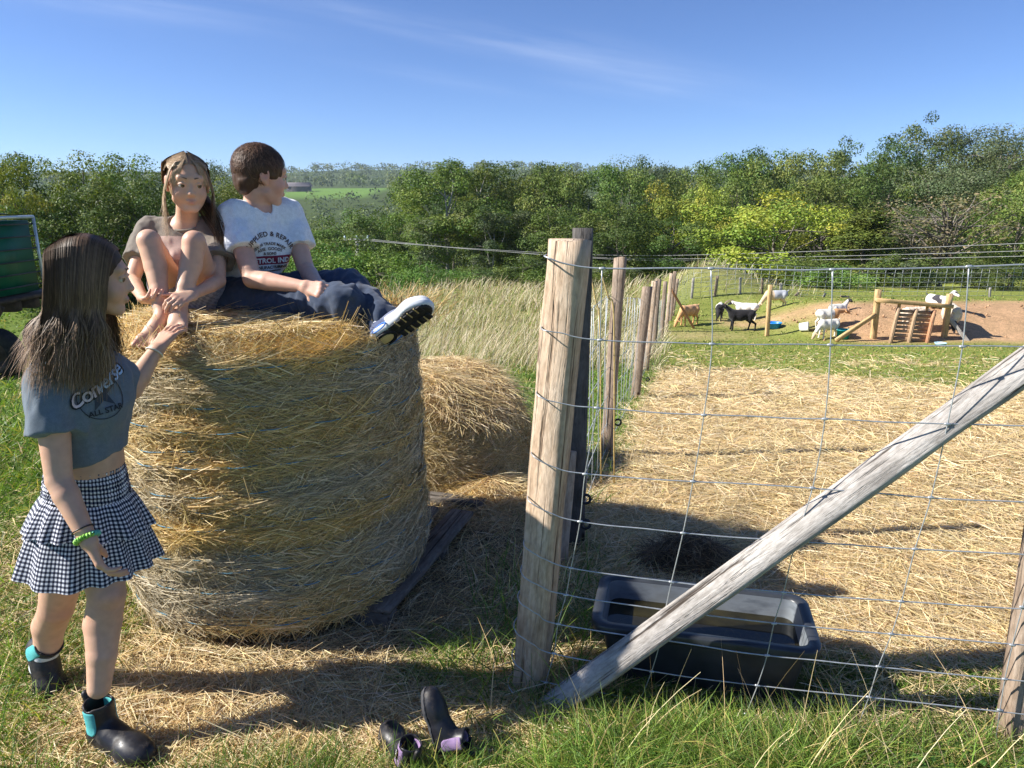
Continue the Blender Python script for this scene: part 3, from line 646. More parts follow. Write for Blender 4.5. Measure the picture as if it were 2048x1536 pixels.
for a in [
 ('bramble', 640, 36, 500, 200, 'bramble bush behind the boy\'s forearm'),
 ('bramble', 745, 34, 508, 210, 'bright bramble bush below the power pole'),
 ('bramble', 850, 33, 536, 170, 'bramble bush above the boy\'s shoe'),
 ('shrub', 690, 40, 478, 150, 'shrub at the foot of the power pole'),
 ('shrub', 950, 35, 540, 110, 'low shrub behind the dry grass'),
 ('shrub', 1045, 34, 515, 110, 'upright shrub left of the corner post'),
 ('bramble', 1120, 33, 545, 130, 'bramble bush behind the corner post'),
 ('shrub', 1215, 34, 530, 130, 'shrub behind the second fence post'),
 ('shrub', 1620, 33, 520, 120, 'shrub behind the lying goat'),
 ('shrub', 1830, 32.5, 512, 130, 'shrub behind the pallet frame'),
 ('shrub', 1960, 33, 520, 130, 'shrub behind the right end of the bank'),
 ('shrub', 2045, 31, 545, 110, 'shrub behind the bank at the right edge'),
 ('bramble', 1690, 32, 545, 150, 'low bramble bush below the cone shaped tree'),
 ('bramble', 560, 34, 505, 170, 'bramble bush behind the boy\'s chest'),
 ('bramble', 420, 27, 525, 220, 'tangled low bush behind the two seated children'),
]: tree(*a[:5], a[5], BG)
def woods():
    # the woods across the valley, too far to tell the trees apart
    V = MB(); g = np.random.default_rng(77); n = 0
    def crowns(x, y, r, hgt, cols, m, lf=.3, lo=.25):
        nonlocal n
        for i in range(len(x)):
            z0 = float(H0(x[i], y[i])); leaf = min(max(y[i] * .0034, .2), 2.6); k = int(min(max(4.5 * (r[i] / leaf) ** 2, 45), 1300))
            d = nrm(g.normal(size=(k, 3)) + (0, -.25, .2)); lob = 1 + .22 * vnoise(d * 2 + i * 1.7, 3)
            P = np.array((x[i], y[i], z0 + hgt[i] * (.5 + lo * .5))) + d * (r[i], r[i], hgt[i] * .5 * (1 - lo * .3)) * lob[:, None] * g.uniform(.75, 1.05, (k, 1))
            c = np.asarray(cols[g.integers(len(cols))]) * g.uniform(.8, 1.25) * g.uniform(.75, 1.25, (k, 1))
            v, f, vc = leaf_quads(P, d + (0, 0, .3), leaf, c, .7); V.add(v, f, vc); n += 1
    # valley floor and near slope
    N = 720; y = np.exp(g.uniform(math.log(75), math.log(530), N)); az = g.uniform(-.60, .25, N); x = az * y
    keep = ~((y > 500) & (x < -98) & (x > -190)); x, y = x[keep], y[keep]
    crowns(x, y, g.uniform(3.2, 5.5, len(x)), g.uniform(8, 13, len(x)), G_PINE + G_MID + G_GREY, 240, .18)
    # right hand slope behind the nearer trees
    N = 130; y = g.uniform(85, 190, N); x = y * g.uniform(.12, .95, N); crowns(x, y, g.uniform(3.5, 5.5, N), g.uniform(6.5, 9.5, N), G_OAK + G_MID + G_GREY, 600, .13)
    # behind the hedgerow on the left
    N = 46; y = g.uniform(36, 70, N); x = -y * g.uniform(.36, .9, N); crowns(x, y, g.uniform(2.5, 3.6, N), g.uniform(3.6, 5.4, N), G_OAK + G_MID, 1800, .07)
    # far slopes and ridge
    N = 900; y = g.uniform(560, 1500, N); x = y * g.uniform(-.65, .45, N); keep = ~((x > -192) & (x < -98) & (y < 700)); x, y = x[keep], y[keep]
    crowns(x, y, g.uniform(6, 11, len(x)), g.uniform(9, 15, len(x)), G_PINE + G_GREY + G_MID, 60)
    obj('distant_woods', V.mesh('distant_woods', M_LEAF), label='distant woods filling the valley and the far hills', cat='woods', kind='stuff')
woods()
# ------------------------------------------------------------------ posts, wires and things of the pen
M_POST = plank_mat('weathered_oak', (.20, .13, .08), (.50, .37, .26), (.70, .58, .45))
M_POSTG = plank_mat('grey_oak', (.17, .155, .14), (.40, .37, .34), (.60, .57, .53), 1.5)
M_POSTD = plank_mat('dark_timber', (.05, .046, .044), (.11, .10, .092), (.19, .172, .155))
M_POSTB = plank_mat('brown_stake', (.17, .12, .085), (.30, .225, .165), (.43, .35, .28))
M_NEW = plank_mat('fresh_softwood', (.42, .27, .12), (.55, .37, .18), (.64, .46, .25), .8)
M_PALLET = plank_mat('pallet_wood', (.28, .19, .11), (.42, .29, .18), (.54, .40, .26), .8)
M_PALR = plank_mat('reddish_pallet_wood', (.36, .17, .09), (.48, .25, .14), (.56, .33, .2), .8)
M_WIRE = mat_noise('galvanised_wire', (.36, .38, .40), (.58, .60, .62), 40, .42, .1, .001, metal=.55, spec=.5)
M_WIREF = mat_noise('dull_fence_wire', (.40, .43, .44), (.55, .58, .58), 20, .55, .1, .001, metal=.3, spec=.4)
FA = np.array((.045, 2.10)); FB = np.array((1.51, 1.87)); FD = nrm(FB - FA); FN = np.array((-FD[1], FD[0]))
def FP(px, py, off=0.0):
    """a point of the near fence's upright plane"""
    d = ray(px, py); o = FA + FN * off; t = np.dot(o, FN) / np.dot(d[:2], FN); return EYE + d * t
def FX(p, py_unused=None): return p
# corner post and its neighbours
CP0 = np.array((.035, 2.135, -.35)); CP1 = W(1139, 481, 2.16)
corner = timber('corner_post', CP0 + (CP1 - CP0) * 0, CP1, .104, .085, M_POST, side=(1, -.62, 0), segs=26, cham=.16, wob=.007, taper=1.12, seed=4, ragged=.006,
                label='thick split oak corner post leaning right, in front of the wire pen', cat='fence post')
timber('fence_post', (.31, 3.2, -.3), W(1166, 456, 3.24), .085, .06, M_POSTD, side=(1, .1, 0), segs=14, wob=.003, seed=5, label='blackened post standing close behind the thick corner post', cat='fence post')
timber('stake', (.23, 3.02, -.1), (.275, 3.12, .52), .045, .04, M_POST, side=(1, .2, 0), segs=8, wob=.004, seed=6, label='short split stake leaning on the blackened post', cat='stake')
R0 = FP(2018, 1530, .05); R1 = FP(2072, 1180, .05); dv = nrm(R1 - R0)
timber('fence_post', R0 - dv * .45, R0 + dv * 1.25, .085, .075, M_POSTB, side=(1, -.1, 0), segs=16, wob=.004, seed=7, label='brown post at the right edge of the picture, holding the near wires', cat='fence post')
B0 = ground(1098, 1424) + (0, .015, .01); B1 = FP(2048, 733, .045); bv = nrm(B1 - B0)
timber('brace_rail', B0 - bv * .07 - np.array((0, 0, .02)), B1 + bv * .35, .088, .05, M_POSTG, side=np.cross(nrm(np.array((0, -1, 0)) * .74 + nrm(np.array((-bv[2], 0, bv[0]))) * .68), bv), segs=30, cham=.2, wob=.004, seed=8, label='grey weathered brace rail slanting up to the right across the trough', cat='rail')
# the row of stakes down the left side of the pen
ORD = ['first', 'second', 'third', 'fourth', 'fifth', 'sixth', 'seventh', 'eighth']
ROW = [((1241, 515), (1212, 912), .075, 'tall knotty'), ((1295, 574), (1270, 795), .085, 'broad grey brown'), ((1309, 563), (1292, 742), .07, 'pale smooth'), ((1317, 558), (1305, 714), .09, 'crooked'),
       ((1331, 563), (1322, 684), .085, 'leaning'), ((1343, 547), (1332, 664), .08, 'grey'), ((1350, 543), (1340, 642), .09, 'pale grey'), ((1355, 558), (1345, 632), .08, 'thin dark')]
ROWP = []
for i, ((tx, ty), (bx_, by_), w, ad) in enumerate(ROW):
    g = ground(bx_, by_); top = W(tx, ty, g[1]); w2 = w if i < 1 else w * 1.15; ROWP.append((g, top))
    d = nrm(top - g); timber('fence_stake', g - d * .3, top, w2, w2 * .75, M_POSTB if i % 3 != 2 else M_POST, side=(1, -.5, 0), segs=12, wob=.006, seed=20 + i, ragged=.006,
           label=f'{ad} stake, {ORD[i]} behind the corner post along the left side of the pen', cat='fence post', group='stakes of the pen fence')
g = ground(1388, 657); t = W(1341, 576, g[1] - .4); timber('brace_stake', g - nrm(t - g) * .1, t, .07, .06, M_PALR, segs=8, seed=31, label='reddish brace slanting from the far end of the stake row', cat='rail')
FARP = []
FAR = [((1387, 556), 1383, .07, 'grey'), ((1435, 552), 1429, .08, 'pale barkless'), ((1481, 555), 1479, .07, 'straight pale'), ((1525, 556), 1523, .07, 'dark tall'), ((1562, 566), 1561, .075, 'dark short'),
       ((1597, 585), 1590, .07, 'crooked brown'), ((1651, 586), 1646, .06, 'white leaning'), ((1698, 595), 1695, .07, 'low stubby'), ((1980, 575), 1978, .07, 'thin grey')]
for i, ((tx, ty), bx_, w, ad) in enumerate(FAR):
    yy = 26.6 + .15 * i; b = W(bx_, 600, yy); b[2] = H0(b[0], yy); top = W(tx, ty, yy); FARP.append((b, top)); d = nrm(top - b)
    timber('fence_stake', b - d * .3, top, w * 1.2, w, M_POSTB if i % 2 else M_POSTG, segs=8, wob=.006, seed=40 + i, label=f'{ad} stake, {ORD[i]} from the left in the far fence' if i != 8 else 'thin grey stake of the far fence beyond the bank', cat='fence post', group='stakes of the far fence')
# --- near wire mesh
ROWS = [[(1095, 515), (1143, 530), (1204, 537), (1422, 537), (1665, 539), (1938, 533), (2110, 529)], [(1088, 660), (1130, 668), (1200, 680), (1424, 688), (1661, 690), (1925, 693), (2150, 692)],
        [(1078, 793), (1120, 806), (1194, 816), (1408, 830), (1650, 838), (1895, 848), (2150, 853)], [(1068, 915), (1110, 935), (1170, 948), (1386, 963), (1625, 976), (1862, 995), (2140, 1008)],
        [(1060, 1005), (1100, 1026), (1160, 1043), (1366, 1066), (1591, 1083), (1830, 1098), (2140, 1114)], [(1052, 1097), (1090, 1118), (1142, 1136), (1343, 1164), (1567, 1185), (1803, 1203), (2120, 1222)],
        [(1046, 1152), (1080, 1172), (1132, 1190), (1331, 1220), (1548, 1247), (1783, 1268), (2120, 1296)], [(1040, 1205), (1074, 1228), (1116, 1248), (1321, 1280), (1534, 1311), (1757, 1333), (2110, 1368)],
        [(1032, 1265), (1066, 1288), (1108, 1307), (1303, 1343), (1515, 1371), (1738, 1394), (2110, 1436)], [(1028, 1325), (1058, 1350), (1092, 1365), (1281, 1400), (1493, 1428), (1714, 1458), (2100, 1512)],
        [(1020, 1380), (1050, 1405), (1088, 1418), (1262, 1456), (1477, 1486), (1700, 1513), (2090, 1560)]]
VERT = [[(1204, 537), (1200, 680), (1194, 816), (1170, 948), (1160, 1043), (1142, 1136), (1132, 1190), (1116, 1248), (1108, 1307), (1092, 1365), (1088, 1418)]] + \
       [[r[k] for r in ROWS] for k in (3, 4, 5)] + [[(2225, 530), (2205, 690), (2160, 850), (2110, 1003), (2075, 1108), (2045, 1214), (2025, 1290), (2010, 1358), (2000, 1420), (1989, 1496), (1984, 1548)]]
mesh_near = empty('wire_mesh_fence', (FA[0], FA[1], 0), 'galvanised wire mesh stretched from the thick corner post across the foreground', 'wire fence')
def spline(P, n=10, jit=0.0, seed=0):
    P = np.asarray(P, float); k = len(P); g = np.random.default_rng(seed); out = []
    Q = np.concatenate([2 * P[:1] - P[1:2], P, 2 * P[-1:] - P[-2:-1]])
    for i in range(1, k):
        t = np.linspace(0, 1, n, endpoint=(i == k - 1))[:, None]; a, b, c, d = Q[i - 1], Q[i], Q[i + 1], Q[i + 2]
        out.append(.5 * (2 * b + (c - a) * t + (2 * a - 5 * b + 4 * c - d) * t ** 2 + (3 * b - a - 3 * c + d) * t ** 3))
    o = np.concatenate(out)
    if jit: o[:, 2] += jit * vnoise(np.stack([np.arange(len(o)) * .31, np.full(len(o), seed * 3.1), np.zeros(len(o))], -1), seed)
    return o
RW = []
for i, r in enumerate(ROWS):
    p = [FP(*q) for q in r]; rad = .0027 if i == 0 else .0020
    # over the front of the post, then round its left side to the back
    fy = CP0[1] + .02 - .064
    p[0] = W(r[0][0] + 1, r[0][1], fy - .004); p[1] = W(r[1][0], r[1][1], fy - .012)
    wrap = [p[0] + (.025, .13, 0), p[0] + (-.006, .06, 0)]
    pts = spline(wrap + p, 9, .0022, i); RW.append(pts)
    part('wire', mesh_near, *tube(pts, rad, 6), M_WIRE, smooth_=True)
for k, vq in enumerate(VERT):
    p = np.array([FP(*q, -.004) for q in vq]); part('wire', mesh_near, *tube(spline(p, 6), .0017, 6), M_WIRE, smooth_=True)
kn_me = None
for k, vq in enumerate(VERT):
    for q in vq:
        c = FP(*q, -.003)
        if kn_me is None:
            v, f = tube(np.array([(-.0085, 0, 0), (-.006, 0, 0), (.006, 0, 0), (.0085, 0, 0)]), (.0025, .0042, .0042, .0025), 7); kn_me = mesh_np('knot', v, f, M_WIRE, smooth_=True)
        o = obj('knot', kn_me, mesh_near); o.location = Vector(c) - Vector(mesh_near.location); o.rotation_euler = (0, RNG.uniform(-.1, .1), math.atan2(FD[1], FD[0]))
# --- wire mesh along the stake row and along the far side
def wire_run(name, posts, label, rows, hgt, step, rad, radv):
    e = empty(name, tuple(posts[0]), label, 'wire fence', 'wire mesh fences of the pen'); P = np.asarray(posts, float)
    L = np.concatenate([[0], np.cumsum(np.linalg.norm(np.diff(P[:, :2], axis=0), axis=1))]); s = np.arange(0, L[-1], step)
    at = lambda t: np.stack([np.interp(t, L, P[:, j]) for j in range(3)], -1)
    for r_ in rows:
        t = np.linspace(0, L[-1], max(12, int(L[-1] / .6))); q = at(t); q[:, 2] = H0(q[:, 0], q[:, 1]) + hgt * r_ + .012 * noise2(t * 1.3, np.full(len(t), r_ * 9), 6)
        part('wire', e, *tube(q, rad, 4), M_WIREF)
    for t in s[1:]:
        q = at(np.array([t]))[0]; z0 = float(H0(q[0], q[1])); zz = np.linspace(.04, hgt, 5); a = RNG.normal(0, .02)
        part('wire', e, *tube(np.stack([q[0] + a * zz + .01 * np.sin(zz * 4 + t), np.full(5, q[1]), z0 + zz], -1), radv, 4), M_WIREF)
wire_run('wire_mesh_fence', [(.31, 3.2, 0)] + [p[0] for p in ROWP] + [FARP[0][0]], 'long wire mesh running away along the row of stakes', (.06, .22, .4, .58, .78, 1.0), 1.12, .3, .0022, .0024)
wire_run('wire_mesh_fence', [p[0] for p in FARP] + [W(2120, 600, 28) * (1, 1, 0)], 'wire mesh of the far fence behind the goats', (.05, .2, .36, .52, .68, .84, 1.0), 1.12, .34, .006, .006)
# two bamboo canes tied in the fence corner
for a, b, lab in [((1180, 540), (1200, 660), 'thin yellow cane leaning left in the fence behind the corner post'), ((1203, 548), (1228, 640), 'thin yellow cane leaning right in the fence behind the corner post')]:
    obj('cane', mesh_np('cane', *tube(spline([W(*a, 4.0), W((a[0] + b[0]) / 2 + 1, (a[1] + b[1]) / 2, 4.0), W(*b, 4.0), [*W(b[0] + 8, b[1] + 120, 4.0)[:2], 0.0]], 5), .0045, 6), mat_noise('cane_yellow', (.5, .36, .12), (.62, .47, .2), 30)), label=lab, cat='cane')
# black ring insulators on the stakes
M_BLACK = mat_noise('black_plastic', (.012, .012, .013), (.03, .03, .032), 30, .45, .1, .001, spec=.4)
for i, (x, y, z) in enumerate([(.735, 4.70, .16), (1.62, 8.22, -.42), (.35, 3.12, .28), (.35, 3.1, .16), (1.02, 5.9, -.12)]):
    th = np.linspace(0, 2 * math.pi, 13); ringp = np.stack([.022 * np.cos(th), .0 * th, .022 * np.sin(th)], -1)
    if i == 4: continue
    obj('ring_insulator', mesh_np('ring_insulator', *tube(ringp, .007, 6), M_BLACK, smooth_=True), loc=(x, y, z), label='black ring insulator on the ' + ['first stake of the row', 'second stake of the row', 'blackened post, upper one', 'blackened post, lower one'][i], cat='insulator')

# --- timber frame with a pallet leaning in it
def pen_frame():
    gl = ground(1748, 676); yy = gl[1]; zg = gl[2]
    e = empty('timber_frame', (W(1825, 680, yy)[0], yy, zg), 'low frame of fresh timber with a crossbeam and two slanting braces by the bank', 'frame')
    Pt = lambda px, py, dy=0.0: W(px, py, yy + dy)
    a = Pt(1757, 579); b = Pt(1745, 690); timber('post', b - (0, 0, .2), a, .14, .12, M_NEW, e, segs=6, seed=50)
    a = Pt(1900, 588); b = Pt(1886, 692); timber('post', b - (0, 0, .2), a, .13, .11, M_NEW, e, segs=6, seed=51)
    timber('crossbeam', Pt(1752, 600, -.1), Pt(1904, 613, -.1), .10, .16, M_NEW, e, side=(0, 0, 1), segs=6, seed=52)
    timber('stud', Pt(1797, 620, -.02), Pt(1799, 606, -.02), .07, .06, M_NEW, e, segs=2, seed=53); timber('stud', Pt(1853, 626, -.02), Pt(1855, 609, -.02), .06, .06, M_NEW, e, segs=2, seed=54)
    timber('brace', Pt(1672, 681, -.35), Pt(1751, 629, -.05), .10, .08, M_NEW, e, side=(0, 0, 1), segs=5, seed=55)
    timber('brace', Pt(1945, 694, -.3), Pt(1890, 626, .05), .10, .08, M_POSTG, e, side=(0, 0, 1), segs=5, seed=56)
    f = empty('pallet', tuple(Pt(1816, 690, -.45)), 'wooden pallet leaning against the timber frame by the sheep', 'pallet')
    TL, TR, BL, BR = Pt(1797, 616, -.12), Pt(1869, 621, -.12), Pt(1780, 688, -.5), Pt(1853, 691, -.5)
    nv = nrm(np.cross(TR - TL, TL - BL))
    for t, m in ((0, M_PALLET), (.5, M_PALLET), (1, M_PALR)):
        timber('stringer', BL + (BR - BL) * t, TL + (TR - TL) * t, .07, .10, m, f, side=TR - TL, segs=4, seed=60 + int(t * 2))
    for k in range(9):
        t = .05 + k * .112; off = -nv * .06
        timber('slat', BL + (TL - BL) * t + off, BR + (TR - BR) * t + off, .075, .022, M_PALLET, f, side=TL - BL, segs=3, seed=70 + k)
    return yy
FRAME_Y = pen_frame()
g = ground(1534, 672); t = W(1541, 570, g[1]); timber('wooden_post', g - (0, 0, .3), t, .105, .105, M_NEW, segs=6, seed=80, label='lone square fresh timber post standing in the pen right of the black goat', cat='post')

# --- tubs and buckets
def lathe(profile, n=24, sx=1, sy=1):
    p = np.asarray(profile, float); th = np.arange(n) * 2 * math.pi / n
    v = np.stack([p[:, None, 0] * np.cos(th) * sx, p[:, None, 0] * np.sin(th) * sy, np.repeat(p[:, 1:2], n, 1)], -1).reshape(-1, 3)
    i = np.arange(len(p) - 1)[:, None] * n; j = np.arange(n)[None]; k = (j + 1) % n
    return v, [np.stack([i + j, i + k, i + n + k, i + n + j], -1).reshape(-1, 4)]
def tub(name, px, py, r, h, c, label, flare=1.25, dy=0):
    g = ground(px, py); g[1] += dy
    e = empty(name, tuple(g), label, 'tub' if h < .2 else 'bucket')
    m = mat_noise(name + '_plastic', tuple(np.array(c) * .85), c, 12, .4, .05, .002, spec=.4)
    v, f = lathe([(0.001, 0), (r, 0), (r * flare, h), (r * flare * 1.06, h), (r * flare * 1.06, h - .02), (r * flare * 1.02, h - .02)]); obj('shell', mesh_np('shell', v, f, m, smooth_=False), e)
    v, f = lathe([(r * flare * .98, h - .002), (r * .95, .02), (.001, .02)]); obj('inside', mesh_np('inside', v, f, m), e)
    return e, m
tub('blue_tub', 1547, 657, .17, .17, (.02, .25, .72), 'low bright blue feeding tub behind the lone timber post')
g = ground(1604, 663); wb = empty('white_bucket', tuple(g), 'small white plastic bucket lying on the grass', 'bucket')
v, f = lathe([(.001, 0), (.105, 0), (.125, .22), (.132, .22), (.132, .235), (.001, .235)], 20); wm = mat_noise('white_plastic', (.72, .74, .76), (.82, .83, .84), 8, .4, .03, .002)
o = obj('shell', mesh_np('shell', v, f, wm), wb); o.rotation_euler = (math.radians(80), 0, math.radians(60)); o.location = (-.08, 0, .12)
e, m = tub('teal_bucket', 1685, 677, .14, .24, (.0, .28, .30), 'teal bucket by the slanting brace of the timber frame', 1.3)
th = np.linspace(0, math.pi, 9); hp = np.stack([.19 * np.cos(th), .10 * np.sin(th) - .02, .24 - .09 * np.sin(th)], -1); obj('handle', mesh_np('handle', *tube(hp, .008, 5), wm), e)
g = ground(1866, 690); e = empty('feed_bowl', (g[0], g[1] - .3, g[2]), 'pale blue feed bowl under the heads of the sheep', 'bowl')
v, f = lathe([(.001, 0), (.1, 0), (.13, .12), (.14, .12), (.13, .1), (.1, .03), (.001, .03)], 18); obj('shell', mesh_np('shell', v, f, mat_noise('pale_blue_plastic', (.35, .55, .68), (.5, .68, .78), 9, .4, .03, .002)), e)

# --- drinking trough
def trough():
    c = np.array((.674, 2.24)); a = math.radians(-12.9); Wd, Dp, Hh, r = .755, .365, .245, .06
    e = empty('water_trough', (c[0], c[1], 0), 'black plastic trough half full of water behind the slanting rail', 'trough')
    def loop(w, d, rr, z, n=6):
        p = []
        for sx, sy, a0 in ((1, 1, 0), (-1, 1, 90), (-1, -1, 180), (1, -1, 270)):
            for t in np.linspace(0, 90, n):
                q = math.radians(a0 + t); p.append((sx * (w / 2 - rr) + rr * math.cos(q), sy * (d / 2 - rr) + rr * math.sin(q), z))
        p = np.array(p); x = p[:, 0] * math.cos(a) - p[:, 1] * math.sin(a) + c[0]; y = p[:, 0] * math.sin(a) + p[:, 1] * math.cos(a) + c[1]; return np.stack([x, y, p[:, 2]], -1)
    def skin(loops, cap=None):
        n = len(loops[0]); v = np.concatenate(loops); i = np.arange(len(loops) - 1)[:, None] * n; j = np.arange(n)[None]; k = (j + 1) % n
        f = [np.stack([i + j, i + k, i + n + k, i + n + j], -1).reshape(-1, 4)]
        if cap is not None:
            v = np.concatenate([v, loops[cap].mean(0)[None]]); j = np.arange(n); b = (len(loops) - 1) * n if cap else 0; f.append(np.stack([b + j, b + (j + 1) % n, np.full(n, len(v) - 1)], -1))
        return v, f
    mo = mat_noise('trough_plastic', (.018, .021, .026), (.045, .05, .058), 9, .38, .12, .004, spec=.5); mi = mat_noise('trough_inside', (.07, .08, .095), (.17, .19, .21), 7, .45, .1, .004, stretch=(1, 1, 3), c3=(.13, .14, .145))
    v, f = skin([loop(Wd - .14, Dp - .12, .05, .0), loop(Wd - .07, Dp - .055, r - .012, Hh - .03)]); part('body', e, v, f, mo, smooth_=True)
    v, f = skin([loop(Wd - .062, Dp - .047, r - .01, Hh - .034), loop(Wd - .006, Dp - .006, r, Hh - .036), loop(Wd, Dp, r, Hh - .03), loop(Wd, Dp, r, Hh - .006), loop(Wd - .006, Dp - .006, r, Hh), loop(Wd - .07, Dp - .062, r - .015, Hh), loop(Wd - .078, Dp - .07, r - .017, Hh - .008)])
    part('rim', e, v, f, mo, smooth_=False)
    v, f = skin([loop(Wd - .078, Dp - .07, r - .017, Hh - .007), loop(Wd - .10, Dp - .09, r - .02, Hh - .10), loop(Wd - .17, Dp - .15, r - .025, .03)], 2); part('inside', e, v, f, mi, smooth_=True)
    wtr = bpy.data.materials.new('murky_water'); nt, b, L = nodes(wtr); fq = noise_node(nt, 9, 3); L(ramp(nt, fq, [(.3, (.012, .011, .006)), (.7, (.05, .042, .015))]), b.inputs['Base Color']); setin(b, Roughness=.04, Specular_IOR_Level=.6, Transmission_Weight=.35); bump(nt, b, fq, .05, .004)
    l = loop(Wd - .094, Dp - .085, r - .019, Hh - .078); n = len(l); v = np.concatenate([l, l.mean(0)[None]]); j = np.arange(n); part('water', e, v, np.stack([j, (j + 1) % n, np.full(n, n)], -1), wtr)
    # dark heap of old bedding behind it
    g = ground(1375, 1128); h = empty('straw_heap', tuple(g), 'dark heap of rotting bedding behind the water trough', 'heap')
    th = np.linspace(0, 2 * math.pi, 25)[:-1]; rr = np.linspace(0.02, 1, 9); P = []
    for q in rr: P.append(np.stack([g[0] + .24 * q * np.cos(th) * (1 + .2 * np.sin(3 * th)), g[1] + .15 * q * np.sin(th), g[2] - .02 + .14 * np.cos(q * 1.57) + .012 * noise2(th * 3, np.full(24, q * 5), 8)], -1))
    v, f = skin(P); part('core', h, v, f, mat_noise('dark_bedding', (.06, .042, .026), (.16, .115, .07), 30, .95, .8, .02), smooth_=True)
    m = 2600; q = np.sqrt(RNG.random(m)); t = RNG.uniform(0, 6.283, m); pz = np.stack([g[0] + .25 * q * np.cos(t), g[1] + .16 * q * np.sin(t), g[2] - .015 + .14 * np.cos(q * 1.57) + RNG.uniform(0, .01, m)], -1); aa = RNG.uniform(0, 6.283, m)
    vv, ff, cc = blades(pz, np.stack([np.cos(aa), np.sin(aa), RNG.normal(0, .25, m)], -1), RNG.uniform(.04, .12, m), .003, pick(m, [(.17, .12, .07), (.10, .07, .04), (.34, .25, .14)], .2), np.tile((0, 0, 1.), (m, 1)) + RNG.normal(0, .4, (m, 3)), .2, 2, .6)
    part('stalks', h, vv, ff, M_STRAW, cc, kind='stuff')
trough()

# --- power pole and cables
def power():
    yy = 46.; b = W(715, 545, yy); b[2] = H0(b[0], yy); t = W(714, 481, yy)
    e = empty('power_pole', tuple(b), 'grey concrete power pole with a short crossarm in front of the treeline', 'power pole')
    m = mat_noise('pole_concrete', (.38, .37, .35), (.52, .5, .47), 6, .9, .2, .01)
    part('pole', e, *tube(np.array([b - (0, 0, .5), t]), (.16, .11), 8), m); part('crossarm', e, *tube(np.array([W(688, 479, yy), W(738, 480, yy)]), .07, 6), m)
    for k, px in enumerate((690, 714, 736)):
        p = W(px, 477, yy); part('insulator', e, *tube(np.array([p - (0, 0, .1), p + (0, 0, .18)]), (.09, .06), 8), mat_noise('insulator_glass', (.3, .4, .42), (.45, .55, .55), 9, .2, 0))
    wm = mat_noise('cable_grey', (.30, .30, .30), (.42, .42, .42), 5, .5, 0)
    for k, (px, mid, end) in enumerate(((690, (1250, 511), (2300, 476)), (714, (1260, 517), (2300, 494)), (736, (1270, 520), (2300, 507)))):
        a = W(px, 478, yy); mm = W(*mid, 40.); c = W(*end, 28.)
        pts = spline([a, a * .55 + mm * .45 + (0, 0, -.12), mm, mm * .5 + c * .5 + (0, 0, -.1), c], 10); obj('power_cable', mesh_np('power_cable', *tube(pts, .012, 5), wm), label=('upper', 'middle', 'lower')[k] + ' one of the three cables crossing in front of the trees', cat='cable', group='power cables')
power()

# --- barn across the valley
def barn():
    yy = 600.; c = W(598, 376, yy); z = H0(c[0], yy); e = empty('barn', (c[0], yy, z), 'small dark barn beside the far green meadow', 'barn')
    w, d, h, rh = 8.5, 12, 4, 3; x, y = c[0], yy
    P = lambda *q: np.array(q, float) + (x, y, z)
    v = np.array([P(-w, -d/2, -3), P(w, -d/2, -3), P(w, d/2, -3), P(-w, d/2, -3), P(-w, -d/2, h), P(w, -d/2, h), P(w, d/2, h), P(-w, d/2, h)]); part('wall', e, v, [[(0, 1, 5, 4), (1, 2, 6, 5), (2, 3, 7, 6), (3, 0, 4, 7)]], mat_noise('barn_boards', (.05, .045, .05), (.09, .08, .08), .6))
    v = np.array([P(-w-1, -d/2-1, h-.3), P(w+1, -d/2-1, h-.3), P(w+1, d/2+1, h-.3), P(-w-1, d/2+1, h-.3), P(-w-1, 0, h+rh), P(w+1, 0, h+rh)]); part('roof', e, v, [np.array([(0, 1, 5, 4), (2, 3, 4, 5)]), np.array([(3, 0, 4), (1, 2, 5)])], mat_noise('barn_roof', (.10, .09, .10), (.16, .14, .14), .5))
barn()

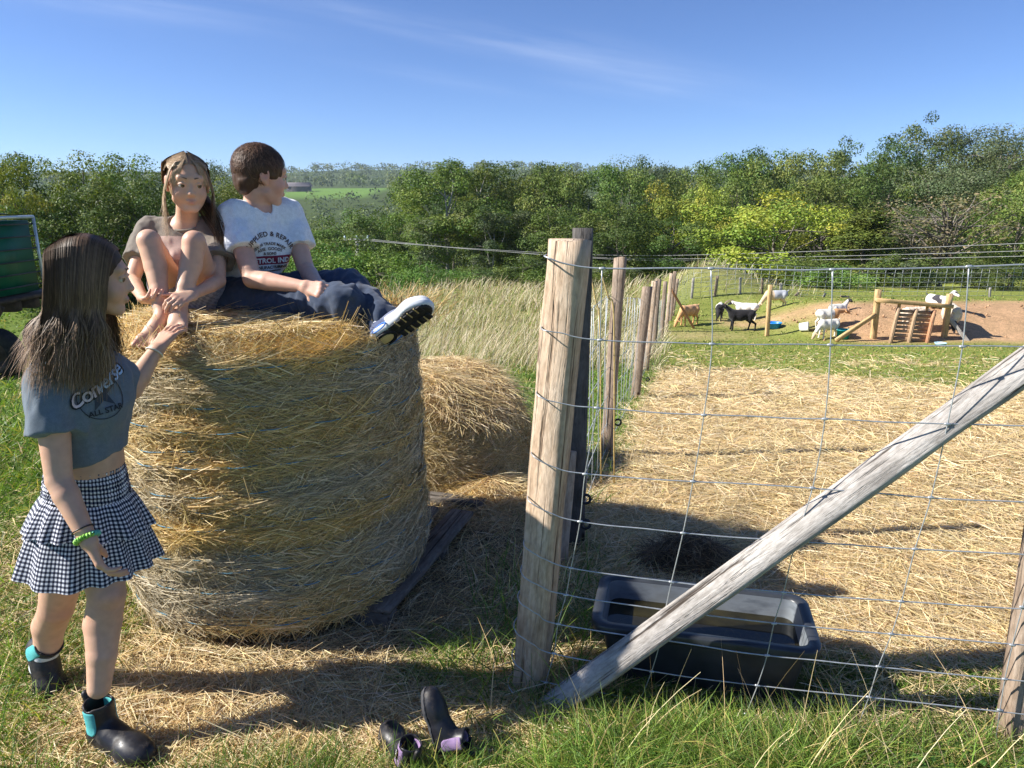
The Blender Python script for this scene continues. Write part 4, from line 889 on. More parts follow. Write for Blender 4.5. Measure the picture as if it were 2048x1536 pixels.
# --- trailer with a water tank on the left
def trailer():
    yy = 9.6; R = W(66, 600, yy); zd = R[2]; xr = R[0] - .46; gz = float(H0(xr, yy))
    dark = mat_noise('rusty_iron', (.03, .025, .022), (.09, .06, .045), 9, .8, .3, .01)
    e = empty('trailer', (xr - .6, yy + .5, gz), 'dark rusty flat trailer carrying the green water tank', 'trailer')
    def box(name, par, lo, hi, m, **k):
        lo = np.array(lo, float); hi = np.array(hi, float); v = np.array([(x, y, z) for z in (lo[2], hi[2]) for y in (lo[1], hi[1]) for x in (lo[0], hi[0])]); f = np.array([(0, 2, 3, 1), (4, 5, 7, 6), (0, 1, 5, 4), (2, 6, 7, 3), (0, 4, 6, 2), (1, 3, 7, 5)]); return part(name, par, v, f, m, **k)
    box('deck', e, (xr - 2.6, yy - .1, zd - .06), (xr + .06, yy + 1.25, zd - .005), dark); box('side_rail', e, (xr - 2.6, yy - .16, zd - .16), (xr + .08, yy - .1, zd + .0), dark); box('side_rail', e, (xr - 2.6, yy + 1.25, zd - .16), (xr + .08, yy + 1.31, zd), dark)
    box('chassis', e, (xr - 2.5, yy + .35, zd - .22), (xr - .05, yy + .5, zd - .06), dark); box('chassis', e, (xr - 2.5, yy + .75, zd - .22), (xr - .05, yy + .9, zd - .06), dark)
    part('strut', e, *tube(np.array([(xr + .03, yy + .0, zd - .1), (xr - .5, yy + .1, gz + .38)]), .03, 6), dark)
    rub = mat_noise('tyre_rubber', (.012, .012, .012), (.03, .029, .028), 20, .85, .3, .01)
    for dy in (0.0, 1.15):
        c = np.array((W(-10, 690, yy)[0], yy + dy, gz + .36))
        prof = np.array([(.2, -.09), (.33, -.1), (.36, -.075), (.365, 0), (.36, .075), (.33, .1), (.2, .09)]); n = 28; th = np.arange(n) * 2 * math.pi / n
        v = np.stack([c[0] + prof[:, None, 0] * np.cos(th), np.repeat(c[1] + prof[:, 1:2], n, 1), c[2] + prof[:, None, 0] * np.sin(th)], -1).reshape(-1, 3); i = np.arange(6)[:, None] * n; j = np.arange(n)[None]; k = (j + 1) % n
        w = part('wheel', e, v, np.stack([i + j, i + n + j, i + n + k, i + k], -1).reshape(-1, 4), rub, smooth_=True)
        prof = np.array([(.001, -.03), (.06, -.05), (.07, -.02), (.15, -.01), (.19, -.06), (.205, -.085)])
        v = np.stack([c[0] + prof[:, None, 0] * np.cos(th), np.repeat(c[1] + prof[:, 1:2], n, 1), c[2] + prof[:, None, 0] * np.sin(th)], -1).reshape(-1, 3); i = np.arange(5)[:, None] * n
        part('rim', w, v, np.stack([i + j, i + n + j, i + n + k, i + k], -1).reshape(-1, 4), dark)
    t = empty('water_tank', (xr - .6, yy + .5, zd), 'green water tank in a wire cage under a blue tarpaulin, on the trailer', 'tank')
    x0, x1, y0, y1, z0, z1 = xr - 1.2, xr - .03, yy + .0, yy + 1.0, zd + .02, zd + 1.08
    gm = mat_noise('green_tank', (.005, .075, .036), (.009, .12, .06), 3, .45, .15, .02); cage = mat_noise('cage_steel', (.02, .03, .03), (.05, .06, .06), 12, .5, 0); alu = mat_noise('cage_corner', (.5, .55, .6), (.66, .7, .74), 10, .4, .05, .002, metal=.4)
    box('bottle', t, (x0 + .04, y0 + .04, z0), (x1 - .04, y1 - .04, z1 - .05), gm)
    for z in np.linspace(z0 + .1, z1 - .1, 6): part('cage_bar', t, *tube(np.array([(x0, y0, z), (x1, y0, z), (x1, y1, z)]), .012, 5), cage)
    for x in np.linspace(x0, x1 - .24, 5): part('cage_bar', t, *tube(np.array([(x, y0 - .012, z0), (x, y0 - .012, z1)]), .012, 5), cage)
    part('corner_tube', t, *tube(np.array([(x1 + .012, y0 - .02, z0 + .08), (x1 + .012, y0 - .02, z1)]), .03, 8), alu); part('corner_tube', t, *tube(np.array([(x1 + .02, y1, z0), (x1 + .02, y1, z1)]), .02, 6), alu)
    part('top_tube', t, *tube(np.array([(x0, y0 - .02, z1), (x1 + .03, y0 - .02, z1)]), .022, 8), alu); part('top_tube', t, *tube(np.array([(x1 + .02, y0, z1), (x1 + .02, y1, z1)]), .022, 8), alu)
    for z in np.linspace(z0 + .18, z1 - .12, 5): part('clip', t, *tube(np.array([(x1 - .01, y0 - .05, z), (x1 + .05, y0 - .045, z + .005)]), .014, 5), alu)
    tm = mat_noise('tarpaulin', (.05, .09, .15), (.10, .16, .24), 6, .5, .3, .02)
    n = 14; us = np.linspace(0, 1, n); P = []
    for u in us:
        xx = x0 + (x1 - x0) * u; drop = .1 + .72 * u ** 3 + .04 * math.sin(u * 17); P.append([(xx, y1, z1 + .02), (xx, y0 + .3, z1 + .05 + .02 * math.sin(u * 9)), (xx, y0 - .035, z1 + .0), (xx, y0 - .05 + .02 * math.sin(u * 14), z1 - drop * .5), (xx + .015 * u, y0 - .04 + .02 * math.sin(u * 11 + 1), z1 - drop)])
    P = np.array(P).reshape(-1, 3); i = np.arange(n - 1)[:, None] * 5; j = np.arange(4)[None]
    part('tarpaulin', t, P, np.stack([i + j, i + j + 1, i + 6 + j, i + 5 + j], -1).reshape(-1, 4), tm, smooth_=True)
trailer()
# ------------------------------------------------------------------ smooth solids (distance fields meshed on a grid)
FINE = [False]; MARG = .07
class S:
    def __init__(s, fn, lo, hi): s.fn = fn; s.lo = np.asarray(lo, float); s.hi = np.asarray(hi, float)
    def __call__(s, p): return s.fn(p)
def _prim(fn, lo, hi):
    lo = np.asarray(lo, float); hi = np.asarray(hi, float)
    def g(p):
        if not FINE[0]: return fn(p)
        k = np.all((p > lo - MARG) & (p < hi + MARG), 1); d = np.full(len(p), MARG * .9, np.float32)
        if k.any(): d[k] = fn(p[k])
        return d
    return S(g, lo, hi)
def cone(a, b, r1, r2=None, flat=None):
    a = np.asarray(a, float); b = np.asarray(b, float); r2 = r1 if r2 is None else r2; ab = b - a; L2 = max(float(ab @ ab), 1e-12)
    def fn(p):
        q = p - a; t = np.clip((q @ ab) / L2, 0, 1); return np.linalg.norm(q - t[:, None] * ab, axis=1) - (r1 + (r2 - r1) * t)
    r = max(r1, r2); return _prim(fn, np.minimum(a, b) - r, np.maximum(a, b) + r)
def chain(k, pts, rads):
    return U(k, *[cone(pts[i], pts[i + 1], rads[i], rads[i + 1]) for i in range(len(pts) - 1)])
def ell(c, rad, R=None):
    """ellipsoid; R rows are its axes in the world"""
    c = np.asarray(c, float); rad = np.asarray(rad, float); R = np.eye(3) if R is None else np.asarray(R, float)
    def fn(p):
        q = (p - c) @ R.T; k0 = np.linalg.norm(q / rad, axis=1); k1 = np.linalg.norm(q / rad ** 2, axis=1); return k0 * (k0 - 1) / np.maximum(k1, 1e-6)
    m = rad.max(); return _prim(fn, c - m, c + m)
def rbox(c, half, r, R=None):
    c = np.asarray(c, float); half = np.asarray(half, float); R = np.eye(3) if R is None else np.asarray(R, float)
    def fn(p):
        q = np.abs((p - c) @ R.T) - (half - r); return np.linalg.norm(np.maximum(q, 0), axis=1) + np.minimum(q.max(1), 0) - r
    m = np.linalg.norm(half); return _prim(fn, c - m, c + m)
def plane(pt, n):
    pt = np.asarray(pt, float); n = nrm(n); return S(lambda p: (p - pt) @ n, [-1e3] * 3, [1e3] * 3)
def smin(a, b, k):
    if k <= 0: return np.minimum(a, b)
    h = np.maximum(k - np.abs(a - b), 0) / k; return np.minimum(a, b) - h * h * k * .25
def U(k, *ch):
    def fn(p):
        d = ch[0](p)
        for c in ch[1:]: d = smin(d, c(p), k)
        return d
    return S(fn, np.min([c.lo for c in ch], 0), np.max([c.hi for c in ch], 0))
def SUB(k, a, *bs):
    def fn(p):
        d = a(p)
        for b in bs: d = -smin(-d, b(p), k)
        return d
    return S(fn, a.lo, a.hi)
def INT(k, a, *bs):
    def fn(p):
        d = a(p)
        for b in bs: d = -smin(-d, -b(p), k)
        return d
    return S(fn, a.lo, a.hi)
def OFF(a, o): return S(lambda p: a(p) - o, a.lo - o, a.hi + o)
def DISP(a, fn, m=.02): return S(lambda p: a(p) - fn(p), a.lo - m, a.hi + m)
def surface(sdf, h, pad=3, lo=None, hi=None):
    lo = (sdf.lo if lo is None else np.asarray(lo, float)) - pad * h; hi = (sdf.hi if hi is None else np.asarray(hi, float)) + pad * h; B = 8
    nb = np.ceil((hi - lo) / (h * B)).astype(int) + 1; n = nb * B
    bi = np.stack(np.meshgrid(*[np.arange(q) for q in nb], indexing='ij'), -1).reshape(-1, 3)
    FINE[0] = False; cd = sdf((lo + (bi + .5) * B * h).astype(np.float32)); FINE[0] = True
    act = np.abs(cd) < B * h * .87 * 1.25 + .012
    val = np.repeat(np.repeat(np.repeat(np.where(cd < 0, -1, 1).astype(np.float32).reshape(nb), B, 0), B, 1), B, 2)
    loc = np.stack(np.meshgrid(*[np.arange(B)] * 3, indexing='ij'), -1).reshape(-1, 3)
    A = bi[act]
    for s in range(0, len(A), 400):
        g = (A[s:s + 400, None] * B + loc[None]).reshape(-1, 3); val[g[:, 0], g[:, 1], g[:, 2]] = sdf((lo + g * h).astype(np.float32))
    FINE[0] = False
    neg = val < 0; n0, n1, n2 = val.shape
    c8 = [neg[a:n0 - 1 + a, b:n1 - 1 + b, c:n2 - 1 + c] for a in (0, 1) for b in (0, 1) for c in (0, 1)]
    cnt = sum(c.astype(np.int8) for c in c8); cells = np.argwhere((cnt > 0) & (cnt < 8)); ids = np.full((n0 - 1, n1 - 1, n2 - 1), -1, np.int32); ids[cells[:, 0], cells[:, 1], cells[:, 2]] = np.arange(len(cells))
    acc = np.zeros((len(cells), 3)); m = np.zeros(len(cells)); cor = [(a, b, c) for a in (0, 1) for b in (0, 1) for c in (0, 1)]
    cv = {q: val[cells[:, 0] + q[0], cells[:, 1] + q[1], cells[:, 2] + q[2]] for q in cor}
    for q in cor:
        for ax in range(3):
            if q[ax]: continue
            q2 = tuple(1 if i == ax else q[i] for i in range(3)); a, b = cv[q], cv[q2]; k = (a < 0) != (b < 0); t = a / np.where(k, a - b, 1)
            pt = np.tile(np.array(q, float), (len(cells), 1)); pt[:, ax] += t; acc[k] += pt[k]; m[k] += 1
    v = lo + (cells + acc / np.maximum(m, 1)[:, None]) * h
    F = []
    for ax in range(3):
        sl = [slice(None)] * 3; sl2 = [slice(None)] * 3; sl[ax] = slice(0, -1); sl2[ax] = slice(1, None)
        e = np.argwhere(neg[tuple(sl)] != neg[tuple(sl2)]); o1, o2 = (ax + 1) % 3, (ax + 2) % 3
        e = e[(e[:, o1] > 0) & (e[:, o2] > 0) & (e[:, o1] < val.shape[o1] - 1) & (e[:, o2] < val.shape[o2] - 1)]
        if not len(e): continue
        def cid(d1, d2):
            q = e.copy(); q[:, o1] += d1; q[:, o2] += d2; return ids[q[:, 0], q[:, 1], q[:, 2]]
        f = np.stack([cid(-1, -1), cid(0, -1), cid(0, 0), cid(-1, 0)], -1); flip = ~neg[e[:, 0], e[:, 1], e[:, 2]]; f[flip] = f[flip][:, ::-1]; F.append(f)
    F = np.concatenate(F); F = F[(F >= 0).all(1)]
    return v, F
def solid(name, parent, sdf, h, mat, col=(.5, .5, .5), label=None, lo=None, hi=None):
    v, f = surface(sdf, h, lo=lo, hi=hi); c = col(v) if callable(col) else np.tile(np.asarray(col, float), (len(v), 1))
    return part(name, parent, v, f, mat, c, True, label=label)
def basis(f, u):
    """rows: right, forward, up"""
    f = nrm(f); u = np.asarray(u, float); u = nrm(u - f * np.dot(u, f)); return np.stack([np.cross(f, u), f, u])

# ------------------------------------------------------------------ the bales
HAYC = [(.66, .52, .25), (.54, .44, .24), (.78, .66, .42), (.46, .37, .19), (.70, .55, .27), (.34, .27, .14), (.84, .74, .52)]
M_HAYC = mat_noise('packed_hay', (.20, .15, .075), (.50, .39, .19), 26, .95, .9, .03, stretch=(1, 1, 2.4), c3=(.34, .26, .12))
M_TWINE = mat_noise('blue_twine', (.07, .20, .29), (.13, .30, .40), 30, .6, .1, .001)
BC = np.array((-1.02, 2.92)); BR = .62; BZ0, BZ1 = .09, 1.185
def bale_r(z):
    t = (z - BZ0) / (BZ1 - BZ0); return BR * (1 - .07 * np.exp(-((t) / .10) ** 2) - .16 * np.clip((t - .93) / .07, 0, 1.2) ** 2.2 + .016 * np.sin(t * 54)) - .02 * (t - .5)
def build_bale():
    e = empty('hay_bale', (BC[0], BC[1], BZ0), 'big round hay bale standing on end, the two children sitting on it', 'hay bale')
    n = 120; z = np.concatenate([np.linspace(BZ0, BZ1, 60)]); th = np.arange(n) * 2 * math.pi / n; T, Z = np.meshgrid(th, z)
    rr = bale_r(Z) + .016 * vnoise(np.stack([np.cos(T) * 3, np.sin(T) * 3, Z * 5], -1), 3) + .010 * vnoise(np.stack([np.cos(T) * 9, np.sin(T) * 9, Z * 14], -1), 4) - .012
    v = np.stack([BC[0] + rr * np.cos(T), BC[1] + rr * np.sin(T), Z], -1).reshape(-1, 3); i = np.arange(len(z) - 1)[:, None] * n; j = np.arange(n)[None]; k = (j + 1) % n
    F = [np.stack([i + j, i + k, i + n + k, i + n + j], -1).reshape(-1, 4)]; base = (len(z) - 1) * n; top = []
    for q, s in enumerate((.8, .6, .4, .2, .02)):
        r2 = rr[-1] * s; top.append(np.stack([BC[0] + r2 * np.cos(th), BC[1] + r2 * np.sin(th), BZ1 + .022 * (1 - s) + .012 * noise2(np.cos(th) * 4 * s, np.sin(th) * 4 * s, 9)], -1))
    v = np.concatenate([v] + top); i = base + np.arange(5)[:, None] * n; F.append(np.stack([i + j, i + k, i + n + k, i + n + j], -1).reshape(-1, 4))
    part('core', e, v, F, M_HAYC, smooth_=True)
    # stalks round the side
    V = MB(); m = 120000; th = RNG.uniform(0, 2 * math.pi, m); z = BZ0 + (BZ1 - BZ0) * RNG.random(m)
    patch = vnoise(np.stack([np.cos(th) * 2.2, np.sin(th) * 2.2, z * 3.2], -1), 6); comb = vnoise(np.stack([np.cos(th) * 1.6 + 9, np.sin(th) * 1.6, z * 6.5], -1), 7)
    tilt = RNG.normal(0, .30, m) + .45 * comb; wild = RNG.random(m) < .22; tilt[wild] = RNG.uniform(-1.4, 1.4, wild.sum())
    sgn = np.where(RNG.random(m) < .5, 1, -1); out = np.abs(RNG.normal(0, .07, m)); stick = RNG.random(m) < .05; out[stick] = RNG.uniform(.15, .6, stick.sum())
    rad = np.stack([np.cos(th), np.sin(th), 0 * th], -1); tan = np.stack([-np.sin(th), np.cos(th), 0 * th], -1)
    D = tan * (np.cos(tilt) * sgn)[:, None] + np.array((0, 0, 1.)) * (np.sin(tilt))[:, None] + rad * out[:, None]
    lump = .016 * vnoise(np.stack([np.cos(th) * 3, np.sin(th) * 3, z * 5], -1), 3) + .010 * vnoise(np.stack([np.cos(th) * 9, np.sin(th) * 9, z * 14], -1), 4)
    r = bale_r(z) + lump - .008 + .022 * RNG.random(m) ** 2
    P = np.stack([BC[0] + r * np.cos(th), BC[1] + r * np.sin(th), z], -1); Ln = RNG.uniform(.05, .20, m) * (1 + .5 * (RNG.random(m) < .1))
    P -= D * (Ln * .5)[:, None] * (1, 1, 1)
    w = np.array([.5, .5, .35, .5, .45, .4, .22]); c = pick(m, HAYC, .2, w / w.sum())
    gold = np.clip(.5 + .9 * patch + .5 * np.sin(z * 17 + 1.5 * comb), 0, 1)[:, None]; grey = (c.mean(1, keepdims=True) * np.array((1.1, .96, .68))); c = ((c * np.array((1.06, .98, .80))) * gold + grey * (1 - gold)) * 1.08
    rst = rad + RNG.normal(0, .45, (m, 3)); sag = RNG.uniform(0, .18, m)
    v, f, cc = blades(P, D, Ln, RNG.uniform(.0016, .0038, m), c, rst, sag, 3, .5, -rad + np.array((0, 0, -.25))); V.add(v, f, cc)
    # the top: a thick, loose, combed layer
    m = 30000; q = np.sqrt(RNG.random(m)) * .97; th = RNG.uniform(0, 2 * math.pi, m); rr_ = q * bale_r(np.full(m, BZ1))
    P = np.stack([BC[0] + rr_ * np.cos(th), BC[1] + rr_ * np.sin(th), BZ1 + .022 * (1 - q) + RNG.uniform(-.004, .024, m)], -1); a = th + np.where(RNG.random(m) < .6, 1.57 + RNG.normal(0, .45, m), RNG.uniform(0, 6.28, m)); el = RNG.normal(.03, .14, m)
    D = np.stack([np.cos(a), np.sin(a), el], -1); Ln = RNG.uniform(.06, .24, m); P -= D * (Ln * .45)[:, None] * (1, 1, .3)
    ov = np.hypot(P[:, 0] + D[:, 0] * Ln - BC[0], P[:, 1] + D[:, 1] * Ln - BC[1]) > BR * .98
    v, f, cc = blades(P, D, Ln, RNG.uniform(.0018, .0036, m), pick(m, [HAYC[0], HAYC[2], HAYC[4], HAYC[6], HAYC[3]], .2) * 1.05, np.tile((0, 0, 1.), (m, 1)) + RNG.normal(0, .5, (m, 3)), np.where(ov, .45, .1), 3, .5); V.add(v, f, cc)
    # loose wisps sticking up from the top and hanging from the rim
    m = 1500; th = RNG.uniform(0, 2 * math.pi, m); q = RNG.uniform(.3, 1.0, m); rr_ = q * bale_r(np.full(m, BZ1)); P = np.stack([BC[0] + rr_ * np.cos(th), BC[1] + rr_ * np.sin(th), np.full(m, BZ1)], -1)
    a = RNG.uniform(0, 6.28, m); D = np.stack([np.cos(a), np.sin(a), RNG.uniform(.15, 1.1, m)], -1)
    v, f, cc = blades(P, D, RNG.uniform(.05, .15, m), .0024, pick(m, STRAW, .2), None, .35, 4, .4); V.add(v, f, cc)
    part('stalks', e, V.verts(), V.faces(), M_STRAW, V.cols(), kind='stuff')
    # a wild tuft at the right rear of the top
    m = 260; P = np.array((-.50, 3.28, 1.13)) + RNG.normal(0, .06, (m, 3)) * (1.3, 1, .3); a = RNG.uniform(0, 6.28, m); D = np.stack([np.cos(a), np.sin(a) * .6, RNG.uniform(.3, 1.6, m)], -1)
    v, f, cc = blades(P, D, RNG.uniform(.1, .26, m), .003, pick(m, [(.62, .40, .14), (.66, .46, .2)], .2), None, .25, 5, .4); part('loose_tuft', e, v, f, M_STRAW, cc, kind='stuff')
    # rounds of twine, half sunk in the hay
    for k, (t, sl, ph) in enumerate([(.045, .012, 0), (.10, .018, .6), (.155, .02, 1.0), (.235, .016, 1.3), (.30, .012, .3), (.39, .016, .9), (.455, .014, 1.6), (.53, .018, .2), (.60, .01, 1.1), (.66, .016, .4), (.74, .014, 1.9), (.80, .012, .8), (.885, .012, 1.2), (.925, .016, .5)]):
        th = np.linspace(0, 2 * math.pi, 150); z = BZ0 + t * (BZ1 - BZ0) + sl * np.sin(th * 1.0 + ph * 3) + .006 * np.sin(th * 5 + ph * 7); lump = .016 * vnoise(np.stack([np.cos(th) * 3, np.sin(th) * 3, z * 5], -1), 3) + .010 * vnoise(np.stack([np.cos(th) * 9, np.sin(th) * 9, z * 14], -1), 4)
        r = bale_r(z) + lump + .006 * np.sin(th * 23 + ph * 9) + .005 * noise2(th * 9, np.full(150, k * 3.), 4) + .005
        part('twine', e, *tube(np.stack([BC[0] + r * np.cos(th), BC[1] + r * np.sin(th), z], -1), .0019, 5, caps=False), M_TWINE)
build_bale()
def build_bale2():
    c = np.array((-.40, 4.30, 0.)); e = empty('hay_bale', tuple(c), 'smaller half eaten hay bale behind the big one, its top slumping forward', 'hay bale')
    def top(x, y):  # slumped: high at the back left, low at the front right
        return .60 - .22 * smooth(-.1, .55, x * .8 - y * .55) - .10 * smooth(.3, .52, np.hypot(x, y)) + .03 * noise2(x * 6, y * 6, 12)
    def P(q, th):
        r = .465 * q * (1 + .05 * noise2(np.cos(th) * 2, np.sin(th) * 2, 14)); return r * np.cos(th), r * np.sin(th)
    n = 72; th = np.arange(n) * 2 * math.pi / n; V = []; j = np.arange(n)[None]; k = (j + 1) % n
    for t in np.linspace(0, 1, 14):
        x, y = P(np.full(n, 1 - .10 * max(0, (t - .8) / .2) ** 2 + .06 * math.sin(t * 3.1)), th); V.append(np.stack([c[0] + x, c[1] + y, t * top(x, y) + .0], -1))
    for s in (.75, .5, .25, .02):
        x, y = P(np.full(n, .9 * s), th); V.append(np.stack([c[0] + x, c[1] + y, top(x, y) + .015], -1))
    v = np.concatenate(V); i = np.arange(len(V) - 1)[:, None] * n; part('core', e, v, np.stack([i + j, i + k, i + n + k, i + n + j], -1).reshape(-1, 4), M_HAYC, smooth_=True)
    M = MB(); m = 38000; th = RNG.uniform(0, 6.283, m); t = RNG.random(m); x, y = P(1 - .1 * np.maximum(0, (t - .8) / .2) ** 2 + .06 * np.sin(t * 3.1) + .02 + .03 * RNG.random(m), th); z = t * top(x, y)
    rad = np.stack([np.cos(th), np.sin(th), 0 * th], -1); tan = np.stack([-np.sin(th), np.cos(th), 0 * th], -1); ti = RNG.normal(0, .6, m)
    D = tan * np.cos(ti)[:, None] * np.where(RNG.random(m) < .5, 1, -1)[:, None] + np.array((0, 0, 1.)) * np.sin(ti)[:, None] + rad * np.abs(RNG.normal(0, .35, m))[:, None]; Ln = RNG.uniform(.08, .28, m)
    v, f, cc = blades(np.stack([c[0] + x, c[1] + y, z], -1) - D * Ln[:, None] * .5, D, Ln, RNG.uniform(.002, .004, m), pick(m, HAYC, .22), rad + RNG.normal(0, .5, (m, 3)), .2, 3, .5); M.add(v, f, cc)
    m = 16000; th = RNG.uniform(0, 6.283, m); x, y = P(.93 * np.sqrt(RNG.random(m)), th); a = RNG.uniform(0, 6.283, m); D = np.stack([np.cos(a), np.sin(a), RNG.normal(.05, .2, m)], -1)
    v, f, cc = blades(np.stack([c[0] + x, c[1] + y, top(x, y) + .015 + RNG.uniform(0, .03, m)], -1), D, RNG.uniform(.06, .2, m), .003, pick(m, STRAW, .2), np.tile((0, 0, 1.), (m, 1)) + RNG.normal(0, .5, (m, 3)), .25, 3, .5); M.add(v, f, cc)
    # hay fallen at its foot
    m = 12000; th = RNG.uniform(0, 6.283, m); q = np.abs(RNG.normal(0, .3, m)); x = .28 + q * np.cos(th) * 1.1; y = -.5 + q * np.sin(th) * .7; a = RNG.uniform(0, 6.283, m)
    v, f, cc = blades(np.stack([c[0] + x, c[1] + y, H(c[0] + x, c[1] + y) + np.maximum(0, .13 - q * .3) * RNG.random(m)], -1), np.stack([np.cos(a), np.sin(a), RNG.normal(.1, .25, m)], -1), RNG.uniform(.06, .22, m), .003, pick(m, STRAW, .25), None, .25, 3, .5); M.add(v, f, cc)
    part('stalks', e, M.verts(), M.faces(), M_STRAW, M.cols(), kind='stuff')
build_bale2()
def bale_pallet():
    e = empty('pallet', (BC[0], BC[1], 0), 'dark worn pallet lying under the big hay bale', 'pallet'); m = plank_mat('old_pallet', (.07, .06, .05), (.15, .13, .11), (.26, .235, .21))
    a = math.radians(73); u = np.array((math.cos(a), math.sin(a), 0)); w = np.array((-math.sin(a), math.cos(a), 0)); c = np.array((-.52, 2.46, 0)) + u * .63 + w * .52
    for k in range(6):
        o = c + w * (-.49 + k * .195); timber('slat', o - u * .60 + (0, 0, .078), o + u * .36 + (0, 0, .078), .125, .022, m, e, side=w, segs=6, wob=.002, seed=90 + k)
    for k in range(3):
        o = c + u * (-.56 + .56 * k); timber('runner', o - w * .54 + (0, 0, .03), o + w * .54 + (0, 0, .03), .09, .07, m, e, side=u, segs=4, seed=97 + k)
bale_pallet()

# ------------------------------------------------------------------ rubber ankle boots
M_RUBBER = bpy.data.materials.new('black_rubber'); _nt, _b, _L = nodes(M_RUBBER); _f = noise_node(_nt, 14, 5); _L(mixc(_nt, ramp(_nt, noise_node(_nt, 22, 6, .7), [(.52, (0, 0, 0)), (.72, (.55, .55, .55))]), ramp(_nt, _f, [(.3, (.010, .010, .013)), (.7, (.022, .022, .028))]), (.11, .085, .06)), _b.inputs['Base Color']); _L(ramp(_nt, noise_node(_nt, 22, 6, .7), [(.45, (.36,) * 3), (.7, (.8,) * 3)]), _b.inputs['Roughness']); setin(_b, Specular_IOR_Level=.4); bump(_nt, _b, noise_node(_nt, 90, 3), .06, .002)
M_SOLE = mat_noise('boot_sole', (.03, .03, .033), (.075, .075, .08), 30, .7, .2, .002)
def boot(e, heel, fwd, up, s, elastic, tall=.135, tag=False, tagside=1):
    """an ankle boot; heel: centre of the heel on the sole's underside"""
    B = basis(fwd, up); X = lambda x, y, z: np.asarray(heel, float) + s * (x * B[0] + y * B[1] + z * B[2])
    foot = U(.03 * s, chain(.02 * s, [X(0, .0, .045), X(0, .07, .045), X(0, .15, .036), X(0, .195, .034)], [.036 * s, .038 * s, .040 * s, .032 * s]), cone(X(0, .02, .06), X(0, .015, tall), .040 * s, .044 * s), cone(X(0, .07, .06), X(0, .12, .045), .032 * s, .03 * s), ell(X(0, .165, .036), (.046 * s, .06 * s, .034 * s), B))
    low = INT(.006 * s, foot, plane(X(0, 0, .008), -B[2]))
    dip = ell(X(0, .02, tall + .024), (.08 * s, .021 * s, .026 * s), B)
    shell = SUB(.004 * s, INT(.004 * s, low, plane(X(0, 0, tall + .01), B[2])), U(.002, cone(X(0, .015, .07), X(0, .015, tall + .1), .034 * s, .040 * s)), dip)
    solid('upper', e, shell, .0034, M_RUBBER)
    sole = INT(.003 * s, OFF(foot, .005 * s), plane(X(0, 0, .021), B[2]), plane(X(0, 0, .0), -B[2]))
    so = solid('sole', e, sole, .0038, M_SOLE)
    em = mat_noise('elastic_gusset', tuple(np.array(elastic) * .85), tuple(elastic), 50, .85, .3, .002, stretch=(1, 1, 6))
    for sd in (-1, 1):
        g = INT(.002, OFF(foot, .0022 * s), rbox(X(sd * .045, .018, tall - .04), (.03 * s, .024 * s, .046 * s), .018 * s, B), plane(X(0, 0, tall - .004), B[2]))
        g = SUB(.001, g, cone(X(0, .015, .05), X(0, .015, tall + .1), .031 * s, .038 * s))
        go = solid('elastic_panel', e, g, .003, em)
    tab = cone(X(0, -.032, tall - .02), X(0, -.045, tall + .016), .010 * s, .012 * s); tab = INT(.002, tab, plane(X(0, -.052, 0), -B[1])); solid('pull_tab', e, tab, .003, M_RUBBER)
    if tag:
        o = X(tagside * .0475, .025, .098); lb = rbox(o, (.002, .008 * s, .022 * s), .001, B); lm = mat_noise('black_label', (.01, .01, .01), (.02, .02, .02), 30, .6, 0); lo_ = solid('label_patch', e, lb, .0022, lm)
        vv = []; ff = []
        for k in range(5):
            z = .082 + k * .008; q = [X(tagside * .0505, .025 - .0028, z), X(tagside * .0505, .025 + .0028, z), X(tagside * .0505, .025 + .0028, z + .0035), X(tagside * .0505, .025 - .0028, z + .0035)]; vv += q; ff.append(np.arange(4) + 4 * k)
        part('lettering', lo_, np.array(vv), np.array(ff), mat_noise('label_white', (.7, .7, .7), (.8, .8, .8), 9, .7, 0))
MAUVE = (.30, .20, .36); TEAL = (.10, .46, .46)
g = ground(800, 1524); e = empty('rubber_boot', tuple(g), 'black ankle boot with mauve elastic standing upright at the bottom edge', 'boot', 'empty pair of boots')
boot(e, g + (.03, -.045, -.004), (-.45, .75, .12), (.1, .05, 1), .80, MAUVE, tag=True, tagside=-1)
g = ground(882, 1510); e = empty('rubber_boot', tuple(g), 'black ankle boot with mauve elastic tipped over on its heel', 'boot', 'empty pair of boots')
boot(e, g + (-.015, -.02, .045), (-.25, .35, .93), (.93, -.18, .30), .78, MAUVE)
# ------------------------------------------------------------------ people
def mat_skin():
    m = mat_attr('skin', rough=.48, spec=.35, sss=.12, noise=.07, nscale=45); return m
M_SKIN = mat_skin()
def cloth(name, noise=.12, scale=70, rough=.9, fine=420):
    m = bpy.data.materials.new(name); nt, b, L = nodes(m); a = nt.nodes.new('ShaderNodeAttribute'); a.attribute_name = 'Col'
    f = noise_node(nt, scale, 5, .6); g = noise_node(nt, fine, 2)
    c = mixc(nt, 1.0, a.outputs['Color'], ramp(nt, f, [(.25, (1 - noise,) * 3), (.75, (1 + noise,) * 3)]), 'MULTIPLY'); c = mixc(nt, 1.0, c, ramp(nt, g, [(.3, (.88,) * 3), (.7, (1.1,) * 3)]), 'MULTIPLY')
    L(c, b.inputs['Base Color']); setin(b, Roughness=rough, Specular_IOR_Level=.15, Sheen_Weight=.15); bump(nt, b, g, .25, .001); return m
M_CLOTH = cloth('cotton_jersey'); M_DENIM = cloth('dark_denim', .22, 40)
M_HAIR = bpy.data.materials.new('hair'); _nt, _b, _L = nodes(M_HAIR); _a = _nt.nodes.new('ShaderNodeAttribute'); _a.attribute_name = 'Col'
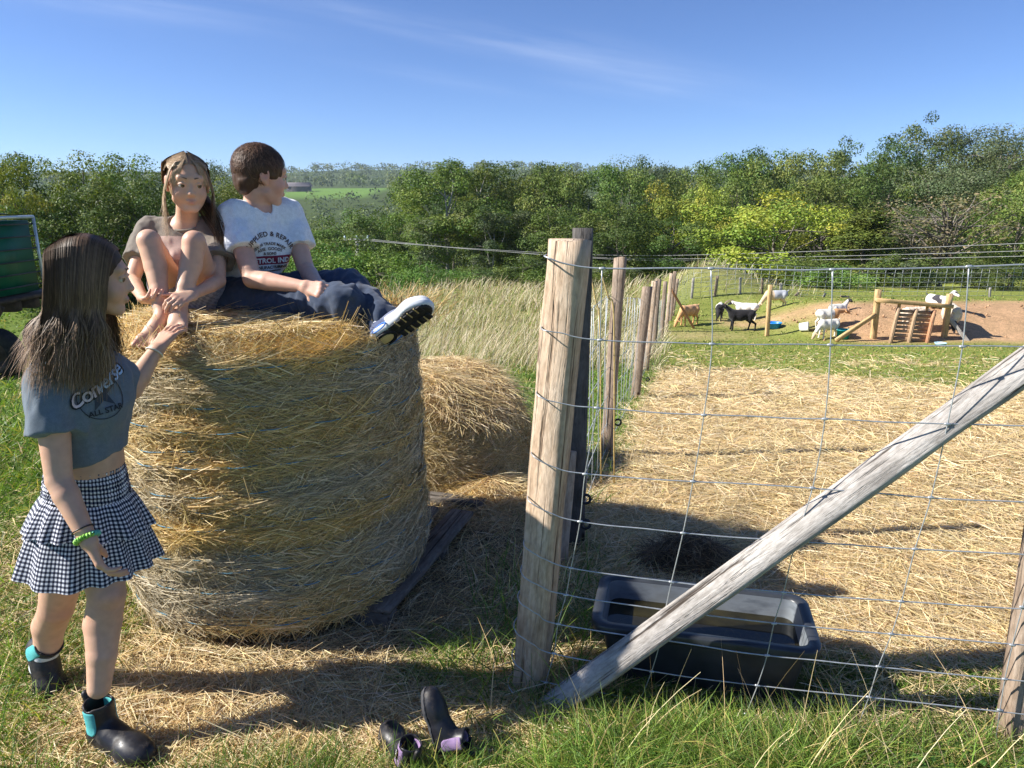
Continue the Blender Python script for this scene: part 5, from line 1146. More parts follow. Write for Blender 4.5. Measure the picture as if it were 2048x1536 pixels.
_L(mixc(_nt, 1.0, _a.outputs['Color'], ramp(_nt, noise_node(_nt, 160, 3, stretch=(1, 1, .2)), [(.3, (.8,) * 3), (.7, (1.2,) * 3)]), 'MULTIPLY'), _b.inputs['Base Color']); setin(_b, Roughness=.5, Specular_IOR_Level=.22)
M_EYE = mat_attr('eye', rough=.08, spec=.6)
def blend_cols(v, base, spots):
    c = np.tile(np.asarray(base, float), (len(v), 1)); c = c * (1 + .07 * vnoise(v * 18, 5) + .05 * vnoise(v * 60, 6))[:, None] * np.stack([1 + 0 * v[:, 0], 1 - .06 * vnoise(v * 11, 8), 1 - .08 * vnoise(v * 11, 8)], -1)
    for p, r, q, w in spots:
        k = (w * np.exp(-(np.linalg.norm(v - np.asarray(p), axis=1) / r) ** 2))[:, None]; c = c * (1 - k) + np.asarray(q) * k
    return c
def hand(wr, f, n, side, curl, s=1.0, spread=.10, thumb=(.55, .75, .25), cz=None):
    """wr wrist, f finger direction, n direction the palm faces, side: +1/-1 thumb side; returns solid and knuckle points"""
    f = nrm(f); n = nrm(np.asarray(n, float) - f * np.dot(n, f)); w = np.cross(f, n) * side; wr = np.asarray(wr, float)
    P = lambda a, b, c: wr + s * (a * f + b * w + c * n)
    offs = [.027, .0095, -.0085, -.0255]; lens = [(.038, .023, .019), (.042, .026, .02), (.038, .024, .019), (.030, .018, .016)]; kn = [.078, .081, .077, .070]
    palm = [cone(P(0, .010, 0), P(0, -.010, 0), .0175 * s, .0175 * s)]; fing = []; pts = []
    for i in range(4):
        k = P(kn[i], offs[i], 0); palm.append(cone(P(.008, offs[i] * .55, 0), k, .0145 * s, .0105 * s)); a = 0; p = k; pts.append(k)
        c = curl[i] if hasattr(curl[i], '__len__') else (curl[i], curl[i] * 1.1, curl[i] * .8)
        d0 = nrm(f + w * spread * (1.5 - i) / 1.5)
        r = [.0088, .0080, .0072, .0062]; 
        if i == 3: r = [q * .88 for q in r]
        for j in range(3):
            a += c[j]; d = d0 * math.cos(a) + n * math.sin(a); q = p + d * lens[i][j] * s; fing.append((i, cone(p, q, r[j] * s, r[j + 1] * s))); p = q
        pts.append(p)
    th = nrm(thumb[0] * f + thumb[1] * w + thumb[2] * n); t0 = P(.014, .014, .004); t1 = t0 + th * .038 * s; t2 = t1 + nrm(th + f * .35) * .030 * s; t3 = t2 + nrm(th + f * .8) * .022 * s
    thumb_s = U(.006 * s, cone(t0, t1, .0135 * s, .0105 * s), cone(t1, t2, .0102 * s, .0088 * s), cone(t2, t3, .0088 * s, .0065 * s))
    groups = [U(.004 * s, *[c for i, c in fing if i == q]) for q in range(4)]
    return U(.009 * s, U(.012 * s, *palm), U(.0015 * s, *groups), thumb_s), pts + [t3]
def head_solid(c, f, u, s=1.0, smile=0.0):
    """head and face; c centre of the head; returns solid, point function, colour spots"""
    B = basis(f, u); X = lambda x, y, z: np.asarray(c, float) + s * (x * B[0] + y * B[1] + z * B[2])
    e = lambda x, y, z, a, b, d: ell(X(x, y, z), (a * s, b * s, d * s), B)
    skull = U(.03 * s, e(0, -.012, .030, .074, .092, .082), e(0, .032, -.030, .056, .056, .072))
    face = U(.016 * s, skull, e(.034, .052, -.034, .026, .026, .028), e(-.034, .052, -.034, .026, .026, .028), e(0, .062, -.088, .019, .018, .015), cone(X(.045, .01, -.06), X(.015, .06, -.088), .016 * s, .014 * s), cone(X(-.045, .01, -.06), X(-.015, .06, -.088), .016 * s, .014 * s),
             cone(X(-.036, .072, .030), X(.036, .072, .030), .013 * s))
    face = SUB(.012 * s, face, e(.030, .103, .006, .017, .02, .011), e(-.030, .103, .006, .017, .02, .011))
    nose = U(.007 * s, cone(X(0, .082, .010), X(0, .096, -.022), .0064 * s, .0092 * s), e(0, .096, -.026, .0095, .0085, .0078), e(.009, .089, -.029, .0062, .007, .0058), e(-.009, .089, -.029, .0062, .007, .0058))
    face = U(.009 * s, face, nose)
    lips = U(.003 * s, e(.007, .0855, -.0545, .013, .0065, .0042), e(-.007, .0855, -.0545, .013, .0065, .0042), e(0, .0845, -.0625, .015, .007, .005))
    face = U(.004 * s, SUB(.004 * s, face, cone(X(-.022, .088, -.0575 + smile), X(.022, .088, -.0575 + smile), .0022 * s)), lips)
    lids = [cone(X(sx * .044, .0755, .006), X(sx * .030, .0862, .0125), .0036 * s) for sx in (1, -1)] + [cone(X(sx * .030, .0862, .0125), X(sx * .016, .0815, .005), .0036 * s) for sx in (1, -1)]
    face = U(.005 * s, face, *lids)
    ears = []
    for sx in (1, -1):
        o = U(.004 * s, ell(X(sx * .076, -.006, .002), (.008 * s, .019 * s, .029 * s), B), ell(X(sx * .073, .004, -.026), (.006 * s, .008 * s, .010 * s), B)); ears.append(SUB(.004 * s, o, ell(X(sx * .086, -.004, .004), (.008 * s, .010 * s, .017 * s), B)))
    return U(.006 * s, face, *ears), X, B
def eyes(par, X, B, s, look=(0, 1, 0), iris=(.10, .06, .03)):
    for sx in (1, -1):
        c = X(sx * .030, .0735, .0050); r = .0130 * s; v, f = surface(ell(c, (r, r, r)), .0022); g = nrm(np.asarray(look) @ B if True else look)
        d = (v - c) / r; t = d @ nrm(look[0] * B[0] + look[1] * B[1] + look[2] * B[2]); col = np.where(t[:, None] > .93, (.01, .008, .008), np.where(t[:, None] > .66, np.asarray(iris), (.50, .47, .45)))
        part('eye', par, v, f, M_EYE, col, True)
def brows(par, X, s, col):
    V = MB()
    for sx in (1, -1):
        t = np.linspace(0, 1, 40); xx = sx * (.014 + .030 * t); P = np.array([X(xx[i], .0885 - .016 * t[i] ** 2 * 1.0, .0300 + .0045 * math.sin(t[i] * 3.0) - .002 * t[i]) for i in range(40)]); D = np.array([X(xx[min(i + 1, 39)] + sx * .002, .0895, .031) for i in range(40)]) - np.array([X(xx[i], .0895, .0275) for i in range(40)])
        V.addn(*tube(P, .0026 * s * (1 - .6 * t), 5))
    V.c = [np.tile(col, (len(q), 1)) for q in V.v]; V.part('eyebrow', par, M_HAIR, True)
def ribbons(paths, width, c0, c1, name, par, tw=None):
    """paths (n, m, 3): strands as thin strips turned to face outwards"""
    n, m, _ = paths.shape; t = np.gradient(paths, axis=1); t = nrm(t); fc = paths - paths.mean((0, 1)) if tw is None else tw; sd = nrm(np.cross(t, fc + RNG.normal(0, .05, paths.shape) * 0))
    ww = (width[:, None] if hasattr(width, '__len__') else np.full((n, 1), width)) * (1 - .75 * np.linspace(0, 1, m) ** 3)[None] * .5
    v = np.stack([paths - sd * ww[..., None], paths + sd * ww[..., None]], 2).reshape(-1, 3); b = (np.arange(n) * m * 2)[:, None] + (np.arange(m - 1) * 2)[None]; f = np.stack([b, b + 1, b + 3, b + 2], -1).reshape(-1, 4)
    s = np.linspace(0, 1, m)[None, :, None]; c = c0[:, None] * (1 - s) + c1[:, None] * s; return part(name, par, v, f, M_HAIR, np.repeat(c, 2, 1).reshape(-1, 3), False)
def bez(p, m):
    """p (k,n,3) control points -> (n,m,3) Catmull-Rom strands"""
    p = np.asarray(p, float); k = len(p); Q = np.concatenate([2 * p[:1] - p[1:2], p, 2 * p[-1:] - p[-2:-1]]); tt = np.linspace(0, k - 1 - 1e-6, m); out = []
    for t in tt:
        i = int(t); x = t - i; a, b, c, d = Q[i], Q[i + 1], Q[i + 2], Q[i + 3]; out.append(.5 * (2 * b + (c - a) * x + (2 * a - 5 * b + 4 * c - d) * x ** 2 + (3 * b - a - 3 * c + d) * x ** 3))
    return np.stack(out, 1)
def text_mesh(body, size, shear=0, bold=0, space=1.0):
    cu = bpy.data.curves.new('t', 'FONT'); cu.body = body; cu.size = size; cu.align_x = 'CENTER'; cu.shear = shear; cu.offset = bold; cu.space_character = space; cu.resolution_u = 3
    o = bpy.data.objects.new('t', cu); COL.objects.link(o); dg = bpy.context.evaluated_depsgraph_get(); me = bpy.data.meshes.new_from_object(o.evaluated_get(dg))
    v = np.array([q.co[:] for q in me.vertices]); f = [list(p.vertices) for p in me.polygons]; bpy.data.objects.remove(o); bpy.data.meshes.remove(me); bpy.data.curves.remove(cu); return v, f
def sub_tris(v, f, n=1):
    T = []
    for p in f:
        for i in range(1, len(p) - 1): T.append((p[0], p[i], p[i + 1]))
    T = np.array(T)
    for _ in range(n):
        a, b, c = v[T[:, 0]], v[T[:, 1]], v[T[:, 2]]; m = len(v); k = len(T); v = np.concatenate([v, (a + b) / 2, (b + c) / 2, (c + a) / 2]); i = np.arange(k); ab, bc, ca = m + i, m + k + i, m + 2 * k + i
        T = np.concatenate([np.stack([T[:, 0], ab, ca], -1), np.stack([ab, T[:, 1], bc], -1), np.stack([ca, bc, T[:, 2]], -1), np.stack([ab, bc, ca], -1)])
    return v, T
from mathutils.bvhtree import BVHTree
class Decal:
    def __init__(s, shirt, par_loc, o, right, up):
        me = shirt.data; off = Vector(par_loc); s.bvh = BVHTree.FromPolygons([v.co + off for v in me.vertices], [tuple(p.vertices) for p in me.polygons]); s.shirt = shirt; s.o = np.asarray(o, float); s.r = nrm(right); s.u = np.asarray(up, float); s.u = nrm(s.u - s.r * np.dot(s.u, s.r)); s.n = np.cross(s.r, s.u); s.mats = {}
    def put(s, v2, f, col, name='print', lift=.0022, sub=1):
        v2, T = sub_tris(np.asarray(v2, float), f, sub); out = []; ok = []
        for x, y, _ in v2:
            p = s.o + s.r * x + s.u * y + s.n * .25; h = s.bvh.ray_cast(Vector(p), Vector(-s.n), .5)
            if h[0] is None: out.append(s.o + s.r * x + s.u * y); ok.append(False)
            else: out.append(np.array(h[0]) + s.n * lift * .7 + np.array(h[1]) * lift * .6); ok.append(True)
        ok = np.array(ok); T = T[ok[T].all(1)]
        k = tuple(col)
        if k not in s.mats: s.mats[k] = mat_noise('print_ink', tuple(np.array(col) * .9), tuple(np.minimum(np.array(col) * 1.08, 1)), 120, .85, .05, .001)
        if len(T): part(name, s.shirt, np.array(out), T, s.mats[k])
    def text(s, body, x, y, size, col, shear=0, bold=0, arc=0, rot=0, space=1.0, lift=.0022, col2=None):
        v, f = text_mesh(body, size, shear, bold, space); v[:, 1] -= size * .35
        if arc:
            a = v[:, 0] / arc; rr = arc + v[:, 1]; v = np.stack([rr * np.sin(a), rr * np.cos(a) - arc, 0 * a], -1)
        c, q = math.cos(rot), math.sin(rot); v = np.stack([x + v[:, 0] * c - v[:, 1] * q, y + v[:, 0] * q + v[:, 1] * c, 0 * v[:, 0]], -1); s.put(v, f, col, lift=lift)
def limb(k, *seq):
    """seq of (point, radius)"""
    return U(k, *[cone(seq[i][0], seq[i + 1][0], seq[i][1], seq[i + 1][1]) for i in range(len(seq) - 1)])
def mixp(a, b, t): return np.asarray(a, float) * (1 - t) + np.asarray(b, float) * t
SKIN1 = (.58, .35, .24); SKIN2 = (.62, .38, .26); SKIN3 = (.62, .37, .27); RED = (.60, .24, .18); LIP = (.45, .17, .15)
def folds(axis_scale, amp, seed, extra=None):
    def fn(p):
        d = amp * vnoise(p * np.asarray(axis_scale), seed) + amp * .5 * vnoise(p * np.asarray(axis_scale) * 2.3, seed + 1)
        return d + (extra(p) if extra else 0)
    return fn

# ---- the standing girl
def standing_girl():
    foot = ground(215, 1490); y0 = 2.02
    e = empty('person', (foot[0], foot[1], 0), 'girl in grey crop top and gingham skirt standing at the left, hand on the bale', 'person')
    P = lambda px, py, y: W(px, py, y)
    hc = P(186, 556, 2.02); hf = nrm((.93, .36, -.10)); hu = nrm((.08, .05, 1)); s = .98
    nb = P(158, 690, 2.02); chest = P(170, 800, 2.02); pel = P(168, 1000, 2.03); waist = P(176, 925, 2.03)
    cf = nrm((.86, -.46, 0)); cr = np.array((cf[1], -cf[0], 0)); cr = -cr if np.dot(cr, (0, -1, 0)) < 0 else cr    # her right points to the camera side
    shR = P(98, 762, 1.93); shL = P(232, 752, 2.10); elR = P(118, 960, 1.86); wrR = P(178, 1083, 1.80)
    elL = P(262, 778, 2.16); wrL = P(312, 700, 2.26)
    hipR = P(188, 1040, 2.02); hipL = P(148, 1040, 2.08); knR = P(214, 1190, 1.95); anR = P(198, 1375, 1.87); knL = P(112, 1218, 2.10); anL = P(88, 1322, 2.14)
    head, X, B = head_solid(hc, hf, hu, s)
    torso = U(.05, cone(hipR, hipL, .078), cone(pel, waist, .088, .084), cone(waist, chest, .088, .098), cone(mixp(shR, shL, .12), mixp(shR, shL, .88), .055), cone(chest, mixp(chest, nb, .7), .098, .06))
    neck = cone(nb, X(0, -.018, -.055), .045, .044)
    fdR = nrm((.30, -.06, -.95)); hR, kp1 = hand(wrR, fdR, (.75, .55, .2), -1, [(.35, .5, .3), (.4, .55, .35), (.45, .6, .4), (.5, .6, .4)], .93)
    fdL = nrm(P(352, 650, 2.36) - wrL); hL, kp2 = hand(wrL, fdL, (.1, .25, -1), 1, [(.15, .3, .25)] * 4, .93, .16)
    calf = lambda k, a, b: mixp(k, a, .33) + np.array(b)
    body = U(.012, U(.02, head, neck), U(.035, torso, neck), limb(.005, (shR, .044), (mixp(shR, elR, .5), .041), (elR, .034), (mixp(elR, wrR, .25), .034), (wrR, .022)), limb(.005, (shL, .044), (elL, .034), (mixp(elL, wrL, .3), .033), (wrL, .021)),
             limb(.007, (hipR, .076), (mixp(hipR, knR, .5), .068), (knR, .052), (calf(knR, anR, (-.012, .012, 0)), .053), (mixp(knR, anR, .65), .042), (anR, .033)), limb(.007, (hipL, .076), (mixp(hipL, knL, .5), .068), (knL, .052), (calf(knL, anL, (-.015, .01, 0)), .052), (mixp(knL, anL, .65), .042), (anL, .034)),
             hR, hL, ell(mixp(knR, knL, 0) + np.array((.022, -.02, .008)), (.03, .03, .035)), ell(knL + np.array((.03, -.012, .0)), (.028, .03, .033)))
    spots = [(X(0, .086, -.056), .012 * s, LIP, .8), (X(.04, .06, -.03), .03, RED, .25), (X(-.04, .06, -.03), .03, RED, .25), (knR + (.03, -.04, 0), .04, RED, .25), (knL + (.03, -.04, 0), .04, RED, .25), (X(0, .108, -.028), .012, RED, .3)] + [(k, .01, RED, .35) for k in kp1 + kp2]
    bo = solid('body', e, body, .0042, M_SKIN, lambda v: blend_cols(v, SKIN1, spots))
    eyes(bo, X, B, s, (.25, 1, 0)); brows(bo, X, s, (.09, .055, .035))
    # shirt: cropped, wide sleeves
    tor2 = U(.05, cone(waist + (0, 0, .02), chest, .103, .112), cone(mixp(shR, shL, .10), mixp(shR, shL, .90), .066), cone(chest, mixp(chest, nb, .65), .112, .07))
    hem = plane(P(172, 915, 2.02) + (0, 0, .002), nrm((.20, .05, -1.0)))
    sl = lambda a, b, t, r1, r2: INT(.004, cone(a, mixp(a, b, t + .15), r1, r2), plane(mixp(a, b, t), nrm(np.asarray(b) - a)))
    shirt = SUB(.004, U(.03, INT(.004, tor2, hem), sl(shR, elR, .52, .06, .068), sl(shL, elL, .45, .058, .062)), cone(nb, nb + nrm(X(0, 0, 0) - nb) * .15, .056))
    sh = solid('shirt', e, DISP(shirt, folds((20, 20, 9), .0085, 31), .02), .0042, M_CLOTH, (.135, .165, .20))
    dec = Decal(sh, e.location, P(216, 785, 1.93), (.50, .86, .10), (0, 0, 1))
    th = np.linspace(0, 2 * math.pi, 37)[:-1]
    for r1, r2 in ((.062, .0595),):
        v = np.concatenate([np.stack([r1 * np.cos(th), r1 * np.sin(th) - .022, 0 * th], -1), np.stack([r2 * np.cos(th), r2 * np.sin(th) - .022, 0 * th], -1)]); k = np.arange(36); f = [[i, (i + 1) % 36, 36 + (i + 1) % 36, 36 + i] for i in k]; dec.put(v, f, (.03, .035, .045), 'emblem_ring', .0016, 0)
    a5 = np.pi / 2 + np.arange(10) * np.pi / 5; rr = np.where(np.arange(10) % 2 == 0, .05, .02); v = np.concatenate([np.stack([rr * np.cos(a5), rr * np.sin(a5) - .01, 0 * a5], -1), [[0, -.01, 0]]]); dec.put(v, [[i, (i + 1) % 10, 10] for i in range(10)], (.045, .055, .075), 'emblem_star', .0016, 2)
    dec.text('Converse', .0, .012, .052, (.02, .025, .03), .35, .0035, rot=.36, space=.9, lift=.0024); dec.text('Con', -.045, -.004, .052, (.62, .52, .56), .35, .0008, rot=.36, space=.9, lift=.0036); dec.text('verse', .036, .025, .052, (.42, .58, .78), .35, .0008, rot=.36, space=.9, lift=.0036)
    dec.text('ALL STAR', .0, -.058, .022, (.03, .035, .045), 0, .0006)
    # skirt: smocked waistband and two gathered tiers
    gm = bpy.data.materials.new('gingham'); nt, b, L = nodes(gm); uv = nt.nodes.new('ShaderNodeUVMap'); sp = nt.nodes.new('ShaderNodeSeparateXYZ'); L(uv.outputs[0], sp.inputs[0])
    def stripe(o):
        n1 = nt.nodes.new('ShaderNodeMath'); n1.operation = 'FRACT'; L(o, n1.inputs[0]); n2 = nt.nodes.new('ShaderNodeMath'); n2.operation = 'GREATER_THAN'; n2.inputs[1].default_value = .5; L(n1.outputs[0], n2.inputs[0]); return n2.outputs[0]
    ad = nt.nodes.new('ShaderNodeMath'); ad.operation = 'ADD'; L(stripe(sp.outputs[0]), ad.inputs[0]); L(stripe(sp.outputs[1]), ad.inputs[1]); hf2 = nt.nodes.new('ShaderNodeMath'); hf2.operation = 'MULTIPLY'; hf2.inputs[1].default_value = .5; L(ad.outputs[0], hf2.inputs[0])
    L(mixc(nt, 1.0, ramp(nt, hf2.outputs[0], [(.0, (.72, .72, .75)), (.5, (.13, .14, .19)), (1.0, (.013, .015, .024))]), ramp(nt, noise_node(nt, 60, 4), [(.3, (.9,) * 3), (.7, (1.06,) * 3)]), 'MULTIPLY'), b.inputs['Base Color']); setin(b, Roughness=.9, Specular_IOR_Level=.1); bump(nt, b, noise_node(nt, 300, 2), .2, .001)
    sk = empty_child('skirt', e)
    ax = nrm(np.array((-.10, .0, -1.0))); top = P(171, 928, 2.03); n = 200; th = np.arange(n + 1) * 2 * math.pi / n
    u1 = nrm(np.cross(ax, (0, 1, 0))); u2 = np.cross(ax, u1)
    def tier(name, t0, t1, r0, r1, waves, amp0, amp1, m, dens, seed, smock=0):
        T = np.linspace(0, 1, m); V = []; UV = []
        for t in T:
            r = r0 + (r1 - r0) * t ** .8; am = amp0 + (amp1 - amp0) * t
            w = am * (np.sin(th * waves + 1.3 * np.sin(th * 3 + seed) + .6 * t) * .6 + .4 * np.sin(th * waves * .53 + seed * 2 + t)) + (smock * np.sin(t * m * .5 * 3.14159) if smock else 0)
            w[-1] = w[0]; rr = r + w
            z = t0 + (t1 - t0) * t + .012 * np.sin(th * 2 + seed) * t; z[-1] = z[0]
            V.append(top + np.outer(z, ax) + np.outer(rr * 1.0 * np.cos(th), u1) + np.outer(rr * .92 * np.sin(th), u2)); UV.append(np.stack([th / (2 * math.pi) * dens, np.full(n + 1, (t0 + (t1 - t0) * t) * 1.0 * 84)], -1))
        V = np.concatenate(V); UV = np.concatenate(UV); i = np.arange(m - 1)[:, None] * (n + 1); j = np.arange(n)[None]; o = part(name, sk, V, np.stack([i + j, i + j + 1, i + n + 2 + j, i + n + 1 + j], -1).reshape(-1, 4), gm, smooth_=True, uv=UV); return o
    tier('waistband', -.005, .105, .104, .122, 60, .0022, .0022, 26, 72, 1, .0022); tier('upper_ruffle', .095, .195, .122, .178, 17, .003, .014, 14, 88, 2); tier('lower_ruffle', .165, .325, .142, .198, 14, .004, .017, 18, 96, 4)
    # hair: long, brown, paler towards the tips
    capB = U(.02, ell(X(0, -.016, .034), (.083 * s, .098 * s, .090 * s), B), ell(X(.0, -.045, -.04), (.078 * s, .062 * s, .10 * s), B), cone(X(0, -.05, -.06), X(0, -.085, -.19), .068, .058)); capB = SUB(.012, capB, ell(X(0, .125, -.03), (.066 * s, .080 * s, .105 * s), B))
    ho = solid('hair', e, DISP(capB, folds((60, 60, 9), .003, 41), .01), .006, M_HAIR, lambda v: np.tile((.055, .034, .022), (len(v), 1)) + np.clip((hc[2] - .06 - v[:, 2]) / .25, 0, 1)[:, None] * np.array((.06, .035, .018)))
    g = np.random.default_rng(5); n = 7000; ph = g.uniform(-math.pi, math.pi, n); ph = ph[np.abs(ph) > .62] if False else ph; front = np.abs(ph) < .95; L0 = g.uniform(.0, .35, n)
    sgn = np.where(ph >= 0, 1.0, -1.0); side = np.abs(ph)
    # strands part along the crown line and fall to each side; behind the ears and down the back
    lat = g.uniform(0, 1, n); fb = g.uniform(-1, .9, n)          # position along the parting, back to front
    r0 = [X(sg * .004, -.016 + q * .088, .034 + .092 * math.sqrt(max(0, 1 - (q * .9) ** 2))) for sg, q in zip(sgn, fb)]
    out = g.uniform(.98, 1.14, n); hg = np.array([math.sqrt(max(.05, 1 - (q * .8) ** 2)) for q in fb])
    p1 = np.array([X(sg * .062 * o, -.018 + q * .088, .094 * o * h * .78 + .02) for sg, q, o, h in zip(sgn, fb, out, hg)]); p2 = np.array([X(sg * (.094 - .012 * max(q, 0)) * o, -.022 + q * .080, .0) for sg, q, o in zip(sgn, fb, out)]); p3 = np.array([X(sg * (.094 - .012 * max(q, 0)) * o, -.028 + q * .080, -.08) for sg, q, o in zip(sgn, fb, out)])
    ln = g.uniform(.09, .20, n); sw = g.normal(0, .013, (n, 3)); flare = np.array([X(sg * (.004 + .012 * (1 - abs(q))), -.018 + .010 * q - .020 * max(-q, 0), -.13) - X(0, 0, 0) for sg, q in zip(sgn, fb)]); p4 = p3 + flare * .5 + sw * .7; p5 = p3 + flare + sw * 1.6 - np.outer(ln - .1, (0.05, 0, 1.0))
    wv = np.array([.020, -.008, 0]); p4 = p4 + wv * np.sin(fb * 11 + 1)[:, None]; p45 = (p4 + p5) / 2 - wv * np.sin(fb * 11 + 1)[:, None] * .9
    paths = bez([np.array(r0), p1, p2, p3, p4, p45, p5], 22); c0 = pick(n, [(.085, .048, .028), (.055, .031, .018), (.13, .078, .046)], .2); c1 = pick(n, [(.26, .16, .09), (.18, .11, .06), (.40, .26, .15), (.12, .075, .045)], .2)
    ctr = np.array([hc[0], hc[1], 0]); tw = paths - np.concatenate([np.tile(ctr[:2], (paths.shape[0], paths.shape[1], 1)), paths[..., 2:] - .02], -1)
    ribbons(paths, g.uniform(.0009, .0021, n), c0, c1, 'strands', ho, tw)
    # boots, sock
    R = lambda a: np.asarray(a, float)
    bR = empty_child('boot', e); toe = ground(262, 1500); hl = ground(172, 1478); hl2 = np.array((anR[0] - .035, anR[1] - .0, hl[2] - .002)); fw = nrm(np.array((.88, -.42, 0.0))); boot(bR, np.array((anR[0] - .022, anR[1] + .004, 0.0)), fw, (0, 0, 1), .98, TEAL, tall=.155)
    bL = empty_child('boot', e); fwL = nrm((.42, -.38, -.82)); upL = nrm((.52, -.30, .45)); toeL = ground(82, 1404); boot(bL, anL + nrm(fwL) * -.055 - nrm(upL - fwL * np.dot(upL, fwL)) * .045, fwL, upL, 1.0, TEAL)
    up = nrm(knL - anL); solid('sock', e, limb(.01, (anL + up * .05, .040), (anL - up * .02, .042)), .004, M_CLOTH, (.62, .64, .66))
    # bracelets
    def ring(c, ax_, r, t, col, name, coil=0):
        ax_ = nrm(ax_); a = nrm(np.cross(ax_, (.3, .9, .1))); b = np.cross(ax_, a); q = np.linspace(0, 2 * math.pi, 150 if coil else 40)
        pts = c + np.outer(np.cos(q) * r, a) + np.outer(np.sin(q) * r, b)
        if coil: pts = pts + (np.cos(q * coil)[:, None] * (np.outer(np.cos(q), a) + np.outer(np.sin(q), b)) + np.outer(np.sin(q * coil), ax_)) * .005
        v, f = tube(pts, t, 6, caps=False); cc = np.array([col(z) for z in np.linspace(0, 1, len(pts))]) if callable(col) else np.tile(col, (len(pts), 1)); part(name, e, v, f, mat_attr(name + '_plastic', rough=.4, spec=.4, noise=.05), np.repeat(cc, 6, 0), True)
    d = nrm(wrR - elR); ring(wrR - d * .012, d, .029, .0034, lambda z: (.30, .62, .10) if z < .5 else (.15, .55, .38), 'coil_bracelet', 26); ring(wrR - d * .038, d, .0285, .0022, (.01, .01, .012), 'hair_tie'); d = nrm(wrL - elL); ring(wrL - d * .01, d, .0265, .003, (.7, .66, .55), 'bracelet')
def empty_child(name, parent):
    o = bpy.data.objects.new(name, None); COL.objects.link(o); o.parent = parent; return o
standing_girl()
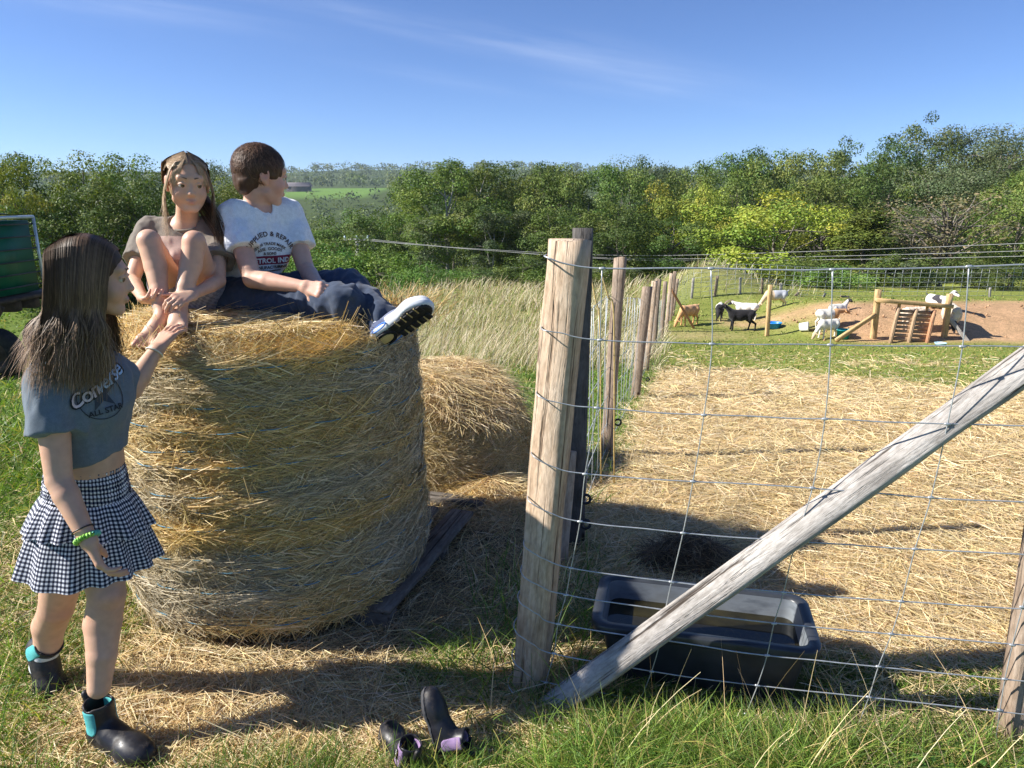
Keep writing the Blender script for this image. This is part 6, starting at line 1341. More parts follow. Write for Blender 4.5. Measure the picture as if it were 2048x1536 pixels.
# ---- the girl sitting on the bale
def sitting_girl():
    P = W; e = empty('person', tuple(P(385, 610, 2.95)), 'barefoot girl in a taupe T-shirt sitting on the bale hugging her knees', 'person')
    hc = P(375, 367, 2.84); hf = nrm((.50, -.84, -.16)); hu = nrm((.07, -.05, 1)); s = .97
    nb = P(374, 447, 2.92); chest = P(368, 500, 2.93); pel = P(388, 592, 2.96); cf = nrm((-.05, -1, 0))
    shR = P(298, 466, 2.90); shL = P(434, 464, 2.95); elR = P(264, 560, 2.74); elL = P(437, 562, 2.76); wrR = P(287, 597, 2.56); wrL = P(384, 590, 2.55)
    hipR = P(352, 600, 2.93); hipL = P(418, 600, 2.95); knR = P(298, 482, 2.60); knL = P(388, 484, 2.64); anR = P(325, 632, 2.50); anL = P(357, 620, 2.52)
    head, X, B = head_solid(hc, hf, hu, s)
    torso = U(.05, cone(hipR, hipL, .078), cone(pel, chest, .082, .088), cone(mixp(shR, shL, .12), mixp(shR, shL, .88), .046), cone(chest, mixp(chest, nb, .7), .085, .05))
    neck = cone(nb, X(0, -.015, -.06), .040, .040)
    hR, k1 = hand(wrR, P(318, 610, 2.46) - wrR, (.55, -.1, .55), -1, [(.5, .8, .5)] * 4, .82, .05); hL, k2 = hand(wrL, P(335, 606, 2.44) - wrL, (-.3, .5, -.75), -1, [(.45, .8, .5)] * 4, .82, .06)
    def foot(an, toe, up, s_):
        f = nrm(np.asarray(toe) - an); up = nrm(np.asarray(up, float) - f * np.dot(up, f)); w = np.cross(f, up); L = np.linalg.norm(np.asarray(toe) - an); q = lambda a, b, c: an + f * a * L + w * b * s_ + up * c * s_
        pr = [cone(q(-.12, 0, -.035), q(.3, 0, -.01), .028 * s_, .028 * s_), cone(q(0, 0, 0), q(.45, 0, -.018), .028 * s_, .022 * s_), cone(q(.45, -.015, -.025), q(.72, -.022, -.03), .021 * s_, .017 * s_), cone(q(.45, .015, -.025), q(.70, .022, -.03), .021 * s_, .017 * s_)]
        toes = [cone(q(.72, b, -.03), q(.72 + l, b * 1.12, -.034), r * s_, r * .82 * s_) for b, l, r in ((.030, .22, .0125), (.013, .24, .0095), (-.001, .21, .009), (-.014, .17, .0085), (-.027, .12, .008))]
        return U(.012, U(.02, *pr), U(.0015, *toes)), [q(.9, b, -.03) for b in (.03, .013, 0, -.014, -.027)]
    fR, t1 = foot(anR, P(284, 684, 2.36), (.35, -.1, 1), .92); fL, t2 = foot(anL, P(345, 652, 2.385), (-.1, -.2, 1), .92)
    leg = lambda h, k, a, o: limb(.007, (h, .067), (mixp(h, k, .5), .055), (k, .040), (mixp(k, a, .34) + np.array(o), .0385), (mixp(k, a, .66) + np.array(o) * .6, .030), (a, .025))
    body = U(.006, U(.02, head, neck), U(.03, torso, neck), U(.012, leg(hipR, knR, anR, (.0, .016, -.004)), fR), U(.012, leg(hipL, knL, anL, (0, .016, -.004)), fL), U(.01, limb(.005, (shR, .036), (elR, .027), (mixp(elR, wrR, .3), .0265), (wrR, .0175)), hR), U(.01, limb(.005, (shL, .036), (elL, .027), (mixp(elL, wrL, .3), .0265), (wrL, .0175)), hL))
    spots = [(X(0, .086, -.057), .012 * s, LIP, .8), (X(.04, .06, -.03), .028, RED, .3), (X(-.04, .06, -.03), .028, RED, .3), (X(0, .1, -.028), .01, RED, .3), (X(.076, -.01, 0), .025, RED, .5)] + [(k, .011, RED, .4) for k in k1 + k2 + t1 + t2] + [(knR + (0, -.04, .01), .035, RED, .3), (knL + (0, -.04, .01), .035, RED, .3)]
    bo = solid('body', e, body, .004, M_SKIN, lambda v: blend_cols(v, SKIN2, spots)); eyes(bo, X, B, s, (-.35, 1, -.15), (.14, .10, .06)); brows(bo, X, s, (.16, .10, .06))
    tor2 = U(.05, cone(pel + (0, 0, .04), chest, .096, .102), cone(mixp(shR, shL, .10), mixp(shR, shL, .90), .058), cone(chest, mixp(chest, nb, .65), .1, .06)); hem = plane(pel + (0, 0, .0), (0, 0, -1))
    sl = lambda a, b, t, r1, r2: INT(.004, cone(a, mixp(a, b, t + .15), r1, r2), plane(mixp(a, b, t), nrm(np.asarray(b) - a)))
    shirt = SUB(.004, U(.03, INT(.004, tor2, hem), sl(shR, elR, .62, .054, .066), sl(shL, elL, .62, .054, .068)), ell(nb + (0.004, -.03, .012), (.056, .06, .045)))
    ctr = chest
    def scol(v):
        x = v[:, 0] - ctr[0]; fr = (v[:, 1] < ctr[1] - .03) & (np.abs(x + .005) < .078) & (v[:, 2] < nb[2] - .045); c = np.tile((.20, .17, .14), (len(v), 1)); c[fr] = (.54, .39, .33); ban = fr & (v[:, 2] < ctr[2] - .03) & (v[:, 2] > ctr[2] - .05); c[ban] = (.38, .24, .20); return c
    sh = solid('shirt', e, DISP(shirt, folds((22, 22, 11), .009, 51), .02), .0042, M_CLOTH, scol)
    th = np.linspace(0, 2 * math.pi, 40); part('collar', sh, *tube(np.stack([nb[0] + .004 + .056 * np.cos(th), nb[1] - .014 + .050 * np.sin(th), nb[2] - .004 + .018 * np.sin(th) - .004], -1), .0055, 6, caps=False), M_CLOTH, np.tile((.24, .21, .17), (240, 1)), True)
    solid('shorts', e, U(.03, cone(hipR, mixp(hipR, knR, .3), .085, .078), cone(hipL, mixp(hipL, knL, .3), .085, .078), cone(hipR, hipL, .088)), .005, M_CLOTH, lambda v: np.where((np.sin(v[:, 0] * 260) * np.sin(v[:, 2] * 260) > 0)[:, None], (.22, .22, .27), (.36, .36, .42)))
    # hair: drawn back, loose strands beside the face, the tail over her left shoulder
    cap = SUB(.035, U(.02, ell(X(0, -.020, .032), (.0755 * s, .092 * s, .083 * s), B), ell(X(0, -.05, -.02), (.064 * s, .055 * s, .075 * s), B)), ell(X(0, .112, -.020), (.074 * s, .074 * s, .098 * s), B)); ho = solid('hair', e, DISP(cap, folds((70, 70, 12), .0015, 61), .01), .005, M_HAIR, (.34, .225, .135))
    g = np.random.default_rng(9); n = 2600; sx = np.where(g.random(n) < .5, 1., -1.); q = g.random(n)
    def EZ(x, y, o=1.0): return X(x, y, .034 + .088 * o * math.sqrt(max(.0, 1 - (x / (.084 * o)) ** 2 - ((y + .016) / (.099 * o)) ** 2)))
    r0 = np.array([EZ(a * (.003 + .03 * g.random() * (1 - w)), .066 - .10 * w) for a, w in zip(sx, q)]); p1 = np.array([EZ(a * (.050 + .014 * g.random()), .040 - .08 * w, .97) for a, w in zip(sx, q)]); p2 = np.array([X(a * (.077 + .009 * g.random()), -.005 - .05 * w, .03 + .04 * w * g.random()) for a, w in zip(sx, q)]); p3 = np.array([X(a * (.056 + .022 * g.random()), -.075, -.02 + .05 * w * g.random()) for a, w in zip(sx, q)]); p4 = np.array([X(a * .02 * g.random(), -.11, -.03 + g.normal(0, .01)) for a in sx])
    c0 = pick(n, [(.44, .30, .18), (.33, .22, .13), (.58, .42, .27)], .2); tw = lambda p, c: p - np.asarray(c)
    p15 = np.array([X(a * (.068 + .006 * g.random()), .016 - .065 * w, .068 + .012 * w) for a, w in zip(sx, q)]); paths = bez([r0, p1, p15, p2, p3, p4], 16); ribbons(paths, g.uniform(.0018, .0032, n), c0, c0 * .9, 'strands', ho, tw(paths, hc))
    n = 420; sx = np.where(g.random(n) < .55, 1., -1.); z = g.uniform(.10, .20, n)
    r0 = np.array([EZ(a * (.006 + .02 * g.random()), .055) for a in sx]); p1 = np.array([EZ(a * (.052 + .01 * g.random()), .046, 1.02) for a in sx]); p2 = np.array([X(a * (.080 + .008 * g.random()), .036 + g.normal(0, .008), -.01) for a in sx]); p3 = np.array([X(a * (.084 + .012 * g.random()), .02 + g.normal(0, .012), -.07) for a in sx]); p4 = p3 + np.stack([g.normal(0, .012, n), g.normal(-.005, .01, n), -z], -1) * (1, 1, .8)
    c0 = pick(n, [(.40, .28, .17), (.50, .37, .24), (.30, .2, .12)], .2); paths = bez([r0, p1, p2, p3, p4], 16); ribbons(paths, .0018, c0, c0 * 1.15, 'loose_strands', ho, tw(paths, hc))
    n = 150; sx = np.where(g.random(n) < .5, 1., -1.); u = g.random(n); r0 = np.array([EZ(a * (.004 + .012 * w), .035) for a, w in zip(sx, u)]); p1 = np.array([EZ(a * (.022 + .02 * w), .066, 1.03) for a, w in zip(sx, u)]); p2 = np.array([X(a * (.036 + .024 * w), .078 - .014 * w, .050 - .02 * g.random()) for a, w in zip(sx, u)]); p3 = np.array([X(a * (.054 + .022 * w), .068 - .02 * w, .012 - .02 * g.random()) for a, w in zip(sx, u)])
    c0 = pick(n, [(.48, .33, .2), (.36, .24, .14)], .2); paths = bez([r0, p1, p2, p3], 12); ribbons(paths, .0014, c0, c0 * 1.15, 'fringe', ho, tw(paths, hc))
    n = 420; a0 = X(-.01, -.10, -.04); a1 = P(428, 432, 2.92); a2 = P(446, 462, 2.87); a3 = P(449, 510, 2.84); sp = g.normal(0, .014, (n, 3)); paths = bez([a0 + sp * .8, mixp(a0, a1, .5) + (0.01, -.0, .01) + sp, a1 + sp * 1.1, a2 + sp, a3 + sp * .8 + np.stack([0 * z[:1].repeat(n), 0 * z[:1].repeat(n), g.uniform(-.03, .03, n)], -1)], 14); c0 = pick(n, [(.14, .085, .05), (.09, .055, .034), (.2, .12, .07)], .2); ribbons(paths, .0026, c0, c0 * 1.1, 'ponytail', ho, tw(paths, chest))
sitting_girl()

# ---- the boy
def sitting_boy():
    P = W; e = empty('person', tuple(P(480, 615, 3.0)), 'boy in a white printed T-shirt and dark jeans sitting on the bale looking away', 'person')
    hc = P(523, 353, 3.02); hf = nrm((.80, .50, -.12)); hu = nrm((.05, .02, 1)); s = 1.04
    nb = P(512, 424, 3.04); chest = P(520, 490, 3.04); pel = P(486, 590, 3.04); shR = P(466, 434, 2.94); shL = P(578, 428, 3.13)
    elR = P(505, 558, 2.80); wrR = P(610, 574, 2.72); elL = P(612, 540, 3.03); wrL = P(638, 572, 2.80)
    hipR = P(476, 600, 2.95); hipL = P(512, 596, 3.10); knR = P(690, 606, 2.70); anR = P(590, 628, 2.92); knL = P(698, 574, 2.93); anL = P(775, 642, 2.66)
    head, X, B = head_solid(hc, hf, hu, s, .0008); neck = cone(nb, X(0, -.018, -.06), .047, .045)
    torso = U(.05, cone(hipR, hipL, .088), cone(pel, chest, .095, .105), cone(mixp(shR, shL, .12), mixp(shR, shL, .88), .053), cone(chest, mixp(chest, nb, .7), .1, .058))
    hR, k1 = hand(wrR, P(672, 586, 2.66) - wrR, (.1, .75, -.45), -1, [(.35, .6, .4), (.4, .65, .4), (.45, .7, .4), (.5, .7, .4)], .93, .05); hL, k2 = hand(wrL, P(668, 574, 2.70) - wrL, (.3, -.6, -.4), 1, [(.3, .5, .3)] * 4, .9, .05)
    body = U(.008, U(.02, head, neck), U(.03, torso, neck), U(.01, limb(.005, (shR, .045), (elR, .036), (mixp(elR, wrR, .28), .036), (wrR, .0225)), hR), U(.01, limb(.005, (shL, .045), (elL, .036), (mixp(elL, wrL, .28), .035), (wrL, .0225)), hL), limb(.007, (hipR, .08), (knR, .055), (anR, .036)), limb(.007, (hipL, .08), (knL, .055), (anL, .034)))
    spots = [(X(0, .088, -.058), .012, LIP, .7), (X(.045, .055, -.035), .034, RED, .45), (X(.078, -.005, 0), .026, RED, .55), (X(0, .1, -.028), .012, RED, .3)] + [(k, .011, RED, .35) for k in k1 + k2]
    bo = solid('body', e, body, .0042, M_SKIN, lambda v: blend_cols(v, SKIN3, spots)); eyes(bo, X, B, s, (.1, 1, 0)); brows(bo, X, s, (.08, .045, .03))
    tor2 = U(.05, cone(pel + (0, 0, .03), chest, .112, .122), cone(mixp(shR, shL, .10), mixp(shR, shL, .90), .066), cone(chest, mixp(chest, nb, .65), .118, .07))
    sl = lambda a, b, t, r1, r2: INT(.004, cone(a, mixp(a, b, t + .15), r1, r2), plane(mixp(a, b, t), nrm(np.asarray(b) - a)))
    shirt = SUB(.004, U(.03, INT(.004, tor2, plane(pel + (0, 0, .0), (0, 0, -1))), sl(shR, elR, .56, .062, .070), sl(shL, elL, .60, .060, .066)), ell(nb + (.012, -.028, .018), (.064, .066, .05)))
    slant = lambda p: .004 * np.sin((p[:, 0] * .6 + p[:, 2] * 1.0 + p[:, 1] * .4) * 75) * np.clip((chest[2] - .02 - p[:, 2]) / .1, 0, 1)
    sh = solid('shirt', e, DISP(shirt, folds((19, 19, 10), .009, 71, slant), .02), .0042, M_CLOTH, (.80, .81, .83))
    d = Decal(sh, e.location, P(541, 512, 2.93), (.90, .42, .0), (0.02, 0, 1)); BR_ = (.10, .06, .05); MA = (.24, .03, .06)
    d.text('SUPPLIED & REPAIR', 0, .088, .026, BR_, 0, .0006, arc=.105, space=1.08); d.text('EST 30 TRADE MARK', 0, .050, .0155, BR_, 0, .0004, arc=.10); d.text('ASSE  GOODS', 0, .030, .0165, BR_, 0, .0004, arc=.13); d.text('& SONS', 0, .010, .015, BR_, 0, .0004)
    d.put(np.array([(-.085, -.036, 0), (.085, -.036, 0), (.085, .0, 0), (-.085, .0, 0)]), [[0, 1, 2, 3]], MA, 'banner', .0022, 4); d.text('PETROL IND', 0, -.0185, .0285, (.74, .72, .72), 0, .001, lift=.004); d.text('MANUFACTURING', 0, -.048, .0175, BR_, 0, .0005); d.put(np.array([(-.045, -.066, 0), (.045, -.066, 0), (.045, -.061, 0), (-.045, -.061, 0)]), [[0, 1, 2, 3]], BR_, 'underline', .0022, 3); d.text('& 4', .0, -.077, .013, BR_)
    # jeans
    leg = lambda h, k, a, r: limb(.007, (h, .100), (mixp(h, k, .5), .090), (k, .076), (mixp(k, a, .45), .066), (a, r))
    jeans = U(.012, U(.03, cone(hipR, hipL, .104), INT(.004, cone(pel, pel + (0, 0, .09), .108, .104), plane(pel + (0, 0, .055), (0, 0, 1)))), leg(hipR, knR, anR, .056), leg(hipL, knL, mixp(knL, anL, .92), .056))
    jeans = INT(.003, jeans, plane((0, 0, 1.185), (0, 0, -1)))
    jo = solid('jeans', e, DISP(jeans, folds((22, 22, 22), .007, 81, lambda p: .004 * np.sin(p[:, 0] * 95 + 4 * vnoise(p * 9, 3)) * np.clip((p[:, 0] - hipL[0] - .18) / .1, 0, 1)), .02), .0048, M_DENIM, (.040, .055, .090))
    pk = mixp(hipR, knR, .30) + np.array((0, -.098, .005)); sv, sf = tube(spline([pk + (-.03, .012, .055), pk + (.04, .0, .05), pk + (.055, .004, -.05), pk + (-.035, .01, -.055)], 6), .0022, 5); part('pocket_seam', jo, sv, sf, M_DENIM, np.tile((.02, .028, .045), (len(sv), 1)), True)
    # short brown hair
    cB = ell(X(0, -.014, .034), (.084 * s, .100 * s, .090 * s), B); cap = SUB(.012, U(.015, cB, ell(X(0, -.06, -.02), (.066 * s, .045 * s, .06 * s), B)), ell(X(0, .118, -.030), (.085 * s, .068 * s, .096 * s), B), cone(X(-.1, .035, -.06), X(.1, .035, -.06), .05 * s), cone(X(-.12, -.004, -.02), X(.12, -.004, -.02), .020 * s))
    ho = solid('hair', e, DISP(cap, folds((70, 70, 50), .003, 91), .01), .005, M_HAIR, (.075, .042, .027))
    g = np.random.default_rng(12); n = 5200; dv = nrm(g.normal(size=(n, 3))); k = (dv[:, 2] > np.where(dv[:, 1] > 0, .05 + .45 * dv[:, 1], -.62)) & ~((np.abs(dv[:, 0]) > .8) & (dv[:, 2] < .02) & (dv[:, 1] > -.45)); dv = dv[k]; n = len(dv)
    loc = dv * (.084, .100, .090) + (0, -.014, .034); crown = np.array((.0, -.05, .124)); t = loc - crown; nn = nrm(dv / np.array((.084, .100, .090))); t = t - nn * (t * nn).sum(1)[:, None]; t = nrm(t + g.normal(0, .18, (n, 3)) * .35 + (0, .012, -.004)); L = g.uniform(.022, .05, n)[:, None]
    a = loc; fit = lambda q, o: (lambda w: w / np.linalg.norm(w / np.array((.084, .100, .090)), axis=1, keepdims=True) * o + (0, -.014, .034))(q - (0, -.014, .034)); b = fit(loc + t * L * .5, 1.035); c = fit(loc + t * L, 1.02 + .035 * g.random((n, 1)))
    Wp = lambda q: hc + s * (q[:, :1] * B[0] + q[:, 1:2] * B[1] + q[:, 2:] * B[2]); paths = bez([Wp(a), Wp(b), Wp(c)], 6); c0 = pick(n, [(.10, .055, .034), (.07, .038, .025), (.15, .085, .052)], .2); ribbons(paths, g.uniform(.0014, .0026, n), c0, c0 * 1.15, 'strands', ho, paths - hc)
    # shoe with the sole turned to us, green sock
    fw = nrm((.80, -.16, .56)); up = nrm((-.42, .72, .45)); Bs = basis(fw, up); hl = anL - Bs[2] * .075 - Bs[1] * .045; Q = lambda x, y, z: hl + x * Bs[0] + y * Bs[1] + z * Bs[2]
    sho = empty_child('shoe', e); foot = U(.03, chain(.02, [Q(0, .0, .045), Q(0, .08, .045), Q(0, .165, .036), Q(0, .205, .034)], [.038, .040, .043, .034]), cone(Q(0, .02, .05), Q(0, .012, .085), .040, .041), ell(Q(0, .165, .036), (.050, .062, .034), Bs))
    upper = SUB(.003, INT(.006, foot, plane(Q(0, 0, .012), -Bs[2]), plane(Q(0, .0, .098), Bs[2])), cone(Q(0, .012, .06), Q(0, .0, .2), .033, .036))
    uc = lambda v: np.where((((v - hl) @ Bs[2] > .055) & ((v - hl) @ Bs[1] > .05) & ((v - hl) @ Bs[1] < .12))[:, None], (.16, .18, .26), np.where((((v - hl) @ Bs[1] < .06) & ((v - hl) @ Bs[2] < .062))[:, None], (.10, .12, .2), (.55, .57, .60))); solid('upper', sho, upper, .0042, M_CLOTH, uc)
    mid = INT(.004, OFF(foot, .007), plane(Q(0, 0, .030), Bs[2]), plane(Q(0, 0, .008), -Bs[2])); solid('midsole', sho, mid, .004, mat_noise('foam_midsole', (.60, .62, .66), (.70, .71, .74), 20, .6, .05, .002))
    sole = INT(.002, OFF(foot, .006), plane(Q(0, 0, .009), Bs[2]), plane(Q(0, 0, .0), -Bs[2])); so = solid('sole', sho, sole, .0036, mat_noise('outsole_black', (.014, .014, .016), (.032, .032, .036), 40, .6, .3, .003))
    yl = mat_noise('outsole_yellow', (.48, .36, .16), (.58, .45, .22), 20, .7, .1, .002); lug = mat_noise('outsole_lug', (.012, .012, .014), (.022, .022, .025), 40, .6, .2, .002)
    v, f = surface(INT(.001, ell(Q(0, .02, -.001), (.022, .036, .004), Bs)), .0028) if False else surface(ell(Q(0, .02, -.001), (.021, .036, .0045), Bs), .0028); part('heel_pad', so, v, f, yl, smooth_=True)
    th = np.linspace(0, 2 * math.pi, 33); part('heel_ring', so, *tube(np.array([Q(.030 * math.cos(a), .02 + .046 * math.sin(a), -.001) for a in th]), .0045, 6, caps=False), lug)
    for y in (.085, .115, .145, .175, .205):
        for sx in (-1, 1):
            wdt = .018; v, f = surface(rbox(Q(sx * .026, y, -.001), (wdt * .95, .0105, .0042), .003, Bs), .003); part('lug', so, v, f, lug, smooth_=True)
    for y in (.10, .13, .16, .19):
        for sx in (-1, 1):
            v, f = surface(rbox(Q(sx * .030, y, -.0005), (.017, .0024, .0035), .0015, Bs), .0024); part('yellow_bar', so, v, f, yl, smooth_=True)
    bl = mat_noise('blue_trim', (.03, .16, .62), (.06, .24, .75), 20, .5, .05, .002)
    part('air_window', sho, *tube(np.array([Q(-.047 - .002 * math.cos(a), .03 + .034 * math.cos(a), .022 + .010 * math.sin(a)) for a in th]), .0028, 6, caps=False), bl); part('air_window', sho, *tube(np.array([Q(.047 + .002 * math.cos(a), .03 + .034 * math.cos(a), .022 + .010 * math.sin(a)) for a in th]), .0028, 6, caps=False), bl)
    part('lace', sho, *tube(np.array([Q(.02 * math.sin(t * 9), .05 + .07 * t, .098 - .028 * t) for t in np.linspace(0, 1, 40)]), .0028, 5), mat_noise('lace_grey', (.5, .52, .55), (.6, .62, .65), 30, .9, .1, .001))
    solid('sock', e, limb(.01, (mixp(anL, knL, .16), .044), (Q(0, .012, .085), .037)), .004, M_CLOTH, (.015, .30, .13))
sitting_boy()
# ------------------------------------------------------------------ goats and sheep
M_FUR = mat_attr('animal_coat', rough=.9, spec=.1, noise=.2, nscale=14, sheen=.2)
def animal(name, label, cat, at, ang, h, col, pose='stand', horns=0, beard=False, wool=0.0, head=None, legs=(0, 0, 0, 0), ear=(.4, .5), kneel=False, group=None):
    """h: height at the withers; ang: heading in degrees from +X; the body is one continuous solid"""
    a = math.radians(ang); f = np.array((math.cos(a), math.sin(a), 0)); sd = np.array((-f[1], f[0], 0)); z = np.array((0, 0, 1.)); k = h / .62; at = np.asarray(at, float)
    drop = -.30 if pose == 'lie' else 0.0
    P = lambda x, y, zz: at + k * (x * f + y * sd + (zz + drop) * z)
    e = empty(name, tuple(at), label, cat, group)
    w = wool
    trunk = U(.08 * k, cone(P(.26, 0, .47), P(.02, 0, .445), (.125 + w) * k, (.148 + w) * k), cone(P(.02, 0, .445), P(-.29, 0, .49), (.148 + w) * k, (.118 + w) * k), cone(P(.27, 0, .52), P(.24, 0, .40), (.09 + w) * k, (.10 + w) * k), cone(P(.2, 0, .545), P(-.28, 0, .555), (.06 + w) * k))
    if head is None: head = {'stand': (.53, .74), 'graze': (.55, .17), 'lie': (.50, .76), 'half': (.6, .5)}[pose]
    pol = P(head[0], 0, head[1]); grz = pose == 'graze'; hd = nrm(f * (.45 if grz else .86) + z * (-.85 if grz else -.42)); mz = pol + hd * .17 * k
    neck = U(.03 * k, cone(P(.29, 0, .54), pol - hd * .01, (.098 + w) * k, .052 * k))
    hp = [cone(pol, pol + hd * .08 * k, .058 * k, .048 * k), cone(pol + hd * .08 * k, mz, .047 * k, .031 * k)]
    parts_ = [trunk, neck, *hp]
    for i, sx in enumerate((1, -1)):
        d = legs[i]; L_ = [P(.24, sx * .075, .45), P(.25 + d * .4, sx * .075, .24), P(.25 + d, sx * .075, .05), P(.265 + d, sx * .075, .016)]
        if pose == 'lie': L_ = [P(.24, sx * .09, .45), P(.36, sx * .1, .36), P(.30, sx * .12, .335), P(.22, sx * .12, .33)]
        parts_.append(U(.02 * k, cone(L_[0], L_[1], .062 * k, .031 * k), cone(L_[1], L_[2], .028 * k, .021 * k), cone(L_[2], L_[3], .024 * k, .026 * k)))
        d = legs[2 + i]; L_ = [P(-.25, sx * .075, .47), P(-.20 + d * .3, sx * .085, .33), P(-.325 + d * .8, sx * .08, .22), P(-.30 + d, sx * .08, .05), P(-.285 + d, sx * .08, .016)]
        if pose == 'lie': L_ = [P(-.22, sx * .09, .46), P(-.08, sx * .15, .38), P(-.2, sx * .16, .335), P(-.08, sx * .17, .33), P(-.05, sx * .17, .33)]
        parts_.append(U(.02 * k, cone(L_[0], L_[1], .098 * k, .062 * k), cone(L_[1], L_[2], .052 * k, .028 * k), cone(L_[2], L_[3], .026 * k, .020 * k), cone(L_[3], L_[4], .023 * k, .026 * k)))
    tl = nrm(-f * .8 + z * (.75 if not wool else -.6)); parts_.append(cone(P(-.36, 0, .56), P(-.36, 0, .56) + tl * .11 * k, .026 * k, .014 * k))
    for sx in (1, -1):
        eo = pol - hd * .015 * k + sd * sx * .045 * k; parts_.append(cone(eo, eo + (sd * sx * .85 - z * ear[0] - hd * .2) * .095 * k, .020 * k, .012 * k))
    if beard: parts_.append(cone(pol + hd * .12 * k - z * .03 * k, pol + hd * .10 * k - z * .14 * k, .018 * k, .005 * k))
    sol = U(.03 * k, *parts_)
    loc = lambda v: np.stack([(v - at) @ f / k, (v - at) @ sd / k, (v - at) @ z / k - drop, np.linalg.norm(v - (pol + mz) / 2, axis=1) / k], -1)
    if wool: sol = DISP(sol, lambda p: .012 * vnoise(p * 22, 3) * (np.abs((p - at) @ z / k - .5) < .3), .02)
    bo = solid('body', e, sol, .013 * max(k, .9), M_FUR, lambda v: col(loc(v)) if callable(col) else np.tile(col, (len(v), 1)))
    hm = mat_noise(name + '_horn', (.16, .12, .08), (.34, .26, .17), 20, .6, .2, .004)
    if horns:
        for sx in (1, -1):
            o = pol - hd * .02 * k + sd * sx * .028 * k + z * .03 * k; t = np.linspace(0, 1, 9)[:, None]; pts = o + (-hd * .4 + z) * (t * .16 * horns * k) + (-f) * (t ** 2 * .16 * horns * k) - z * (t ** 3 * .08 * horns * k) + sd * sx * (t * .05 * k)
            part('horn', bo, *tube(pts, (np.linspace(.024, .006, 9) * k), 7), hm, smooth_=True)
    for sx in (1, -1):
        c = pol + hd * .055 * k + sd * sx * .043 * k + np.cross(sd, hd) * .0 + z * .012 * k; v, fc = surface(ell(c, (.012 * k,) * 3), .006 * k); part('eye', bo, v, fc, M_EYE, np.tile((.02, .015, .01), (len(v), 1)), True)
    return e
BK = np.array((.016, .015, .017)); WH = np.array((.74, .70, .62)); TN = np.array((.50, .27, .12)); GR = np.array((.30, .31, .33)); CR = np.array((.66, .50, .32))
def two(cond, c1, c2): return lambda q: np.where(cond(q)[:, None], c1, c2)
def gp(px, py, dy=0.0):
    g = ground(px, py); g[1] += dy; g[2] = float(H(g[0], g[1])); return g
GG = 'goats of the pen'
animal('goat', 'black horned billy goat with a beard standing in the middle of the pen', 'goat', gp(1481, 661), 172, .60, BK, horns=1.15, beard=True, legs=(.0, .03, -.10, .06), group=GG)
animal('goat', 'white goat standing just behind the black goat\'s back', 'goat', gp(1492, 641), 160, .54, two(lambda q: (q[:, 3] < .1), BK * 2, WH), pose='half', head=(.52, .62), group=GG)
animal('goat', 'black and white goat half hidden behind the black goat\'s horns', 'goat', gp(1438, 640), 250, .52, two(lambda q: (q[:, 2] > .47) & (q[:, 0] < .25), WH, BK * 1.5), pose='graze', head=(.42, .34), group=GG)
animal('goat', 'tan goat grazing by the end of the stake row', 'goat', gp(1377, 650), 215, .60, two(lambda q: (q[:, 0] < -.3) & (q[:, 2] < .5), BK * 2, TN * 1.35), pose='graze', group=GG)
animal('goat', 'grey backed goat with tan front grazing under the far fence', 'goat', gp(1550, 617), 185, .58, two(lambda q: (q[:, 0] < .12) & (q[:, 2] > .36), GR * 1.5, CR), pose='graze', group=GG)
animal('goat', 'white goat with a dark head lying on top of the bank', 'goat', gp(1675, 624) + (0, 0, -.0), 20, .47, two(lambda q: (q[:, 3] < .14) | ((q[:, 0] > .42) & (q[:, 2] > .62)), BK * 3, WH), pose='lie', group=GG)
animal('goat', 'white goat with a tan head grazing in front of the teal bucket', 'goat', gp(1655, 677), 200, .50, two(lambda q: q[:, 3] < .17, CR * .9, WH), pose='graze', legs=(.0, .05, .0, -.06), group=GG)
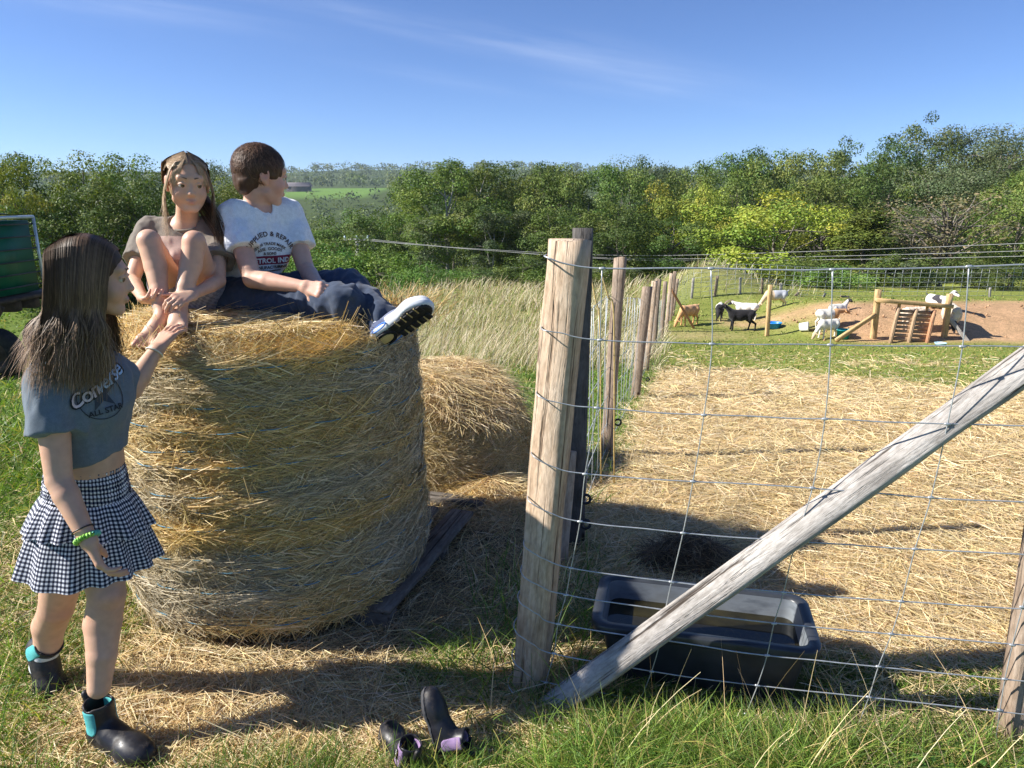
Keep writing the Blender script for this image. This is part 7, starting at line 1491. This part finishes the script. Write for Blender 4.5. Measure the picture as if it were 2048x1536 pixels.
animal('goat', 'white goat with tan shoulders standing behind the grazing white goat', 'goat', gp(1664, 670, .4), 10, .54, two(lambda q: (q[:, 0] > .17), TN * 1.1, WH * .95), pose='half', head=(.60, .56), group=GG)
animal('goat', 'white goat with black patches lying on the bank behind the crossbeam', 'goat', gp(1886, 623, .3), 285, .62, two(lambda q: (vnoise(q[:, :3] * 5, 9) > .15) & (q[:, 2] < .8), BK * 3, WH), pose='lie', group=GG)
SW = np.array((.62, .52, .40))
animal('sheep', 'woolly sheep standing behind the leaning pallet', 'sheep', np.array((*W(1822, 690, FRAME_Y + .55)[:2], 0)) * (1, 1, 0) + (0, 0, float(H0(W(1822, 690, FRAME_Y + .55)[0], FRAME_Y + .55))), 8, .55, two(lambda q: q[:, 3] < .15, BK * 3, SW), pose='half', wool=.05, head=(.52, .5), group='sheep by the pallet')
animal('sheep', 'black faced sheep feeding under the crossbeam beside the pallet', 'sheep', np.array((*W(1893, 692, FRAME_Y + .45)[:2], float(H0(W(1893, 692, FRAME_Y + .45)[0], FRAME_Y + .45)))), 248, .64, two(lambda q: (q[:, 3] < .16) | (q[:, 2] < .27), BK * 2, SW), pose='graze', wool=.06, head=(.46, .26), group='sheep by the pallet')

# ------------------------------------------------------------------ air
def haze():
    v = np.array([(x, y, z) for z in (-40., 90.) for y in (-80., 2400.) for x in (-1900., 1900.)]); f = np.array([(0, 2, 3, 1), (4, 5, 7, 6), (0, 1, 5, 4), (2, 6, 7, 3), (0, 4, 6, 2), (1, 3, 7, 5)])
    m = bpy.data.materials.new('haze_air'); m.use_nodes = True; nt = m.node_tree; nt.nodes.clear(); o = nt.nodes.new('ShaderNodeOutputMaterial'); p = nt.nodes.new('ShaderNodeVolumePrincipled')
    p.inputs['Color'].default_value = (.72, .85, 1.0, 1); p.inputs['Density'].default_value = HAZE; p.inputs['Anisotropy'].default_value = .2; nt.links.new(p.outputs[0], o.inputs['Volume'])
    obj('haze', mesh_np('haze', v, f, m), label='thin blue haze over the valley', cat='haze', kind='stuff')
HAZE = 0.00016
if HAZE: haze()
